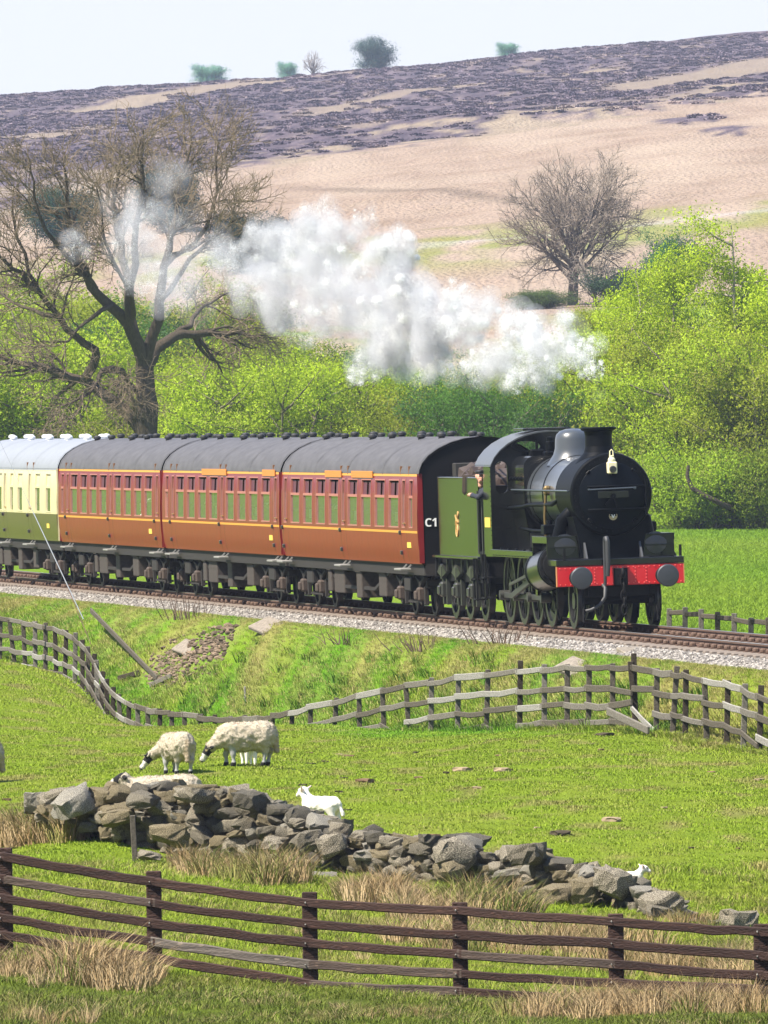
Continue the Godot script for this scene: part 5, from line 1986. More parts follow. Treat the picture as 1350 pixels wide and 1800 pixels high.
	for z in [-L * 0.25, -L * 0.5, -L * 0.75, -0.15, -L + 0.15]:   # roof straps
		var rib := roof_shape(z - 0.03, z + 0.03, -0.012)
		obj("roof_strap", rib, o.roof, r)
	for k in 2:
		var e := Shape.new()
		if k == 0:
			arch(e, -0.05, 0.0)
		else:
			arch(e, -L, -L + 0.05)
		var z := 0.0 if k == 0 else -L
		var q := 1.0 if k == 0 else -1.0
		var wall := obj("end_wall", e, o.get("end", black), t)
		e = Shape.new()   # gangway bellows and its hood
		for j in 5:
			e.box(Vector3(0, 2.15, z + q * (0.06 + j * 0.075)), Vector3(1.24 - 0.06 * (j % 2), 2.2 - 0.06 * (j % 2), 0.06), 0.02)
		obj("gangway", e, mat("bellows", lin(0.022, 0.021, 0.02), 0.85), wall)
		e = Shape.new()
		for x in [-1.325, 1.325]:
			e.box(Vector3(x, 2.09, z + q * 0.006), Vector3(0.11, 1.9, 0.016))
		obj("corner_post", e, up, wall)
		e = Shape.new()
		for x in ([1.2] if k == 0 else [-1.2, 1.2]):
			e.rod(Vector3(x, 1.3, z + q * 0.05), Vector3(x, 3.2, z + q * 0.05), 0.018, 6)
			for j in 7:
				e.box(Vector3(x * 0.94, 1.4 + j * 0.25, z + q * 0.06), Vector3(0.25, 0.025, 0.1))
		obj("end_step", e, black, wall)
		for x in [-0.87, 0.87]:
			e = Shape.new()
			e.rod(Vector3(x, 1.06, z), Vector3(x, 1.06, z + q * 0.3), 0.1, 12)
			e.rod(Vector3(x, 1.06, z + q * 0.3), Vector3(x, 1.06, z + q * 0.36), 0.2, 16)
			obj("buffer", e, black, t)
	# ventilators along the ridge
	var v := Shape.new()
	v.lathe([Vector2(0.08, -0.06), Vector2(0.07, 0.025), Vector2(0.1, 0.04), Vector2(0.1, 0.085), Vector2(0.07, 0.115), Vector2(0.0, 0.125)], Transform3D(), 12, false)
	var vm := v.mesh()
	for n in o.vents:
		var q := obj("ventilator", vm, o.vent, t)
		q.position = Vector3(n[1], 3.80 - n[1] * n[1] * 0.28, -n[0])
	for n in o.get("boards", []):
		for sg in [-1.0, 1.0]:
			var bd := Shape.new()
			bd.box(Vector3(sg * 1.375, 3.015, -n[0]), Vector3(0.025, 0.15, n[1]), 0.004)
			obj("name_board", bd, mat("board_orange", lin(0.52, 0.2, 0.04), 0.55), t)
	# floor, partitions and seats
	var fl := Shape.new()
	fl.box(Vector3(0, 1.13, -L * 0.5), Vector3(2.6, 0.08, L - 0.12))
	obj("floor", fl, mat("coach_floor", lin(0.06, 0.045, 0.04), 0.9), t)
	var cl := obj("ceiling", roof_shape(-L + 0.06, -0.06, 0.1), mat("coach_ceiling", lin(0.5, 0.46, 0.4), 0.8), t)
	var seat := Shape.new()
	seat.box(Vector3(0, 1.42, 0.22), Vector3(0.98, 0.2, 0.46), 0.05)
	seat.box(Vector3(0, 1.78, -0.02), Vector3(0.98, 0.9, 0.14), 0.05)
	var sm := seat.mesh()
	var hr := Shape.new()
	hr.box(Vector3(0, 2.1, 0.055), Vector3(0.8, 0.2, 0.02), 0.008)
	var hm := hr.mesh()
	var k := 0
	for w in o.windows:
		if w[1] < 0.9:
			continue
		for sg in [-1.0, 1.0]:
			for q in [-1.0, 1.0]:
				if o.get("sparse", false) and q > 0:
					continue
				var a := obj("seat", sm, inside, t)
				a.position = Vector3(sg * 0.84, 0, -w[0] + q * 0.88)
				a.rotation.y = 0.0 if q < 0 else PI
				if k % 3 == 0:
					obj("headrest_cover", hm, mat("headrest_cloth", lin(0.55, 0.52, 0.5), 0.9), a)
				k += 1
	for w in o.get("walls", []):
		var e := Shape.new()
		e.box(Vector3(-0.9, 2.2, -w), Vector3(0.9, 2.0, 0.05))
		e.box(Vector3(0.9, 2.2, -w), Vector3(0.9, 2.0, 0.05))
		obj("partition", e, mat("partition_wood", lin(0.2, 0.09, 0.04), 0.5), t)
	# frame and what hangs below it
	var u := Shape.new()
	for sg in [-1, 1]:
		u.box(Vector3(sg * 1.22, 0.99, -L * 0.5), Vector3(0.1, 0.24, L - 0.1), 0.01)
		u.bar(Vector3(sg * 1.15, 0.9, -5.2), Vector3(sg * 1.15, 0.5, -7.4), 0.07, 0.07)
		u.bar(Vector3(sg * 1.15, 0.5, -7.4), Vector3(sg * 1.15, 0.5, -L + 7.4), 0.07, 0.07)
		u.bar(Vector3(sg * 1.15, 0.5, -L + 7.4), Vector3(sg * 1.15, 0.9, -L + 5.2), 0.07, 0.07)
	u.box(Vector3(0, 1.0, -0.06), Vector3(2.5, 0.26, 0.12))
	u.box(Vector3(0, 1.0, -L + 0.06), Vector3(2.5, 0.26, 0.12))
	obj("underframe", u, dirt, t)
	for q in [[-0.95, 6.2, 0.85, 0.5, 1.0], [0.95, 7.4, 0.85, 0.5, 1.6], [-0.98, 9.3, 0.75, 0.6, 0.7], [-0.95, 12.3, 0.85, 0.5, 1.4], [0.95, 11.8, 0.9, 0.5, 1.0], [-0.98, 13.5, 0.6, 0.45, 0.5]]:
		var bx := Shape.new()
		bx.box(Vector3(q[0], 0.6 if q[3] < 0.58 else 0.58, -q[1]), Vector3(0.5, q[3], q[4]), 0.02)
		bx.box(Vector3(q[0], 0.87, -q[1]), Vector3(0.56, 0.05, q[4] + 0.06), 0.01)
		obj("equipment_box", bx, mat("equipment", lin(0.05, 0.039, 0.032), 0.8, {"tex": noise_tex("grime", 0.55, 1.2, 0.02), "scale": Vector3.ONE}), t)
	for q in [[-0.4, 8.2, 0.24, 1.0], [0.4, 10.4, 0.28, 1.3], [-0.45, 10.8, 0.22, 1.0]]:
		var c := Shape.new()
		c.rod(Vector3(q[0], 0.66, -q[1] - q[3] * 0.5), Vector3(q[0], 0.66, -q[1] + q[3] * 0.5), q[2], 14)
		obj("brake_cylinder", c, dirt, t)
	bogie(t, -2.75)
	bogie(t, -L + 2.75)
	return t

func build_coaches() -> void:
	var crimson := mat("maroon_paint", lin(0.19, 0.012, 0.014), 0.45, {"spec": 0.4, "coat": 0.3, "coat_rough": 0.09, "tex": noise_tex("paint", 0.88, 1.08, 0.01), "scale": Vector3(0.4, 0.4, 0.4)})
	var crimson_low := mat("maroon_panel", lin(0.20, 0.020, 0.009), 0.5, {"spec": 0.4, "coat": 0.24, "coat_rough": 0.11, "bump": noise_tex("ripple", 0, 1, 0.012), "bump_cm": 0.25, "tex": noise_tex("paint", 0.88, 1.08, 0.01), "scale": Vector3(0.4, 0.4, 0.4)})
	var roof := mat("roof_grey", lin(0.085, 0.083, 0.088), 0.65, {"tex": noise_tex("grime", 0.55, 1.2, 0.02), "scale": Vector3(0.35, 0.35, 0.12)})
	var pale_roof := mat("roof_pale", lin(0.22, 0.24, 0.27), 0.6, {"tex": noise_tex("paint", 0.88, 1.08, 0.01), "scale": Vector3(0.4, 0.4, 0.2)})
	var vent := mat("vent_black", lin(0.015, 0.016, 0.018), 0.6)
	var white := mat("vent_white", lin(0.7, 0.72, 0.74), 0.5)
	var frames := mat("window_frame", lin(0.34, 0.13, 0.1), 0.5)
	var red_end := mat("end_black", lin(0.008, 0.008, 0.009), 0.5, {"spec": 0.25})
	var vents := []
	for k in 17:
		vents.append([0.9 + k * 1.12, [0.0, 0.35, -0.3, 0.1, -0.38, 0.25][k % 6]])
	var wins := [[0.85, 0.5], [3.15, 1.36], [5.05, 1.36], [6.95, 1.36], [8.85, 1.36], [11.55, 1.36], [13.45, 1.36], [15.35, 1.36], [17.25, 1.36]]
	var doors := [1.85, 10.2, 18.75]
	var one := coach("first maroon coach, coupled to the tender, with two orange boards over its windows", 16.3, {"length": 19.35, "upper": crimson, "lower": crimson_low, "roof": roof, "vent": vent, "vents": vents, "windows": wins, "doors": doors, "plates": [1.2], "boards": [[7.5, 2.9], [11.6, 2.3]], "walls": [1.3, 2.4, 9.7, 10.7, 18.2], "frames": frames, "end": red_end})
	wins = [[18.5, 0.5], [16.2, 1.36], [14.3, 1.36], [12.4, 1.36], [10.5, 1.36], [7.8, 1.36], [5.9, 1.36], [4.0, 1.36], [2.1, 1.36]]
	doors = [17.5, 9.15, 0.6]
	var two := coach("second maroon coach with an orange board over its middle windows", 36.0, {"length": 19.35, "upper": crimson, "lower": crimson_low, "roof": roof, "vent": vent, "vents": vents, "windows": wins, "doors": doors, "plates": [1.4], "boards": [[1.6, 1.9], [10.4, 4.0]], "walls": [18.0, 17.0, 8.7, 9.6, 1.1], "frames": frames, "end": red_end})
	coach("third maroon coach, between the second maroon one and the cream one", 55.7, {"length": 19.35, "upper": crimson, "lower": crimson_low, "roof": roof, "vent": vent, "vents": vents, "windows": wins, "doors": doors, "plates": [1.9], "walls": [18.0, 17.0, 8.7, 9.6, 1.1], "frames": frames, "end": red_end})
	var cream := mat("cream_paint", lin(0.66, 0.58, 0.36), 0.45, {"coat": 0.5, "coat_rough": 0.15, "tex": noise_tex("paint", 0.88, 1.08, 0.01), "scale": Vector3(0.4, 0.4, 0.4)})
	var brown := mat("brown_panel", lin(0.075, 0.05, 0.02), 0.4, {"coat": 0.35, "coat_rough": 0.1})
	vents = []
	for k in 20:
		vents.append([0.5 + k * 0.98, [0.05, -0.3, 0.2, -0.1][k % 4]])
	coach("cream and brown coach with a pale grey roof, last in view at the left border", 75.4, {"length": 19.35, "upper": cream, "lower": brown, "roof": pale_roof, "vent": white, "vents": vents, "windows": [[1.7, 1.0], [3.9, 1.0], [7.6, 1.0], [9.4, 0.7], [12.2, 1.36], [14.2, 1.36], [16.2, 1.36]], "doors": [5.6, 10.9, 18.5], "plates": [1.9], "walls": [5.0, 6.3], "lined": false, "blinds": true, "sparse": true, "end": red_end})
	# C1 in white on the end of the leading coach
	var tm := TextMesh.new()
	var font := SystemFont.new()
	font.font_names = PackedStringArray(["Droid Sans"])
	font.font_weight = 700
	tm.font = font
	tm.text = "C1"
	tm.font_size = 32
	tm.pixel_size = 0.0078
	tm.depth = 0.012
	var c := obj("lettering", tm, mat("letter_white", lin(0.8, 0.8, 0.8), 0.6), one)
	c.position = Vector3(-1.1, 2.0, 0.012)
	# white curtain and pale figures behind the glass
	var cur := Shape.new()
	cur.box(Vector3(-1.3, 2.2, -18.5), Vector3(0.03, 0.58, 0.4), 0.01)
	obj("curtain", cur, mat("curtain_white", lin(0.75, 0.75, 0.76), 0.9), two)
	passenger(29.2, "passenger in white seated behind the glass of the first maroon coach", 1.0)
	passenger(59.7, "passenger in white seated at the front end of the third maroon coach", 1.0)
	passenger(49.6, "pale-haired passenger seated behind the glass of the second maroon coach", 0.0)

func passenger(s: float, label: String, white: float) -> void:
	var t := thing("person", label, "person")
	var skin_c := Color(0.5, 0.3, 0.22)
	var shirt := Color(0.75, 0.75, 0.76) if white > 0.5 else Color(0.12, 0.1, 0.16)
	var hair := Color(0.55, 0.5, 0.45)
	var sh := Shape.new()
	sh.tinted = true
	var b := [
		[Vector3(0, 0.62, 0), Vector3(0, 1.02, 0.02), 0.15, 0.17, shirt, 0.0], [Vector3(-0.17, 1.04, 0.02), Vector3(0.17, 1.04, 0.02), 0.075, 0.075, shirt, 0.0],
		[Vector3(-0.22, 1.02, 0.02), Vector3(-0.26, 0.74, 0.1), 0.06, 0.05, shirt, 0.0], [Vector3(0.22, 1.02, 0.02), Vector3(0.26, 0.74, 0.1), 0.06, 0.05, shirt, 0.0],
		[Vector3(-0.26, 0.74, 0.1), Vector3(-0.14, 0.7, 0.34), 0.045, 0.035, skin_c, 0.0], [Vector3(0.26, 0.74, 0.1), Vector3(0.14, 0.7, 0.34), 0.045, 0.035, skin_c, 0.0],
		[Vector3(-0.1, 0.56, 0), Vector3(-0.12, 0.54, 0.45), 0.09, 0.065, Color(0.05, 0.05, 0.07), 0.0], [Vector3(0.1, 0.56, 0), Vector3(0.12, 0.54, 0.45), 0.09, 0.065, Color(0.05, 0.05, 0.07), 0.0],
		[Vector3(-0.12, 0.54, 0.45), Vector3(-0.12, 0.1, 0.44), 0.06, 0.045, Color(0.05, 0.05, 0.07), 0.0], [Vector3(0.12, 0.54, 0.45), Vector3(0.12, 0.1, 0.44), 0.06, 0.045, Color(0.05, 0.05, 0.07), 0.0],
		[Vector3(0, 1.08, 0.02), Vector3(0, 1.18, 0.03), 0.055, 0.055, skin_c, 0.0], [Vector3(0, 1.25, 0.05), Vector3(0, 1.33, 0.03), 0.075, 0.095, skin_c, 0.0], [Vector3(0, 1.34, 0.0), Vector3(0, 1.37, 0.0), 0.098, 0.09, hair, 0.0],
		[Vector3(0, 1.27, 0.12), Vector3(0, 1.25, 0.14), 0.014, 0.014, skin_c, 0.0],
	]
	skin(sh, b, 0.022, 0.04)
	obj("body", sh, mat("figure", Color.WHITE, 0.8, {"vc": true}), t)
	t.transform = on_rails(s) * Transform3D(Basis(), Vector3(-1.08, 0.86, 0))

# ---------------------------------------------------------------- the engine
const BY := 2.63   # height of the boiler's centre line

func ring_xf(y: float, z: float) -> Transform3D:   # a lathe whose axis points forward
	return Transform3D(Basis(Vector3.RIGHT, PI / 2), Vector3(0, y, z))

func spoked(r: float, spokes: int, weight: float) -> ArrayMesh:   # axis along x
	var s := Shape.new()
	var xf := Transform3D(Basis(Vector3.BACK, PI / 2), Vector3.ZERO)
	s.lathe([Vector2(r - 0.09, -0.06), Vector2(r, -0.06), Vector2(r - 0.004, 0.05), Vector2(r + 0.03, 0.06), Vector2(r + 0.03, 0.08), Vector2(r - 0.09, 0.08), Vector2(r - 0.09, -0.06)], xf, 40)
	s.lathe([Vector2(0.0, -0.1), Vector2(0.15, -0.1), Vector2(0.17, 0.07), Vector2(0.0, 0.07)], xf, 20)
	for k in spokes:
		var a := TAU * k / spokes
		s.bar(Vector3(0, cos(a), sin(a)) * 0.13, Vector3(0, cos(a), sin(a)) * (r - 0.07), 0.05, 0.06)
	if weight > 0.0:
		var p := PackedVector2Array()
		for k in 9:
			var a := lerpf(-0.6, 0.6, k / 8.0)
			p.append(Vector2(sin(a), cos(a)) * (r - 0.08))
		p.append(Vector2(0.5, 0.62) * r)
		p.append(Vector2(-0.5, 0.62) * r)
		s.prism(p, -0.045, 0.045, Transform3D(Basis(Vector3.UP, PI / 2), Vector3.ZERO))
	return s.mesh()

func build_engine() -> void:
	var gloss := mat("engine_black", lin(0.007, 0.0075, 0.008), 0.25, {"spec": 0.35, "coat": 0.45, "coat_rough": 0.07, "bump": noise_tex("ripple", 0, 1, 0.012), "bump_cm": 0.2, "scale": Vector3(0.9, 0.12, 0.9)})
	var satin := mat("smokebox_black", lin(0.004, 0.005, 0.0065), 0.45, {"spec": 0.2, "tex": noise_tex("grime", 0.55, 1.2, 0.02), "scale": Vector3.ONE * 0.8})
	var barrel := mat("barrel_black", lin(0.05, 0.056, 0.062), 0.34, {"coat": 0.8, "coat_rough": 0.16, "tex": noise_tex("paint", 0.88, 1.08, 0.01), "scale": Vector3.ONE * 0.5})
	var dull := mat("frame_black", lin(0.008, 0.008, 0.009), 0.7, {"spec": 0.3, "tex": noise_tex("grime", 0.55, 1.2, 0.02), "scale": Vector3.ONE})
	var steel := mat("rod_steel", lin(0.07, 0.073, 0.066), 0.45, {"metal": 0.6})
	var wheel := mat("engine_wheel", lin(0.009, 0.0095, 0.0105), 0.4, {"coat": 0.3, "coat_rough": 0.2})
	var red := mat("beam_red", lin(0.52, 0.008, 0.014), 0.45, {"coat": 0.2, "coat_rough": 0.2})
	var t := thing("steam_locomotive", "big glossy black steam locomotive with red buffer beam leading the train", "steam locomotive")
	t.transform = on_rails(0)
	var s := Shape.new()
	# buffer beam and what it carries
	s.box(Vector3(0, 1.03, -0.03), Vector3(2.58, 0.4, 0.06), 0.008)
	var beam := obj("buffer_beam", s, red, t)
	s = Shape.new()
	for row in [0.87, 1.19]:
		for k in 24:
			s.lathe([Vector2(0.015, 0), Vector2(0.011, 0.01), Vector2(0, 0.013)], ring_xf(row, 0.0).translated(Vector3(-1.22 + k * 0.106, 0, 0)), 6)
	for k in 5:
		for x in [-0.52, -0.3, 0.3, 0.52]:
			s.lathe([Vector2(0.015, 0), Vector2(0.011, 0.01), Vector2(0, 0.013)], ring_xf(0.9 + k * 0.065, 0.0).translated(Vector3(x, 0, 0)), 6)
	obj("rivets", s, mat("rivet_red", lin(0.7, 0.1, 0.09), 0.4), beam, true).set_meta("kind", "stuff")
	s = Shape.new()
	for sg in [-1, 1]:
		s.box(Vector3(sg * 1.284, 1.03, -0.03), Vector3(0.018, 0.4, 0.062))
	obj("beam_edging", s, mat("edging", lin(0.5, 0.22, 0.08), 0.5), beam)
	for sg in [-1, 1]:
		s = Shape.new()
		s.lathe([Vector2(0.17, 0.0), Vector2(0.17, 0.03), Vector2(0.13, 0.05), Vector2(0.12, 0.3), Vector2(0.1, 0.3), Vector2(0.085, 0.43), Vector2(0.1, 0.45)], ring_xf(1.0, 0.0).translated(Vector3(sg * 0.87, 0, 0)), 20)
		var b := obj("buffer", s, dull, t)
		s = Shape.new()
		s.lathe([Vector2(0.1, 0.44), Vector2(0.215, 0.455), Vector2(0.225, 0.475), Vector2(0.2, 0.492), Vector2(0.1, 0.502), Vector2(0, 0.505)], ring_xf(1.0, 0.0).translated(Vector3(sg * 0.87, 0, 0)), 28)
		obj("buffer_head", s, mat("buffer_face", lin(0.045, 0.05, 0.058), 0.45, {"metal": 0.3}), b)
	s = Shape.new()
	s.box(Vector3(0, 1.0, 0.02), Vector3(0.28, 0.34, 0.05), 0.01)
	s.tube(PackedVector3Array([Vector3(0, 1.0, 0.02), Vector3(0, 1.0, 0.2), Vector3(0, 1.03, 0.29), Vector3(0, 1.11, 0.31), Vector3(0, 1.16, 0.25)]), [0.05, 0.05, 0.048, 0.04, 0.03], 8)
	var hook := obj("coupling_hook", s, dull, t)
	for k in 5:
		s = Shape.new()
		var p := PackedVector3Array()
		for j in 13:
			var a := TAU * j / 12.0
			p.append(Vector3(sin(a) * 0.055, cos(a) * 0.1, 0) if k % 2 == 0 else Vector3(0, cos(a) * 0.1, sin(a) * 0.055))
		s.tube(p, [0.019], 6, false)
		obj("chain_link", s, dull, hook).position = Vector3(0.02, 0.92 - k * 0.145, 0.2)
	s = Shape.new()   # brake pipe standard and its hose
	s.tube(PackedVector3Array([Vector3(-0.33, 0.84, 0.08), Vector3(-0.33, 1.2, 0.1), Vector3(-0.32, 1.68, 0.08), Vector3(-0.31, 1.77, 0.13), Vector3(-0.30, 1.78, 0.2), Vector3(-0.29, 1.7, 0.25), Vector3(-0.29, 1.2, 0.24), Vector3(-0.3, 1.02, 0.22)]), [0.032, 0.032, 0.034, 0.045, 0.05, 0.05, 0.05, 0.045], 10)
	obj("brake_pipe", s, mat("hose_black", lin(0.03, 0.032, 0.035), 0.55), t)
	s = Shape.new()
	s.tube(PackedVector3Array([Vector3(-0.36, 0.84, 0.02), Vector3(-0.34, 0.78, 0.14), Vector3(-0.36, 0.6, 0.18), Vector3(-0.48, 0.44, 0.18), Vector3(-0.64, 0.36, 0.16), Vector3(-0.74, 0.34, 0.12)]), [0.04, 0.042, 0.038, 0.036, 0.036, 0.036], 8)
	obj("heating_hose", s, mat("hose_black", Color.WHITE), t)
	for x in [-1.24, 1.1]:
		s = Shape.new()
		s.bar(Vector3(x + 0.12, 1.37, 0.0), Vector3(x + 0.12, 1.6, 0.0), 0.03, 0.05)
		obj("lamp_iron", s, dull, t)
	# front platform, raised plates and brackets
	s = Shape.new()
	s.box(Vector3(0, 1.3, -0.5), Vector3(2.58, 0.13, 1.02), 0.012)
	obj("front_platform", s, gloss, t)
	s = Shape.new()
	for sg in [-1, 1]:
		s.box(Vector3(sg * 0.96, 1.585, -1.02), Vector3(0.66, 0.44, 0.03), 0.006)
		s.box(Vector3(sg * 0.96, 1.6, -0.98), Vector3(0.6, 0.03, 0.08), 0.005)
		s.box(Vector3(sg * 0.96, 1.81, -1.85), Vector3(0.68, 0.03, 1.7), 0.006)
		s.box(Vector3(sg * 1.285, 1.745, -1.85), Vector3(0.02, 0.12, 1.7), 0.004)
		s.box(Vector3(sg * 0.96, 1.65, -2.69), Vector3(0.66, 0.32, 0.03), 0.006)
		s.box(Vector3(sg * 1.0, 1.5, -5.2), Vector3(0.6, 0.03, 5.0), 0.006)
		s.box(Vector3(sg * 1.285, 1.435, -5.2), Vector3(0.02, 0.13, 5.0), 0.004)
	obj("running_plate", s, gloss, t)
	s = Shape.new()
	for sg in [-1, 1]:
		s.prism(PackedVector2Array([Vector2(0, 1.37), Vector2(0.42, 1.37), Vector2(0.05, 1.8), Vector2(0, 1.8)]), -0.02, 0.02, Transform3D(Basis(Vector3.UP, -PI / 2), Vector3(sg * 0.56, 0, -1.0)))
	obj("bracket", s, mat("bracket_grey", lin(0.05, 0.053, 0.057), 0.5), t)
	s = Shape.new()   # main frames and stretchers
	for sg in [-1, 1]:
		s.box(Vector3(sg * 0.62, 1.0, -4.6), Vector3(0.035, 0.75, 9.0))
	for z in [-0.4, -1.2, -2.6, -4.0, -5.6, -7.4, -9.0]:
		s.box(Vector3(0, 0.85, z), Vector3(1.25, 0.5, 0.04))
	s.box(Vector3(0, 0.72, -0.35), Vector3(1.5, 0.25, 0.4), 0.03)
	obj("frame", s, dull, t)
	s = Shape.new()   # saddle under the smokebox
	s.prism(PackedVector2Array([Vector2(-0.62, 1.36), Vector2(0.62, 1.36), Vector2(0.66, 1.7), Vector2(0.78, 2.2), Vector2(-0.78, 2.2), Vector2(-0.66, 1.7)]), -2.4, -0.85, Transform3D())
	obj("smokebox_saddle", s, satin, t)
	# cylinders and motion
	for sg in [-1, 1]:
		s = Shape.new()
		var cx := Transform3D(Basis(Vector3.RIGHT, PI / 2 - 0.07), Vector3(sg * 1.0, 1.17, -2.15))
		s.lathe([Vector2(0.0, -0.86), Vector2(0.3, -0.86), Vector2(0.41, -0.82), Vector2(0.41, 0.82), Vector2(0.3, 0.83), Vector2(0.0, 0.83)], cx, 32)
		s.lathe([Vector2(0.0, -0.9), Vector2(0.2, -0.9), Vector2(0.22, 0.95), Vector2(0.0, 0.97)], Transform3D(cx.basis, Vector3(sg * 0.92, 1.58, -1.95)), 20)
		s.box(Vector3(sg * 0.86, 1.36, -1.95), Vector3(0.4, 0.6, 1.5), 0.05)
		var cy := obj("cylinder", s, mat("cylinder_black", lin(0.012, 0.013, 0.013), 0.35, {"coat": 0.6, "coat_rough": 0.15}), t)
		s = Shape.new()
		s.lathe([Vector2(0.415, -0.8), Vector2(0.428, -0.78), Vector2(0.428, -0.7), Vector2(0.415, -0.68)], cx, 32)
		s.lathe([Vector2(0.415, 0.68), Vector2(0.428, 0.7), Vector2(0.428, 0.78), Vector2(0.415, 0.8)], cx, 32)
		obj("cylinder_band", s, satin, cy)
		s = Shape.new()
		s.lathe([Vector2(0.405, 0.83), Vector2(0.4, 0.86), Vector2(0.34, 0.865), Vector2(0.33, 0.91), Vector2(0.12, 0.93), Vector2(0.0, 0.93)], cx, 32)
		for k in 12:
			var a := TAU * k / 12.0
			s.lathe([Vector2(0.022, 0), Vector2(0.022, 0.025), Vector2(0, 0.025)], cx * Transform3D(Basis(), Vector3(cos(a) * 0.37, 0.86, sin(a) * 0.37)), 6)
		obj("cylinder_cover", s, dull, cy, true)
		s = Shape.new()
		var x: float = sg * 1.02
		s.rod(Vector3(x, 1.06, -2.8), Vector3(x, 0.98, -3.9), 0.045, 8)
		s.box(Vector3(x, 1.16, -3.5), Vector3(0.1, 0.05, 1.4), 0.01)
		s.box(Vector3(x, 0.86, -3.5), Vector3(0.1, 0.05, 1.4), 0.01)
		s.box(Vector3(x, 1.01, -3.75), Vector3(0.12, 0.3, 0.35), 0.02)
		obj("slide_bar", s, steel, t)
		s = Shape.new()
		s.bar(Vector3(sg * 1.06, 0.99, -3.8), Vector3(sg * 1.06, 0.58, -6.5), 0.06, 0.13, 0.01)
		obj("connecting_rod", s, steel, t)
		s = Shape.new()
		for k in 3:
			var zs := [-3.25, -4.85, -6.5, -8.15]
			s.bar(Vector3(sg * 0.96, 0.56, zs[k]), Vector3(sg * 0.96, 0.56, zs[k + 1]), 0.05, 0.11, 0.01)
		for z in [-3.25, -4.85, -6.5, -8.15]:
			s.rod(Vector3(sg * 0.85, 0.56, z), Vector3(sg * 1.06, 0.56, z), 0.1, 12)
		obj("coupling_rod", s, steel, t)
		s = Shape.new()   # valve gear
		s.tube(PackedVector3Array([Vector3(sg * 1.1, 1.5, -4.35), Vector3(sg * 1.1, 1.25, -4.5), Vector3(sg * 1.1, 0.95, -4.35)]), [0.06, 0.07, 0.05], 6)
		s.bar(Vector3(sg * 1.1, 1.45, -2.9), Vector3(sg * 1.1, 1.3, -4.45), 0.04, 0.07)
		s.bar(Vector3(sg * 1.14, 1.0, -4.4), Vector3(sg * 1.14, 0.8, -6.4), 0.04, 0.06)
		s.bar(Vector3(sg * 1.12, 1.5, -3.0), Vector3(sg * 1.12, 0.75, -3.3), 0.04, 0.07)
		s.bar(Vector3(sg * 1.1, 0.8, -3.3), Vector3(sg * 1.1, 0.95, -3.9), 0.04, 0.05)
		obj("valve_gear", s, steel, t)
		s = Shape.new()
		s.prism(PackedVector2Array([Vector2(-0.1, 0.62), Vector2(0.12, 0.62), Vector2(0.2, 1.42), Vector2(-0.2, 1.42)]), -0.03, 0.03, Transform3D(Basis(Vector3.UP, PI / 2), Vector3(sg * 1.14, 0, -3.05)))
		obj("motion_bracket", s, gloss, t)
		s = Shape.new()
		for k in 2:
			s.box(Vector3(sg * 1.2, 0.5 + k * 0.42, -8.75), Vector3(0.22, 0.03, 0.4))
		for z in [-8.58, -8.92]:
			s.bar(Vector3(sg * 1.26, 0.46, z), Vector3(sg * 1.26, 1.4, z), 0.03, 0.04)
		obj("cab_step", s, dull, t)
		s = Shape.new()
		s.tube(PackedVector3Array([Vector3(sg * 0.72, 0.7, -0.2), Vector3(sg * 0.74, 0.35, -0.12), Vector3(sg * 0.75, 0.12, -0.1)]), [0.04, 0.03, 0.03], 6)
		obj("rail_guard", s, dull, t)
	var pony := spoked(0.53, 10, 0.0)
	var drive := spoked(0.71, 15, 1.0)
	for sg in [-1, 1]:
		var w := obj("leading_wheel", pony, wheel, t)
		w.position = Vector3(sg * 0.765, 0.53, -0.72)
		w.rotation.y = PI if sg > 0 else 0.0
		for z in [-3.25, -4.85, -6.5, -8.15]:
			w = obj("driving_wheel", drive, wheel, t)
			w.position = Vector3(sg * 0.765, 0.71, z)
			w.rotation = Vector3(z * 0.9, PI if sg > 0 else 0.0, 0)
	s = Shape.new()
	for q in [[-0.72, 0.53], [-3.25, 0.71], [-4.85, 0.71], [-6.5, 0.71], [-8.15, 0.71]]:
		s.rod(Vector3(-0.75, q[1], q[0]), Vector3(0.75, q[1], q[0]), 0.09, 10)
	obj("axle", s, dull, t)
	# smokebox
	s = Shape.new()
	s.lathe([Vector2(0.0, -2.65), Vector2(0.79, -2.65), Vector2(0.79, -0.86), Vector2(0.815, -0.84), Vector2(0.83, -0.80), Vector2(0.815, -0.76), Vector2(0.79, -0.745), Vector2(0.68, -0.735), Vector2(0.0, -0.735)], ring_xf(BY, 0.0), 56)
	var sb := obj("smokebox", s, satin, t)
	s = Shape.new()
	for k in 40:
		var a := TAU * k / 40.0
		s.lathe([Vector2(0.014, 0), Vector2(0.01, 0.01), Vector2(0, 0.012)], ring_xf(BY + cos(a) * 0.735, -0.738).translated(Vector3(sin(a) * 0.735, 0, 0)), 6)
	obj("rivets", s, satin, sb, true).set_meta("kind", "stuff")
	s = Shape.new()
	var prof := []
	for k in 13:
		var r := 0.655 * (1.0 - k / 12.0)
		prof.append(Vector2(r, -0.70 + 0.13 * (1.0 - pow(r / 0.655, 2.0))))
	s.lathe([Vector2(0.665, -0.74), Vector2(0.665, -0.705)] + prof, ring_xf(BY - 0.02, 0.0), 56, true)
	var door := obj("smokebox_door", s, mat("door_black", lin(0.003, 0.005, 0.008), 0.38, {"spec": 0.2, "tex": noise_tex("grime", 0.55, 1.2, 0.02), "scale": Vector3.ONE * 0.8}), t)
	s = Shape.new()   # hinge straps
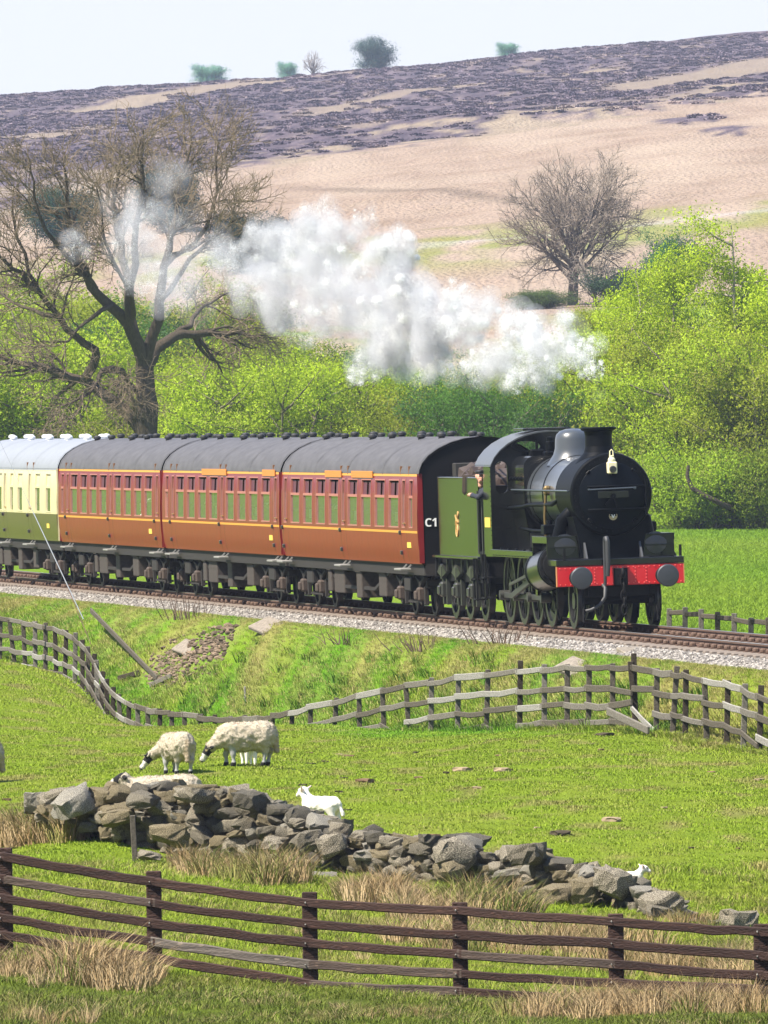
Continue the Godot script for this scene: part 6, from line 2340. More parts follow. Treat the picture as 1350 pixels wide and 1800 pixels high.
	for y in [0.16, -0.3]:
		var p := PackedVector3Array()
		for k in 9:
			var x := lerpf(0.68, -0.5, k / 8.0)
			p.append(Vector3(x, BY + y, -0.685 + 0.13 * (1.0 - minf(1.0, (x * x + y * y) / 0.43))))
		s.tube(p, [0.028], 6)
	s.rod(Vector3(0.69, BY - 0.42, -0.68), Vector3(0.69, BY + 0.28, -0.68), 0.03, 8)
	obj("hinge_strap", s, satin, door)
	s = Shape.new()   # handrail across the door on its stanchions
	s.rod(Vector3(-0.5, BY + 0.105, -0.5), Vector3(0.46, BY + 0.125, -0.5), 0.016, 8)
	for x in [-0.48, 0.44]:
		s.rod(Vector3(x, BY + 0.11, -0.66), Vector3(x, BY + 0.11, -0.49), 0.02, 8)
	obj("door_handrail", s, mat("rail_dark", lin(0.1, 0.12, 0.14), 0.3, {"metal": 0.6}), door)
	s = Shape.new()
	s.rod(Vector3(0, BY - 0.03, -0.6), Vector3(0, BY - 0.03, -0.5), 0.05, 12)
	s.bar(Vector3(0, BY - 0.03, -0.52), Vector3(-0.16, BY - 0.2, -0.52), 0.025, 0.03)
	s.bar(Vector3(0, BY - 0.03, -0.49), Vector3(0.06, BY - 0.26, -0.49), 0.025, 0.03)
	obj("door_dart", s, satin, door)
	s = Shape.new()
	s.box(Vector3(0, BY - 0.0, -0.545), Vector3(0.62, 0.14, 0.02), 0.005)
	obj("number_plate", s, gloss, door)
	for a in [0.75, 2.4, 3.9, 5.5]:
		s = Shape.new()
		s.box(Vector3(sin(a) * 0.665, BY - 0.02 + cos(a) * 0.665, -0.69), Vector3(0.1, 0.05, 0.06), 0.01, Basis(Vector3.BACK, -a))
		obj("door_clamp", s, satin, door)
	s = Shape.new()
	s.lathe([Vector2(0.0, 0.0), Vector2(0.085, 0.0), Vector2(0.085, 0.02), Vector2(0.07, 0.022), Vector2(0.07, 0.012), Vector2(0.0, 0.012)], ring_xf(BY - 0.43, -0.635), 24)
	var badge := obj("badge", s, mat("badge_rim", lin(0.4, 0.33, 0.2), 0.4, {"metal": 0.6}), door)
	s = Shape.new()
	for q in [[-0.03, 0.03], [0.03, 0.03]]:
		s.bar(Vector3(q[0], BY - 0.43 + q[1], -0.617), Vector3(0, BY - 0.43 - 0.035, -0.617), 0.008, 0.016)
	obj("badge_mark", s, mat("letter_white", lin(0.8, 0.8, 0.8), 0.6), badge)
	# lamp on its bracket at the top of the smokebox
	var cream := mat("lamp_cream", lin(0.72, 0.66, 0.42), 0.5)
	s = Shape.new()
	s.box(Vector3(0, BY + 0.53, -0.6), Vector3(0.19, 0.24, 0.18), 0.02)
	s.lathe([Vector2(0.075, 0.0), Vector2(0.075, 0.05), Vector2(0.05, 0.09), Vector2(0.05, 0.12), Vector2(0.0, 0.13)], Transform3D(Basis(), Vector3(0, BY + 0.65, -0.6)), 14)
	s.tube(PackedVector3Array([Vector3(-0.035, BY + 0.76, -0.6), Vector3(-0.03, BY + 0.86, -0.6), Vector3(0.0, BY + 0.89, -0.6), Vector3(0.03, BY + 0.86, -0.6), Vector3(0.035, BY + 0.76, -0.6)]), [0.014], 6)
	var lamp := obj("headlamp", s, cream, t)
	s = Shape.new()
	s.lathe([Vector2(0.07, 0.0), Vector2(0.07, 0.035), Vector2(0.055, 0.04), Vector2(0.05, 0.015), Vector2(0.0, 0.02)], ring_xf(BY + 0.5, -0.51), 18)
	obj("lens", s, mat("lamp_lens", lin(0.06, 0.06, 0.06), 0.15), lamp)
	s = Shape.new()
	s.box(Vector3(0, BY + 0.4, -0.6), Vector3(0.05, 0.03, 0.2))
	s.bar(Vector3(0, BY + 0.39, -0.62), Vector3(0, BY + 0.62, -0.71), 0.05, 0.02)
	obj("lamp_bracket", s, satin, lamp)
	# chimney, dome, barrel, firebox
	s = Shape.new()
	s.lathe([Vector2(0.5, -0.14), Vector2(0.4, -0.02), Vector2(0.31, 0.08), Vector2(0.275, 0.2), Vector2(0.27, 0.42), Vector2(0.29, 0.5), Vector2(0.35, 0.53), Vector2(0.36, 0.565), Vector2(0.34, 0.585), Vector2(0.24, 0.585), Vector2(0.22, 0.3), Vector2(0.0, 0.3)], Transform3D(Basis(), Vector3(0, BY + 0.76, -2.0)), 32, false)
	obj("chimney", s, satin, t)
	s = Shape.new()
	s.lathe([Vector2(0.55, -0.14), Vector2(0.47, -0.02), Vector2(0.4, 0.08), Vector2(0.365, 0.2), Vector2(0.355, 0.38), Vector2(0.33, 0.48), Vector2(0.26, 0.55), Vector2(0.14, 0.59), Vector2(0.0, 0.6)], Transform3D(Basis(), Vector3(0, BY + 0.72, -5.0)), 36, true)
	obj("steam_dome", s, barrel, t)
	s = Shape.new()
	s.lathe([Vector2(0.77, -6.4), Vector2(0.77, -2.6)], ring_xf(BY, 0.0), 56)
	var br := obj("boiler", s, barrel, t)
	for z in [-2.75, -4.3, -5.8]:
		s = Shape.new()
		s.lathe([Vector2(0.77, z - 0.035), Vector2(0.781, z - 0.03), Vector2(0.781, z + 0.03), Vector2(0.77, z + 0.035)], ring_xf(BY, 0.0), 56)
		obj("boiler_band", s, satin, br)
	s = Shape.new()
	var fb := PackedVector2Array()
	for k in 7:
		var a := lerpf(PI * 0.5, 0.0, k / 6.0)
		fb.append(Vector2(0.58 + 0.24 * cos(a), 3.17 + 0.24 * sin(a)))
	fb.append(Vector2(0.82, 2.3))
	fb.append(Vector2(0.7, 1.5))
	for k in range(fb.size() - 1, -1, -1):
		fb.append(Vector2(-fb[k].x, fb[k].y))
	s.prism(fb, -7.9, -6.2, Transform3D())
	obj("firebox", s, gloss, t)
	for sg in [-1, 1]:   # ejector pipe, steam pipe to the cylinder, clack box, sand pipes, firebox plugs
		s = Shape.new()
		s.tube(PackedVector3Array([Vector3(sg * 0.9, 2.35, -7.6), Vector3(sg * 0.88, 2.38, -6.1), Vector3(sg * 0.83, 2.42, -5.6), Vector3(sg * 0.83, 2.44, -2.9), Vector3(sg * 0.7, 2.6, -2.4)]), [0.04], 10)
		obj("ejector_pipe", s, satin, t)
		s = Shape.new()
		s.tube(PackedVector3Array([Vector3(sg * 0.66, 2.3, -1.7), Vector3(sg * 0.84, 2.12, -1.72), Vector3(sg * 0.9, 1.8, -1.8)]), [0.13, 0.13, 0.14], 14)
		obj("steam_pipe", s, satin, t)
		s = Shape.new()
		s.box(Vector3(sg * 0.8, 2.72, -3.6), Vector3(0.14, 0.2, 0.2), 0.04)
		s.tube(PackedVector3Array([Vector3(sg * 0.83, 2.65, -3.6), Vector3(sg * 0.86, 2.2, -3.62), Vector3(sg * 0.84, 1.7, -3.65)]), [0.03], 8)
		obj("clack_box", s, mat("brass_dull", lin(0.2, 0.14, 0.06), 0.5, {"metal": 0.7}), t)
		s = Shape.new()
		for k in 4:
			s.lathe([Vector2(0.045, 0), Vector2(0.045, 0.03), Vector2(0.025, 0.035), Vector2(0.025, 0.06), Vector2(0, 0.06)], Transform3D(Basis(Vector3.BACK, -sg * PI / 2), Vector3(sg * 0.815, 2.95, -6.5 - k * 0.36)), 10)
		obj("washout_plug", s, satin, t)
		s = Shape.new()
		for z in [-2.9, -4.5]:
			s.tube(PackedVector3Array([Vector3(sg * 0.95, 1.45, z), Vector3(sg * 0.9, 0.8, z + 0.1), Vector3(sg * 0.8, 0.12, z + 0.3)]), [0.022], 6)
		obj("sand_pipe", s, dull, t)
		s = Shape.new()
		for z in [-3.3, -4.2, -5.1, -6.0, -6.9]:
			s.box(Vector3(sg * 1.2, 1.53, z), Vector3(0.06, 0.04, 0.06), 0.01)
		for k in 26:
			s.lathe([Vector2(0.013, 0), Vector2(0.009, 0.009), Vector2(0, 0.011)], Transform3D(Basis(Vector3.BACK, -sg * PI / 2), Vector3(sg * 1.295, 1.4, -2.9 - k * 0.18)), 6)
			if k < 18:
				s.lathe([Vector2(0.013, 0), Vector2(0.009, 0.009), Vector2(0, 0.011)], Transform3D(Basis(Vector3.BACK, -sg * PI / 2), Vector3(sg * 1.262, 1.5 + k * 0.1, -7.74)), 6)
		obj("rivets", s, satin, t, true).set_meta("kind", "stuff")
	s = Shape.new()   # safety valves and whistle
	s.box(Vector3(0, 3.44, -6.7), Vector3(0.6, 0.12, 0.4), 0.03)
	for x in [-0.17, 0.17]:
		s.lathe([Vector2(0.09, 0), Vector2(0.09, 0.2), Vector2(0.07, 0.22), Vector2(0.075, 0.3), Vector2(0.0, 0.31)], Transform3D(Basis(), Vector3(x, 3.48, -6.7)), 14)
	obj("safety_valve", s, satin, t)
	s = Shape.new()
	s.box(Vector3(-0.35, 3.46, -7.25), Vector3(0.3, 0.16, 0.3), 0.03)
	s.rod(Vector3(-0.35, 3.5, -7.25), Vector3(-0.35, 3.72, -7.25), 0.03, 8)
	obj("whistle", s, satin, t)
	for sg in [-1, 1]:
		s = Shape.new()   # handrail along the barrel
		s.rod(Vector3(sg * 0.86, 2.72, -7.5), Vector3(sg * 0.86, 2.72, -0.9), 0.02, 8)
		for z in [-1.2, -2.9, -4.5, -6.1]:
			s.rod(Vector3(sg * 0.76, 2.72, z), Vector3(sg * 0.86, 2.72, z), 0.018, 6)
		obj("boiler_handrail", s, mat("rail_dark", Color.WHITE), t)
		s = Shape.new()   # pipes and lubricator under the barrel
		s.tube(PackedVector3Array([Vector3(sg * 0.72, 1.95, -7.6), Vector3(sg * 0.8, 1.9, -5.5), Vector3(sg * 0.8, 1.9, -3.2), Vector3(sg * 0.7, 2.2, -2.9)]), [0.035], 8)
		s.tube(PackedVector3Array([Vector3(sg * 0.85, 1.6, -3.0), Vector3(sg * 0.85, 1.85, -2.9), Vector3(sg * 0.78, 2.1, -2.75)]), [0.05], 8)
		s.box(Vector3(sg * 1.0, 1.95, -2.3), Vector3(0.3, 0.2, 0.35), 0.02)
		s.rod(Vector3(sg * 1.0, 2.05, -2.3), Vector3(sg * 1.0, 2.14, -2.3), 0.06, 10)
		s.box(Vector3(sg * 0.95, 1.62, -3.6), Vector3(0.25, 0.22, 0.4), 0.03)
		obj("pipework", s, satin, t)
		s = Shape.new()
		s.box(Vector3(sg * 0.72, 1.7, -4.6), Vector3(0.12, 0.35, 2.6), 0.03)
		obj("ash_skirt", s, dull, t)
	# cab
	var prof_cab := PackedVector2Array([Vector2(1.24, 1.5), Vector2(1.24, 3.1)])
	for k in 15:
		var a := lerpf(0.28, PI - 0.28, k / 14.0)
		prof_cab.append(Vector2(cos(a) * 1.28, 3.02 + sin(a) * 0.87))
	prof_cab.append(Vector2(-1.24, 3.1))
	prof_cab.append(Vector2(-1.24, 1.5))
	var lights := []
	for sg in [-1, 1]:
		var tall_light := PackedVector2Array()
		var oval_light := PackedVector2Array()
		for k in 16:
			var a := TAU * k / 16
			tall_light.append(Vector2(sg * 1.03 + cos(a) * 0.13, 2.98 + sin(a) * 0.13 + (0.2 if sin(a) > 0 else -0.2)))
			oval_light.append(Vector2(sg * 0.5 + cos(a) * 0.3, 3.6 + sin(a) * 0.11))
		lights.append(tall_light)
		lights.append(oval_light)
	s = Shape.new()
	var cuts := [-1.4, -1.03, -0.5, 0.5, 1.03, 1.4]
	for k in 5:   # strips that meet on the middles of the lights
		var strip := PackedVector2Array([Vector2(cuts[k], 1.0), Vector2(cuts[k + 1], 1.0), Vector2(cuts[k + 1], 4.5), Vector2(cuts[k], 4.5)])
		var left := Geometry2D.intersect_polygons(prof_cab, strip)
		for hole in lights:
			var next := []
			for q in left:
				next.append_array(Geometry2D.clip_polygons(q, hole))
			left.assign(next)
		for q in left:
			s.prism(q, -7.7, -7.67, Transform3D())
	obj("cab_front", s, gloss, t, true)
	for sg in [-1, 1]:
		s = Shape.new()
		var p := PackedVector2Array([Vector2(-7.67, 1.36), Vector2(-7.67, 3.25), Vector2(-8.4, 3.25), Vector2(-8.55, 3.15), Vector2(-8.58, 2.9), Vector2(-8.58, 2.6), Vector2(-8.66, 2.5), Vector2(-8.66, 1.36)])
		s.prism(p, -0.012, 0.012, Transform3D(Basis(Vector3(0, 0, 1), Vector3(0, 1, 0), Vector3(-1, 0, 0)), Vector3(sg * 1.25, 0, 0)))
		var side := obj("cab_side", s, gloss, t)
		s = Shape.new()
		s.box(Vector3(sg * 1.266, 2.06, -8.15), Vector3(0.012, 0.2, 0.62), 0.003)
		obj("number_plate", s, mat("plate_yellow", lin(0.75, 0.52, 0.08), 0.5), side)
		s = Shape.new()
		s.rod(Vector3(sg * 1.27, 1.4, -8.78), Vector3(sg * 1.27, 2.6, -8.78), 0.018, 8)
		s.rod(Vector3(sg * 1.2, 1.4, -9.72), Vector3(sg * 1.2, 2.7, -9.72), 0.018, 8)
		obj("grab_rail", s, steel, side)
	s = Shape.new()   # arched roof
	for k in 14:
		var a := lerpf(0.24, PI - 0.24, k / 14.0)
		var b := lerpf(0.24, PI - 0.24, (k + 1) / 14.0)
		var A := Vector2(cos(a) * 1.31, 3.03 + sin(a) * 0.89)
		var B := Vector2(cos(b) * 1.31, 3.03 + sin(b) * 0.89)
		var na := Vector3(cos(a) * 0.7, sin(a), 0).normalized()
		var nb := Vector3(cos(b) * 0.7, sin(b), 0).normalized()
		s.quad_n(Vector3(A.x, A.y, -9.5), Vector3(A.x, A.y, -7.55), Vector3(B.x, B.y, -7.55), Vector3(B.x, B.y, -9.5), na, na, nb, nb)
		s.quad_n(Vector3(A.x, A.y - 0.03, -9.5), Vector3(B.x, B.y - 0.03, -9.5), Vector3(B.x, B.y - 0.03, -7.55), Vector3(A.x, A.y - 0.03, -7.55), -na, -nb, -nb, -na)
		s.quad(Vector3(A.x, A.y - 0.03, -7.55), Vector3(A.x, A.y, -7.55), Vector3(B.x, B.y, -7.55), Vector3(B.x, B.y - 0.03, -7.55))
		s.quad(Vector3(A.x, A.y, -9.5), Vector3(A.x, A.y - 0.03, -9.5), Vector3(B.x, B.y - 0.03, -9.5), Vector3(B.x, B.y, -9.5))
	var roof := obj("cab_roof", s, mat("cab_roof_paint", lin(0.06, 0.065, 0.07), 0.4, {"coat": 0.5, "coat_rough": 0.2}), t)
	s = Shape.new()
	s.box(Vector3(0, 3.945, -8.6), Vector3(1.0, 0.05, 1.2), 0.01)
	obj("roof_ventilator", s, gloss, roof)
	s = Shape.new()
	s.box(Vector3(0, 1.42, -8.6), Vector3(2.46, 0.06, 1.8))
	s.box(Vector3(0, 1.3, -9.5), Vector3(2.4, 0.2, 0.1))
	obj("cab_floor", s, dull, t)
	build_tender(gloss, satin, dull, wheel, steel)

func build_tender(gloss: Material, satin: Material, dull: Material, wheel: Material, steel: Material) -> void:
	var t := thing("tender", "glossy black coal tender behind the cab with a small gold crest on its side", "tender")
	t.transform = on_rails(9.9)
	var s := Shape.new()
	for sg in [-1, 1]:
		var p := PackedVector2Array([Vector2(0, 1.32), Vector2(-5.1, 1.32), Vector2(-5.1, 2.95), Vector2(-0.1, 2.95), Vector2(0, 2.8)])
		s.prism(p, -0.02, 0.02, Transform3D(Basis(Vector3(0, 0, 1), Vector3(0, 1, 0), Vector3(-1, 0, 0)), Vector3(sg * 1.13, 0, 0)))
	s.box(Vector3(0, 1.75, -2.6), Vector3(2.22, 0.85, 4.9), 0.02)
	s.box(Vector3(0, 2.15, -5.06), Vector3(2.26, 1.6, 0.05), 0.01)
	s.box(Vector3(0, 2.2, -0.1), Vector3(2.2, 1.2, 0.05), 0.01)
	var tank := obj("tank", s, gloss, t)
	s = Shape.new()
	for sg in [-1, 1]:
		s.box(Vector3(sg * 1.155, 2.47, -2.55), Vector3(0.012, 0.025, 5.06))
		s.rod(Vector3(sg * 1.13, 2.96, -5.1), Vector3(sg * 1.13, 2.96, -0.1), 0.028, 8)
		s.box(Vector3(sg * 1.16, 1.3, -2.85), Vector3(0.1, 0.06, 5.8), 0.01)
	obj("beading", s, gloss, tank)
	s = Shape.new()   # crest: a small lion passant over a wheel, in gilt
	for sg in [-1, 1]:
		var q := func(x: float, y: float) -> Vector3: return Vector3(sg * 1.158, 2.02 + y, -2.75 + x)
		s.bar(q.call(-0.12, 0.06), q.call(0.12, 0.07), 0.012, 0.085)
		for k in [[-0.11, 0.05, -0.14, -0.05], [-0.04, 0.04, -0.03, -0.06], [0.06, 0.04, 0.04, -0.06], [0.12, 0.06, 0.16, 0.0], [0.12, 0.09, 0.14, 0.17], [-0.12, 0.08, -0.2, 0.16]]:
			s.bar(q.call(k[0], k[1]), q.call(k[2], k[3]), 0.012, 0.035)
		s.rod(Vector3(sg * 1.15, 2.02 + 0.19, -2.61), Vector3(sg * 1.164, 2.02 + 0.19, -2.61), 0.055, 10)
		var w := PackedVector3Array()
		for k in 13:
			w.append(q.call(cos(TAU * k / 12.0) * 0.13, -0.16 + sin(TAU * k / 12.0) * 0.13))
		s.tube(w, [0.014], 5, false)
		for k in 4:
			var a := PI * k / 4.0
			s.bar(q.call(cos(a) * 0.12, -0.16 + sin(a) * 0.12), q.call(-cos(a) * 0.12, -0.16 - sin(a) * 0.12), 0.01, 0.014)
	obj("crest", s, mat("gilt", lin(0.55, 0.33, 0.12), 0.4), tank)
	# coal
	s = Shape.new()
	for k in 90:
		rng.seed = 4000 + k
		var piece := Shape.new()
		rock(piece, 1.0, 4000 + k, 1)
		var at := Vector3(rng.randf_range(-0.9, 0.9), 0, rng.randf_range(-4.3, -0.7))
		at.y = 2.5 + 0.55 * cos(at.x * 1.1) * sin(PI * clampf(-at.z / 4.8, 0, 1)) + rng.randf() * 0.1
		var xf := Transform3D(Basis.from_euler(rv() * 3.0).scaled(Vector3.ONE * rng.randf_range(0.3, 0.55)), at)
		for i in piece.v.size():
			s.v.append(xf * piece.v[i])
			s.n.append((xf.basis * piece.n[i]).normalized())
	var coal := obj("coal", s, mat("coal", lin(0.045, 0.03, 0.024), 0.6), t, true)
	coal.set_meta("kind", "stuff")
	s = Shape.new()   # fire irons and the tender's front sheet
	s.rod(Vector3(-0.55, 3.1, -3.6), Vector3(-0.8, 3.3, -0.1), 0.025, 6)
	s.rod(Vector3(-0.45, 3.1, -3.6), Vector3(-0.65, 3.28, -0.1), 0.02, 6)
	obj("fire_iron", s, steel, t)
	s = Shape.new()
	for sg in [-1, 1]:
		s.box(Vector3(sg * 0.98, 1.02, -2.85), Vector3(0.05, 0.5, 5.7), 0.008)
	s.box(Vector3(0, 1.05, -5.7), Vector3(2.3, 0.4, 0.06), 0.01)
	s.box(Vector3(0, 1.05, -2.8), Vector3(1.9, 0.3, 5.5))
	obj("frame", s, dull, t)
	var wm := spoked(0.6, 12, 0.0)
	var gear := mat("tender_gear", lin(0.022, 0.024, 0.02), 0.5, {"coat": 0.4, "coat_rough": 0.2})
	for z in [-1.35, -3.25, -5.1]:
		for sg in [-1, 1]:
			var w := obj("wheel", wm, wheel, t)
			w.position = Vector3(sg * 0.765, 0.6, z)
			w.rotation.y = PI if sg > 0 else 0.0
			s = Shape.new()
			s.box(Vector3(sg * 1.07, 0.6, z), Vector3(0.2, 0.32, 0.3), 0.04)
			s.box(Vector3(sg * 1.19, 0.58, z), Vector3(0.06, 0.2, 0.2), 0.03)
			for q in [-0.22, 0.22]:
				s.box(Vector3(sg * 1.02, 0.55, z + q), Vector3(0.1, 0.55, 0.09), 0.01)
			obj("axlebox", s, gear, t)
			s = Shape.new()
			for k in 7:
				var hw := 0.55 - k * 0.07
				for e in [-1, 1]:
					s.bar(Vector3(sg * 1.08, 0.86 + k * 0.026, z), Vector3(sg * 1.08, 0.97 + k * 0.026, z + e * hw), 0.1, 0.022)
			s.box(Vector3(sg * 1.08, 0.95, z), Vector3(0.13, 0.28, 0.1), 0.01)
			for e in [-0.55, 0.55]:
				s.bar(Vector3(sg * 1.08, 0.98, z + e), Vector3(sg * 1.08, 1.24, z + e * 1.05), 0.05, 0.05)
			obj("spring", s, gear, t)
		s = Shape.new()
		s.rod(Vector3(-0.75, 0.6, z), Vector3(0.75, 0.6, z), 0.08, 10)
		obj("axle", s, dull, t)
	s = Shape.new()
	for sg in [-1, 1]:
		for k in 2:
			s.box(Vector3(sg * 1.16, 0.45 + k * 0.42, -0.2), Vector3(0.2, 0.03, 0.36))
		for z in [-0.04, -0.36]:
			s.bar(Vector3(sg * 1.22, 0.42, z), Vector3(sg * 1.22, 1.3, z), 0.03, 0.04)
	obj("step", s, dull, t)

# ---------------------------------------------------------------- the driver at the cab's side
func build_driver() -> void:
	var t := thing("person", "driver in dark overalls and cap leaning out of the engine's cab", "person")
	var cloth := Color(0.012, 0.016, 0.03)
	var flesh := Color(0.55, 0.29, 0.21)
	var sh := Shape.new()
	sh.tinted = true
	# local frame of the engine: x to the right, z forward; the left side of the cab is at x = -1.25
	var b := [
		[Vector3(-0.72, 1.5, -8.95), Vector3(-0.75, 1.95, -8.95), 0.09, 0.12, cloth, 0.0], [Vector3(-0.9, 1.5, -9.15), Vector3(-0.85, 1.95, -9.05), 0.09, 0.12, cloth, 0.0],
		[Vector3(-0.82, 1.98, -9.0), Vector3(-1.0, 2.32, -9.0), 0.16, 0.16, cloth, 0.0], [Vector3(-1.0, 2.32, -9.0), Vector3(-1.14, 2.66, -8.98), 0.16, 0.16, cloth, 0.0],
		[Vector3(-1.12, 2.72, -9.16), Vector3(-1.12, 2.72, -8.8), 0.08, 0.08, cloth, 0.0],
		[Vector3(-1.14, 2.72, -8.84), Vector3(-1.34, 2.58, -8.72), 0.07, 0.058, cloth, 0.0], [Vector3(-1.34, 2.58, -8.72), Vector3(-1.4, 2.62, -9.2), 0.056, 0.045, cloth, 0.0],
		[Vector3(-1.1, 2.7, -9.16), Vector3(-1.12, 2.4, -9.2), 0.07, 0.055, cloth, 0.0], [Vector3(-1.4, 2.62, -9.17), Vector3(-1.405, 2.625, -9.3), 0.044, 0.036, flesh, 0.0],
		[Vector3(-1.18, 2.76, -8.98), Vector3(-1.22, 2.87, -8.96), 0.055, 0.055, flesh, 0.0],
	]
	skin(sh, b, 0.016, 0.045)
	obj("body", sh, mat("figure", Color.WHITE, 0.8, {"vc": true}), t)
	sh = Shape.new()
	sh.tinted = true
	var h := Vector3(-1.25, 2.98, -8.93)
	b = [
		[h + Vector3(0, 0.03, -0.01), h + Vector3(0, 0.06, -0.02), 0.092, 0.09, flesh, 0.0], [h + Vector3(0, -0.06, 0.035), h + Vector3(0, -0.02, 0.02), 0.062, 0.08, flesh, 0.0],
		[h + Vector3(0, 0.03, 0.085), h + Vector3(0, -0.012, 0.108), 0.012, 0.017, flesh, 0.0],
		[h + Vector3(-0.03, -0.055, 0.088), h + Vector3(0.03, -0.055, 0.088), 0.01, 0.01, Color(0.38, 0.14, 0.12), 0.0],
		[h + Vector3(-0.034, 0.035, 0.08), h + Vector3(-0.03, 0.035, 0.082), 0.011, 0.011, Color(0.04, 0.03, 0.03), 0.0], [h + Vector3(0.034, 0.035, 0.08), h + Vector3(0.03, 0.035, 0.082), 0.011, 0.011, Color(0.04, 0.03, 0.03), 0.0],
		[h + Vector3(-0.09, 0.01, -0.01), h + Vector3(-0.09, 0.045, -0.015), 0.018, 0.022, flesh, 0.0], [h + Vector3(0.09, 0.01, -0.01), h + Vector3(0.09, 0.045, -0.015), 0.018, 0.022, flesh, 0.0],
		[h + Vector3(0, 0.05, -0.06), h + Vector3(0, -0.04, -0.06), 0.065, 0.05, Color(0.09, 0.05, 0.03), 0.0],
		[h + Vector3(0, -0.16, -0.02), h + Vector3(0, -0.08, -0.015), 0.055, 0.055, flesh, 0.0],
	]
	skin(sh, b, 0.008, 0.02)
	var hand := Vector3(-1.41, 2.625, -9.36)
	b = [[hand + Vector3(0, 0, 0.05), hand + Vector3(0, 0.005, -0.04), 0.038, 0.038, flesh, 0.0]]
	for k in 4:
		var x := -0.036 + k * 0.024
		var l: float = [0.06, 0.072, 0.068, 0.052][k]
		b.append([hand + Vector3(x, 0.012, -0.04), hand + Vector3(x, 0.006, -0.04 - l * 0.55), 0.011, 0.01, flesh, 0.0])
		b.append([hand + Vector3(x, 0.006, -0.04 - l * 0.55), hand + Vector3(x, -0.03, -0.04 - l * 0.85), 0.01, 0.008, flesh, 0.0])
	b.append([hand + Vector3(0.03, 0.0, 0.0), hand + Vector3(0.065, -0.01, -0.05), 0.013, 0.01, flesh, 0.0])
	skin(sh, b, 0.006, 0.01)
	obj("head_and_hand", sh, mat("flesh", Color.WHITE, 0.6, {"vc": true}), t)
	var cap := Shape.new()
	cap.lathe([Vector2(0.094, 0.0), Vector2(0.1, 0.03), Vector2(0.112, 0.055), Vector2(0.09, 0.075), Vector2(0.0, 0.082)], Transform3D(Basis(Vector3.RIGHT, -0.08), h + Vector3(0, 0.075, -0.012)), 18, true)
	cap.box(h + Vector3(0, 0.078, 0.1), Vector3(0.12, 0.012, 0.07), 0.004, Basis(Vector3.RIGHT, 0.25))
	obj("cap", cap, mat("cap_cloth", lin(0.012, 0.013, 0.018), 0.6), t)
	t.transform = on_rails(0)

# ---------------------------------------------------------------- sheep
const WOOL := Color(0.42, 0.37, 0.285)
const LAMB := Color(0.70, 0.67, 0.60)

func ewe_bones(graze: bool, turned := false) -> Array:
	var black := Color(0.018, 0.016, 0.016)
	var white := Color(0.62, 0.6, 0.56)
	var shin := Color(0.30, 0.30, 0.30)
	var b := [
		[Vector3(-0.36, 0.57, 0), Vector3(0.26, 0.56, 0), 0.24, 0.225, WOOL, 0.022],
		[Vector3(-0.40, 0.58, 0.02), Vector3(-0.30, 0.48, 0), 0.2, 0.23, WOOL, 0.03],
		[Vector3(0.0, 0.48, 0), Vector3(0.2, 0.47, 0), 0.23, 0.21, WOOL, 0.03],
		[Vector3(0.24, 0.5, 0), Vector3(0.36, 0.52, 0), 0.2, 0.17, WOOL, 0.03],
		[Vector3(-0.56, 0.62, 0), Vector3(-0.61, 0.28, 0.0), 0.055, 0.05, WOOL.lerp(Color(0.3, 0.2, 0.1), 0.5), 0.015],
	]
	for z in [-0.12, 0.12]:
		var st := 0.06 if z > 0 else -0.05
		b.append([Vector3(0.24, 0.4, z), Vector3(0.25 + st, 0.22, z * 0.95), 0.07, 0.042, shin, 0.0])
		b.append([Vector3(0.25 + st, 0.22, z * 0.95), Vector3(0.24 + st, 0.045, z * 0.95), 0.038, 0.027, shin, 0.0])
		b.append([Vector3(0.24 + st, 0.04, z * 0.95), Vector3(0.27 + st, 0.015, z * 0.95), 0.036, 0.03, black, 0.0])
		b.append([Vector3(-0.34, 0.46, z * 1.05), Vector3(-0.44 - st, 0.27, z), 0.13, 0.05, WOOL, 0.015])
		b.append([Vector3(-0.44 - st, 0.27, z), Vector3(-0.4 - st, 0.045, z), 0.042, 0.027, shin, 0.0])
		b.append([Vector3(-0.4 - st, 0.04, z), Vector3(-0.37 - st, 0.015, z), 0.036, 0.03, black, 0.0])
	var n := Vector3(0.34, 0.54, 0)
	var h := Vector3(0.62, 0.33, 0.02)
	var m := Vector3(0.74, 0.12, 0.03)
	if not graze:
		h = Vector3(0.60, 0.76, 0.05)
		m = Vector3(0.76, 0.66, 0.1)
	if turned:
		h = Vector3(0.50, 0.34, -0.30)
		m = Vector3(0.54, 0.12, -0.46)
	b.append([n, n.lerp(h, 0.85), 0.16, 0.1, WOOL, 0.025])
	b.append([h, h.lerp(m, 0.45), 0.078, 0.065, black, 0.0])
	b.append([h.lerp(m, 0.55), m, 0.056, 0.042, white, 0.0])
	b.append([m + (m - h) * 0.05, m + (m - h) * 0.1, 0.034, 0.03, black, 0.0])
	var up := Vector3(0, 1, 0) if not graze else Vector3(0.55, 0.6, 0)
	for z in [-1, 1]:
		b.append([h + Vector3(-0.01, 0.0, z * 0.06), h + Vector3(-0.05, 0.01, z * 0.16), 0.026, 0.014, black, 0.0])
		b.append([h.lerp(m, 0.3) + Vector3(0, 0, z * 0.058) + up * 0.03, h.lerp(m, 0.32) + Vector3(0, 0, z * 0.06) + up * 0.03, 0.014, 0.014, Color(0.25, 0.2, 0.1), 0.0])
	return b

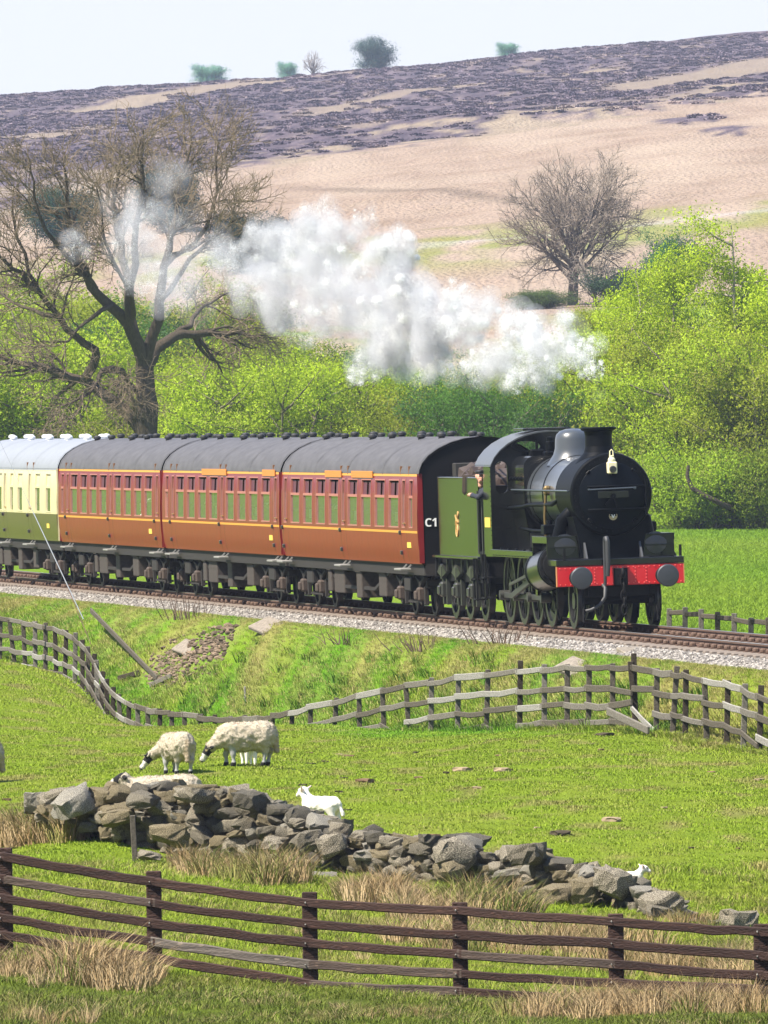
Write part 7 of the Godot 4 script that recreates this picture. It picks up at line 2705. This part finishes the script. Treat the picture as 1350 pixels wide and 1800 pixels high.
func lamb_bones() -> Array:
	var b := [
		[Vector3(-0.2, 0.37, 0), Vector3(0.15, 0.375, 0), 0.115, 0.11, LAMB, 0.01], [Vector3(0.14, 0.38, 0), Vector3(0.25, 0.52, 0.02), 0.09, 0.06, LAMB, 0.008],
		[Vector3(0.26, 0.55, 0.03), Vector3(0.3, 0.53, 0.05), 0.06, 0.055, LAMB, 0.0], [Vector3(0.3, 0.53, 0.05), Vector3(0.375, 0.49, 0.08), 0.05, 0.032, Color(0.72, 0.66, 0.6), 0.0],
		[Vector3(-0.29, 0.4, 0), Vector3(-0.36, 0.24, 0), 0.03, 0.026, LAMB, 0.008],
	]
	for z in [-0.07, 0.07]:
		b.append([Vector3(0.14, 0.3, z), Vector3(0.15, 0.02, z), 0.042, 0.021, LAMB, 0.0])
		b.append([Vector3(-0.18, 0.33, z), Vector3(-0.25, 0.18, z), 0.07, 0.03, LAMB, 0.0])
		b.append([Vector3(-0.25, 0.18, z), Vector3(-0.22, 0.02, z), 0.026, 0.02, LAMB, 0.0])
		b.append([Vector3(0.25, 0.57, 0.02 + z), Vector3(0.22, 0.585 + 0.03, 0.02 + z * 1.9), 0.02, 0.011, Color(0.7, 0.55, 0.5), 0.0])
		b.append([Vector3(0.315, 0.55, 0.05 + z * 0.66), Vector3(0.318, 0.548, 0.05 + z * 0.66), 0.009, 0.009, Color(0.03, 0.02, 0.02), 0.0])
	return b

func fleece(body: Shape, from: Color, count: int, size: float, seed: int) -> Shape:
	rng.seed = seed
	var s := Shape.new()
	s.tinted = true
	var n := body.v.size()
	var tries := 0
	var made := 0
	while made < count and tries < count * 12:
		tries += 1
		var k := rng.randi() % n
		if body.c[k].r < from.r * 0.8:
			continue
		var p := body.v[k] - body.n[k] * 0.006
		var nn := body.n[k]
		var down := (Vector3.DOWN - nn * Vector3.DOWN.dot(nn))
		var go := (nn * 0.55 + down * 0.55 + rv() * 0.55).normalized() * size * rng.randf_range(0.6, 1.3)
		var side := nn.cross(go).normalized() * size * 0.16
		s.col = from * rng.randf_range(0.65, 1.3)
		var fn := (nn + rv() * 0.35).normalized()
		s.t3(p - side, p + side, p + go, fn, fn, fn)
		made += 1
	return s

var flock := {}

func sheep(kind: String) -> Array:
	if flock.has(kind):
		return flock[kind]
	var s := Shape.new()
	s.tinted = true
	var f: Shape
	if kind == "lamb":
		skin(s, lamb_bones(), 0.012, 0.04, 14.0)
		f = fleece(s, LAMB, 1500, 0.014, 401)
	else:
		skin(s, ewe_bones(kind != "standing", kind == "turned"), 0.0165, 0.06, 7.0)
		f = fleece(s, WOOL, 12000, 0.03, 402)
	var horns := Shape.new()
	if kind != "lamb":
		for z in [-1, 1]:
			var h := Vector3(0.62, 0.33, 0.02) if kind != "standing" else Vector3(0.60, 0.76, 0.05)
			var p := PackedVector3Array()
			for k in 9:
				var a := 0.3 + k * 0.55
				if kind == "turned":
					h = Vector3(0.50, 0.34, -0.30)
				p.append(h + Vector3(-0.02 - sin(a) * 0.06, 0.07 - 0.02 - (1.0 - cos(a)) * 0.045 + 0.02, z * (0.045 + k * 0.011)))
			horns.tube(p, [0.022, 0.022, 0.021, 0.019, 0.017, 0.015, 0.012, 0.009, 0.005], 6)
	flock[kind] = [s.mesh(), f.mesh(), horns.mesh()]
	return flock[kind]

func put_sheep(kind: String, px: float, d: float, heading: float, label: String, group := "", scale := 1.0, mark := 0.0) -> void:
	var m := sheep(kind)
	var t := thing("lamb" if kind == "lamb" else "sheep", label, "lamb" if kind == "lamb" else "sheep", group)
	var coat := mat("animal", Color.WHITE, 0.95, {"vc": true, "spec": 0.1, "rim": 0.3})
	obj("body", m[0], coat, t)
	obj("fleece", m[1], mat("fleece", Color.WHITE, 1.0, {"vc": true, "spec": 0.05, "back": Color(0.4, 0.4, 0.4)}), t)
	if m[2].get_surface_count():
		obj("horns", m[2], mat("horn", lin(0.3, 0.27, 0.22), 0.7), t)
	if mark > 0.0:
		var s := Shape.new()
		for k in 60:
			var a := Vector3(0.08 + gauss() * 0.05, 0.772, gauss() * 0.05)
			s.tri(a, a + Vector3(0.03, 0.005, 0), a + Vector3(0.01, 0.004, 0.03))
		obj("dye_mark", s, mat("dye_red", lin(0.55, 0.1, 0.05), 0.9), t)
	var x := (px - 675.0) / FOCAL * d
	t.transform = Transform3D(Basis(Vector3.UP, heading).scaled(Vector3.ONE * scale), Vector3(x, land(x, -d) - 0.01, -d))

func build_flock() -> void:
	rng.seed = 410
	put_sheep("grazing", 428, 186, PI + 0.12, "woolly ewe seen from the side, grazing with its black and white face to the left", "", 0.9, 1.0)
	put_sheep("turned", 308, 184, PI * 0.5 + 0.42, "woolly ewe turned tail to the viewer, grazing left of the other ewe", "", 0.84)
	put_sheep("standing", 285, 172.3, PI + 0.05, "ewe mostly hidden behind the left end of the stone wall, only its back showing", "", 1.0, 1.0)
	put_sheep("grazing", -60, 187, PI + 0.2, "ewe cut by the left border, only its rump in view", "", 1.0)
	put_sheep("lamb", 562, 171.2, PI - 0.5, "white lamb standing with raised head behind the stone wall", "", 1.12)
	put_sheep("lamb", 438, 187.6, -PI * 0.5 + 0.2, "white lamb glimpsed between the legs of the side-on ewe", "", 1.0)
	put_sheep("lamb", 1106, 160.8, 0.25, "white lamb showing over the low right end of the stone wall", "", 0.75)

# ---------------------------------------------------------------- the scene
func _ready() -> void:
	var cam := Camera3D.new()
	cam.name = "camera"
	cam.position = EYE
	cam.basis = view
	cam.fov = rad_to_deg(2.0 * atan(900.0 / FOCAL))
	cam.near = 1.0
	cam.far = 9000.0
	add_child(cam)
	var env := Environment.new()
	env.background_mode = Environment.BG_SKY
	var sky := ProceduralSkyMaterial.new()
	sky.sky_top_color = lin(0.11, 0.19, 0.38)
	sky.sky_horizon_color = lin(0.43, 0.435, 0.44)
	sky.sky_curve = 0.2
	sky.ground_bottom_color = lin(0.1, 0.13, 0.05)
	sky.ground_horizon_color = lin(0.3, 0.33, 0.3)
	env.sky = Sky.new()
	env.sky.sky_material = sky
	env.tonemap_mode = Environment.TONE_MAPPER_LINEAR
	env.tonemap_exposure = 2.4
	env.fog_enabled = true
	env.fog_density = 0.00008
	env.fog_light_color = Color(0.80, 0.86, 0.97)
	env.volumetric_fog_enabled = true
	env.volumetric_fog_density = 0.0
	env.sdfgi_enabled = true
	env.ssao_enabled = true
	env.ssil_enabled = true
	var world := WorldEnvironment.new()
	world.name = "environment"
	world.environment = env
	add_child(world)
	var sun := DirectionalLight3D.new()
	sun.name = "sun"
	sun.light_energy = 1.6
	sun.light_color = Color(1.0, 0.96, 0.9)
	sun.light_angular_distance = 0.5
	sun.shadow_enabled = true
	add_child(sun)
	sun.look_at_from_position(Vector3(-0.54, 0.80, 0.30) * 100.0, Vector3.ZERO)
	rng.seed = 1
	wobble.seed = 3
	wobble.noise_type = FastNoiseLite.TYPE_SIMPLEX_SMOOTH
	wobble.fractal_octaves = 2
	var clock := Time.get_ticks_msec()
	var steps := {"land": build_land, "track": build_track, "wall": build_wall, "near": build_near_fence, "fences": build_boundary_fences, "bits": build_bits, "heather": build_heather, "grass": build_grass, "trees": build_trees, "coaches": build_coaches, "engine": build_engine, "driver": build_driver, "flock": build_flock, "steam": build_steam}
	for k in steps:
		(steps[k] as Callable).call()
		print(k, " ", Time.get_ticks_msec() - clock)
		clock = Time.get_ticks_msec()
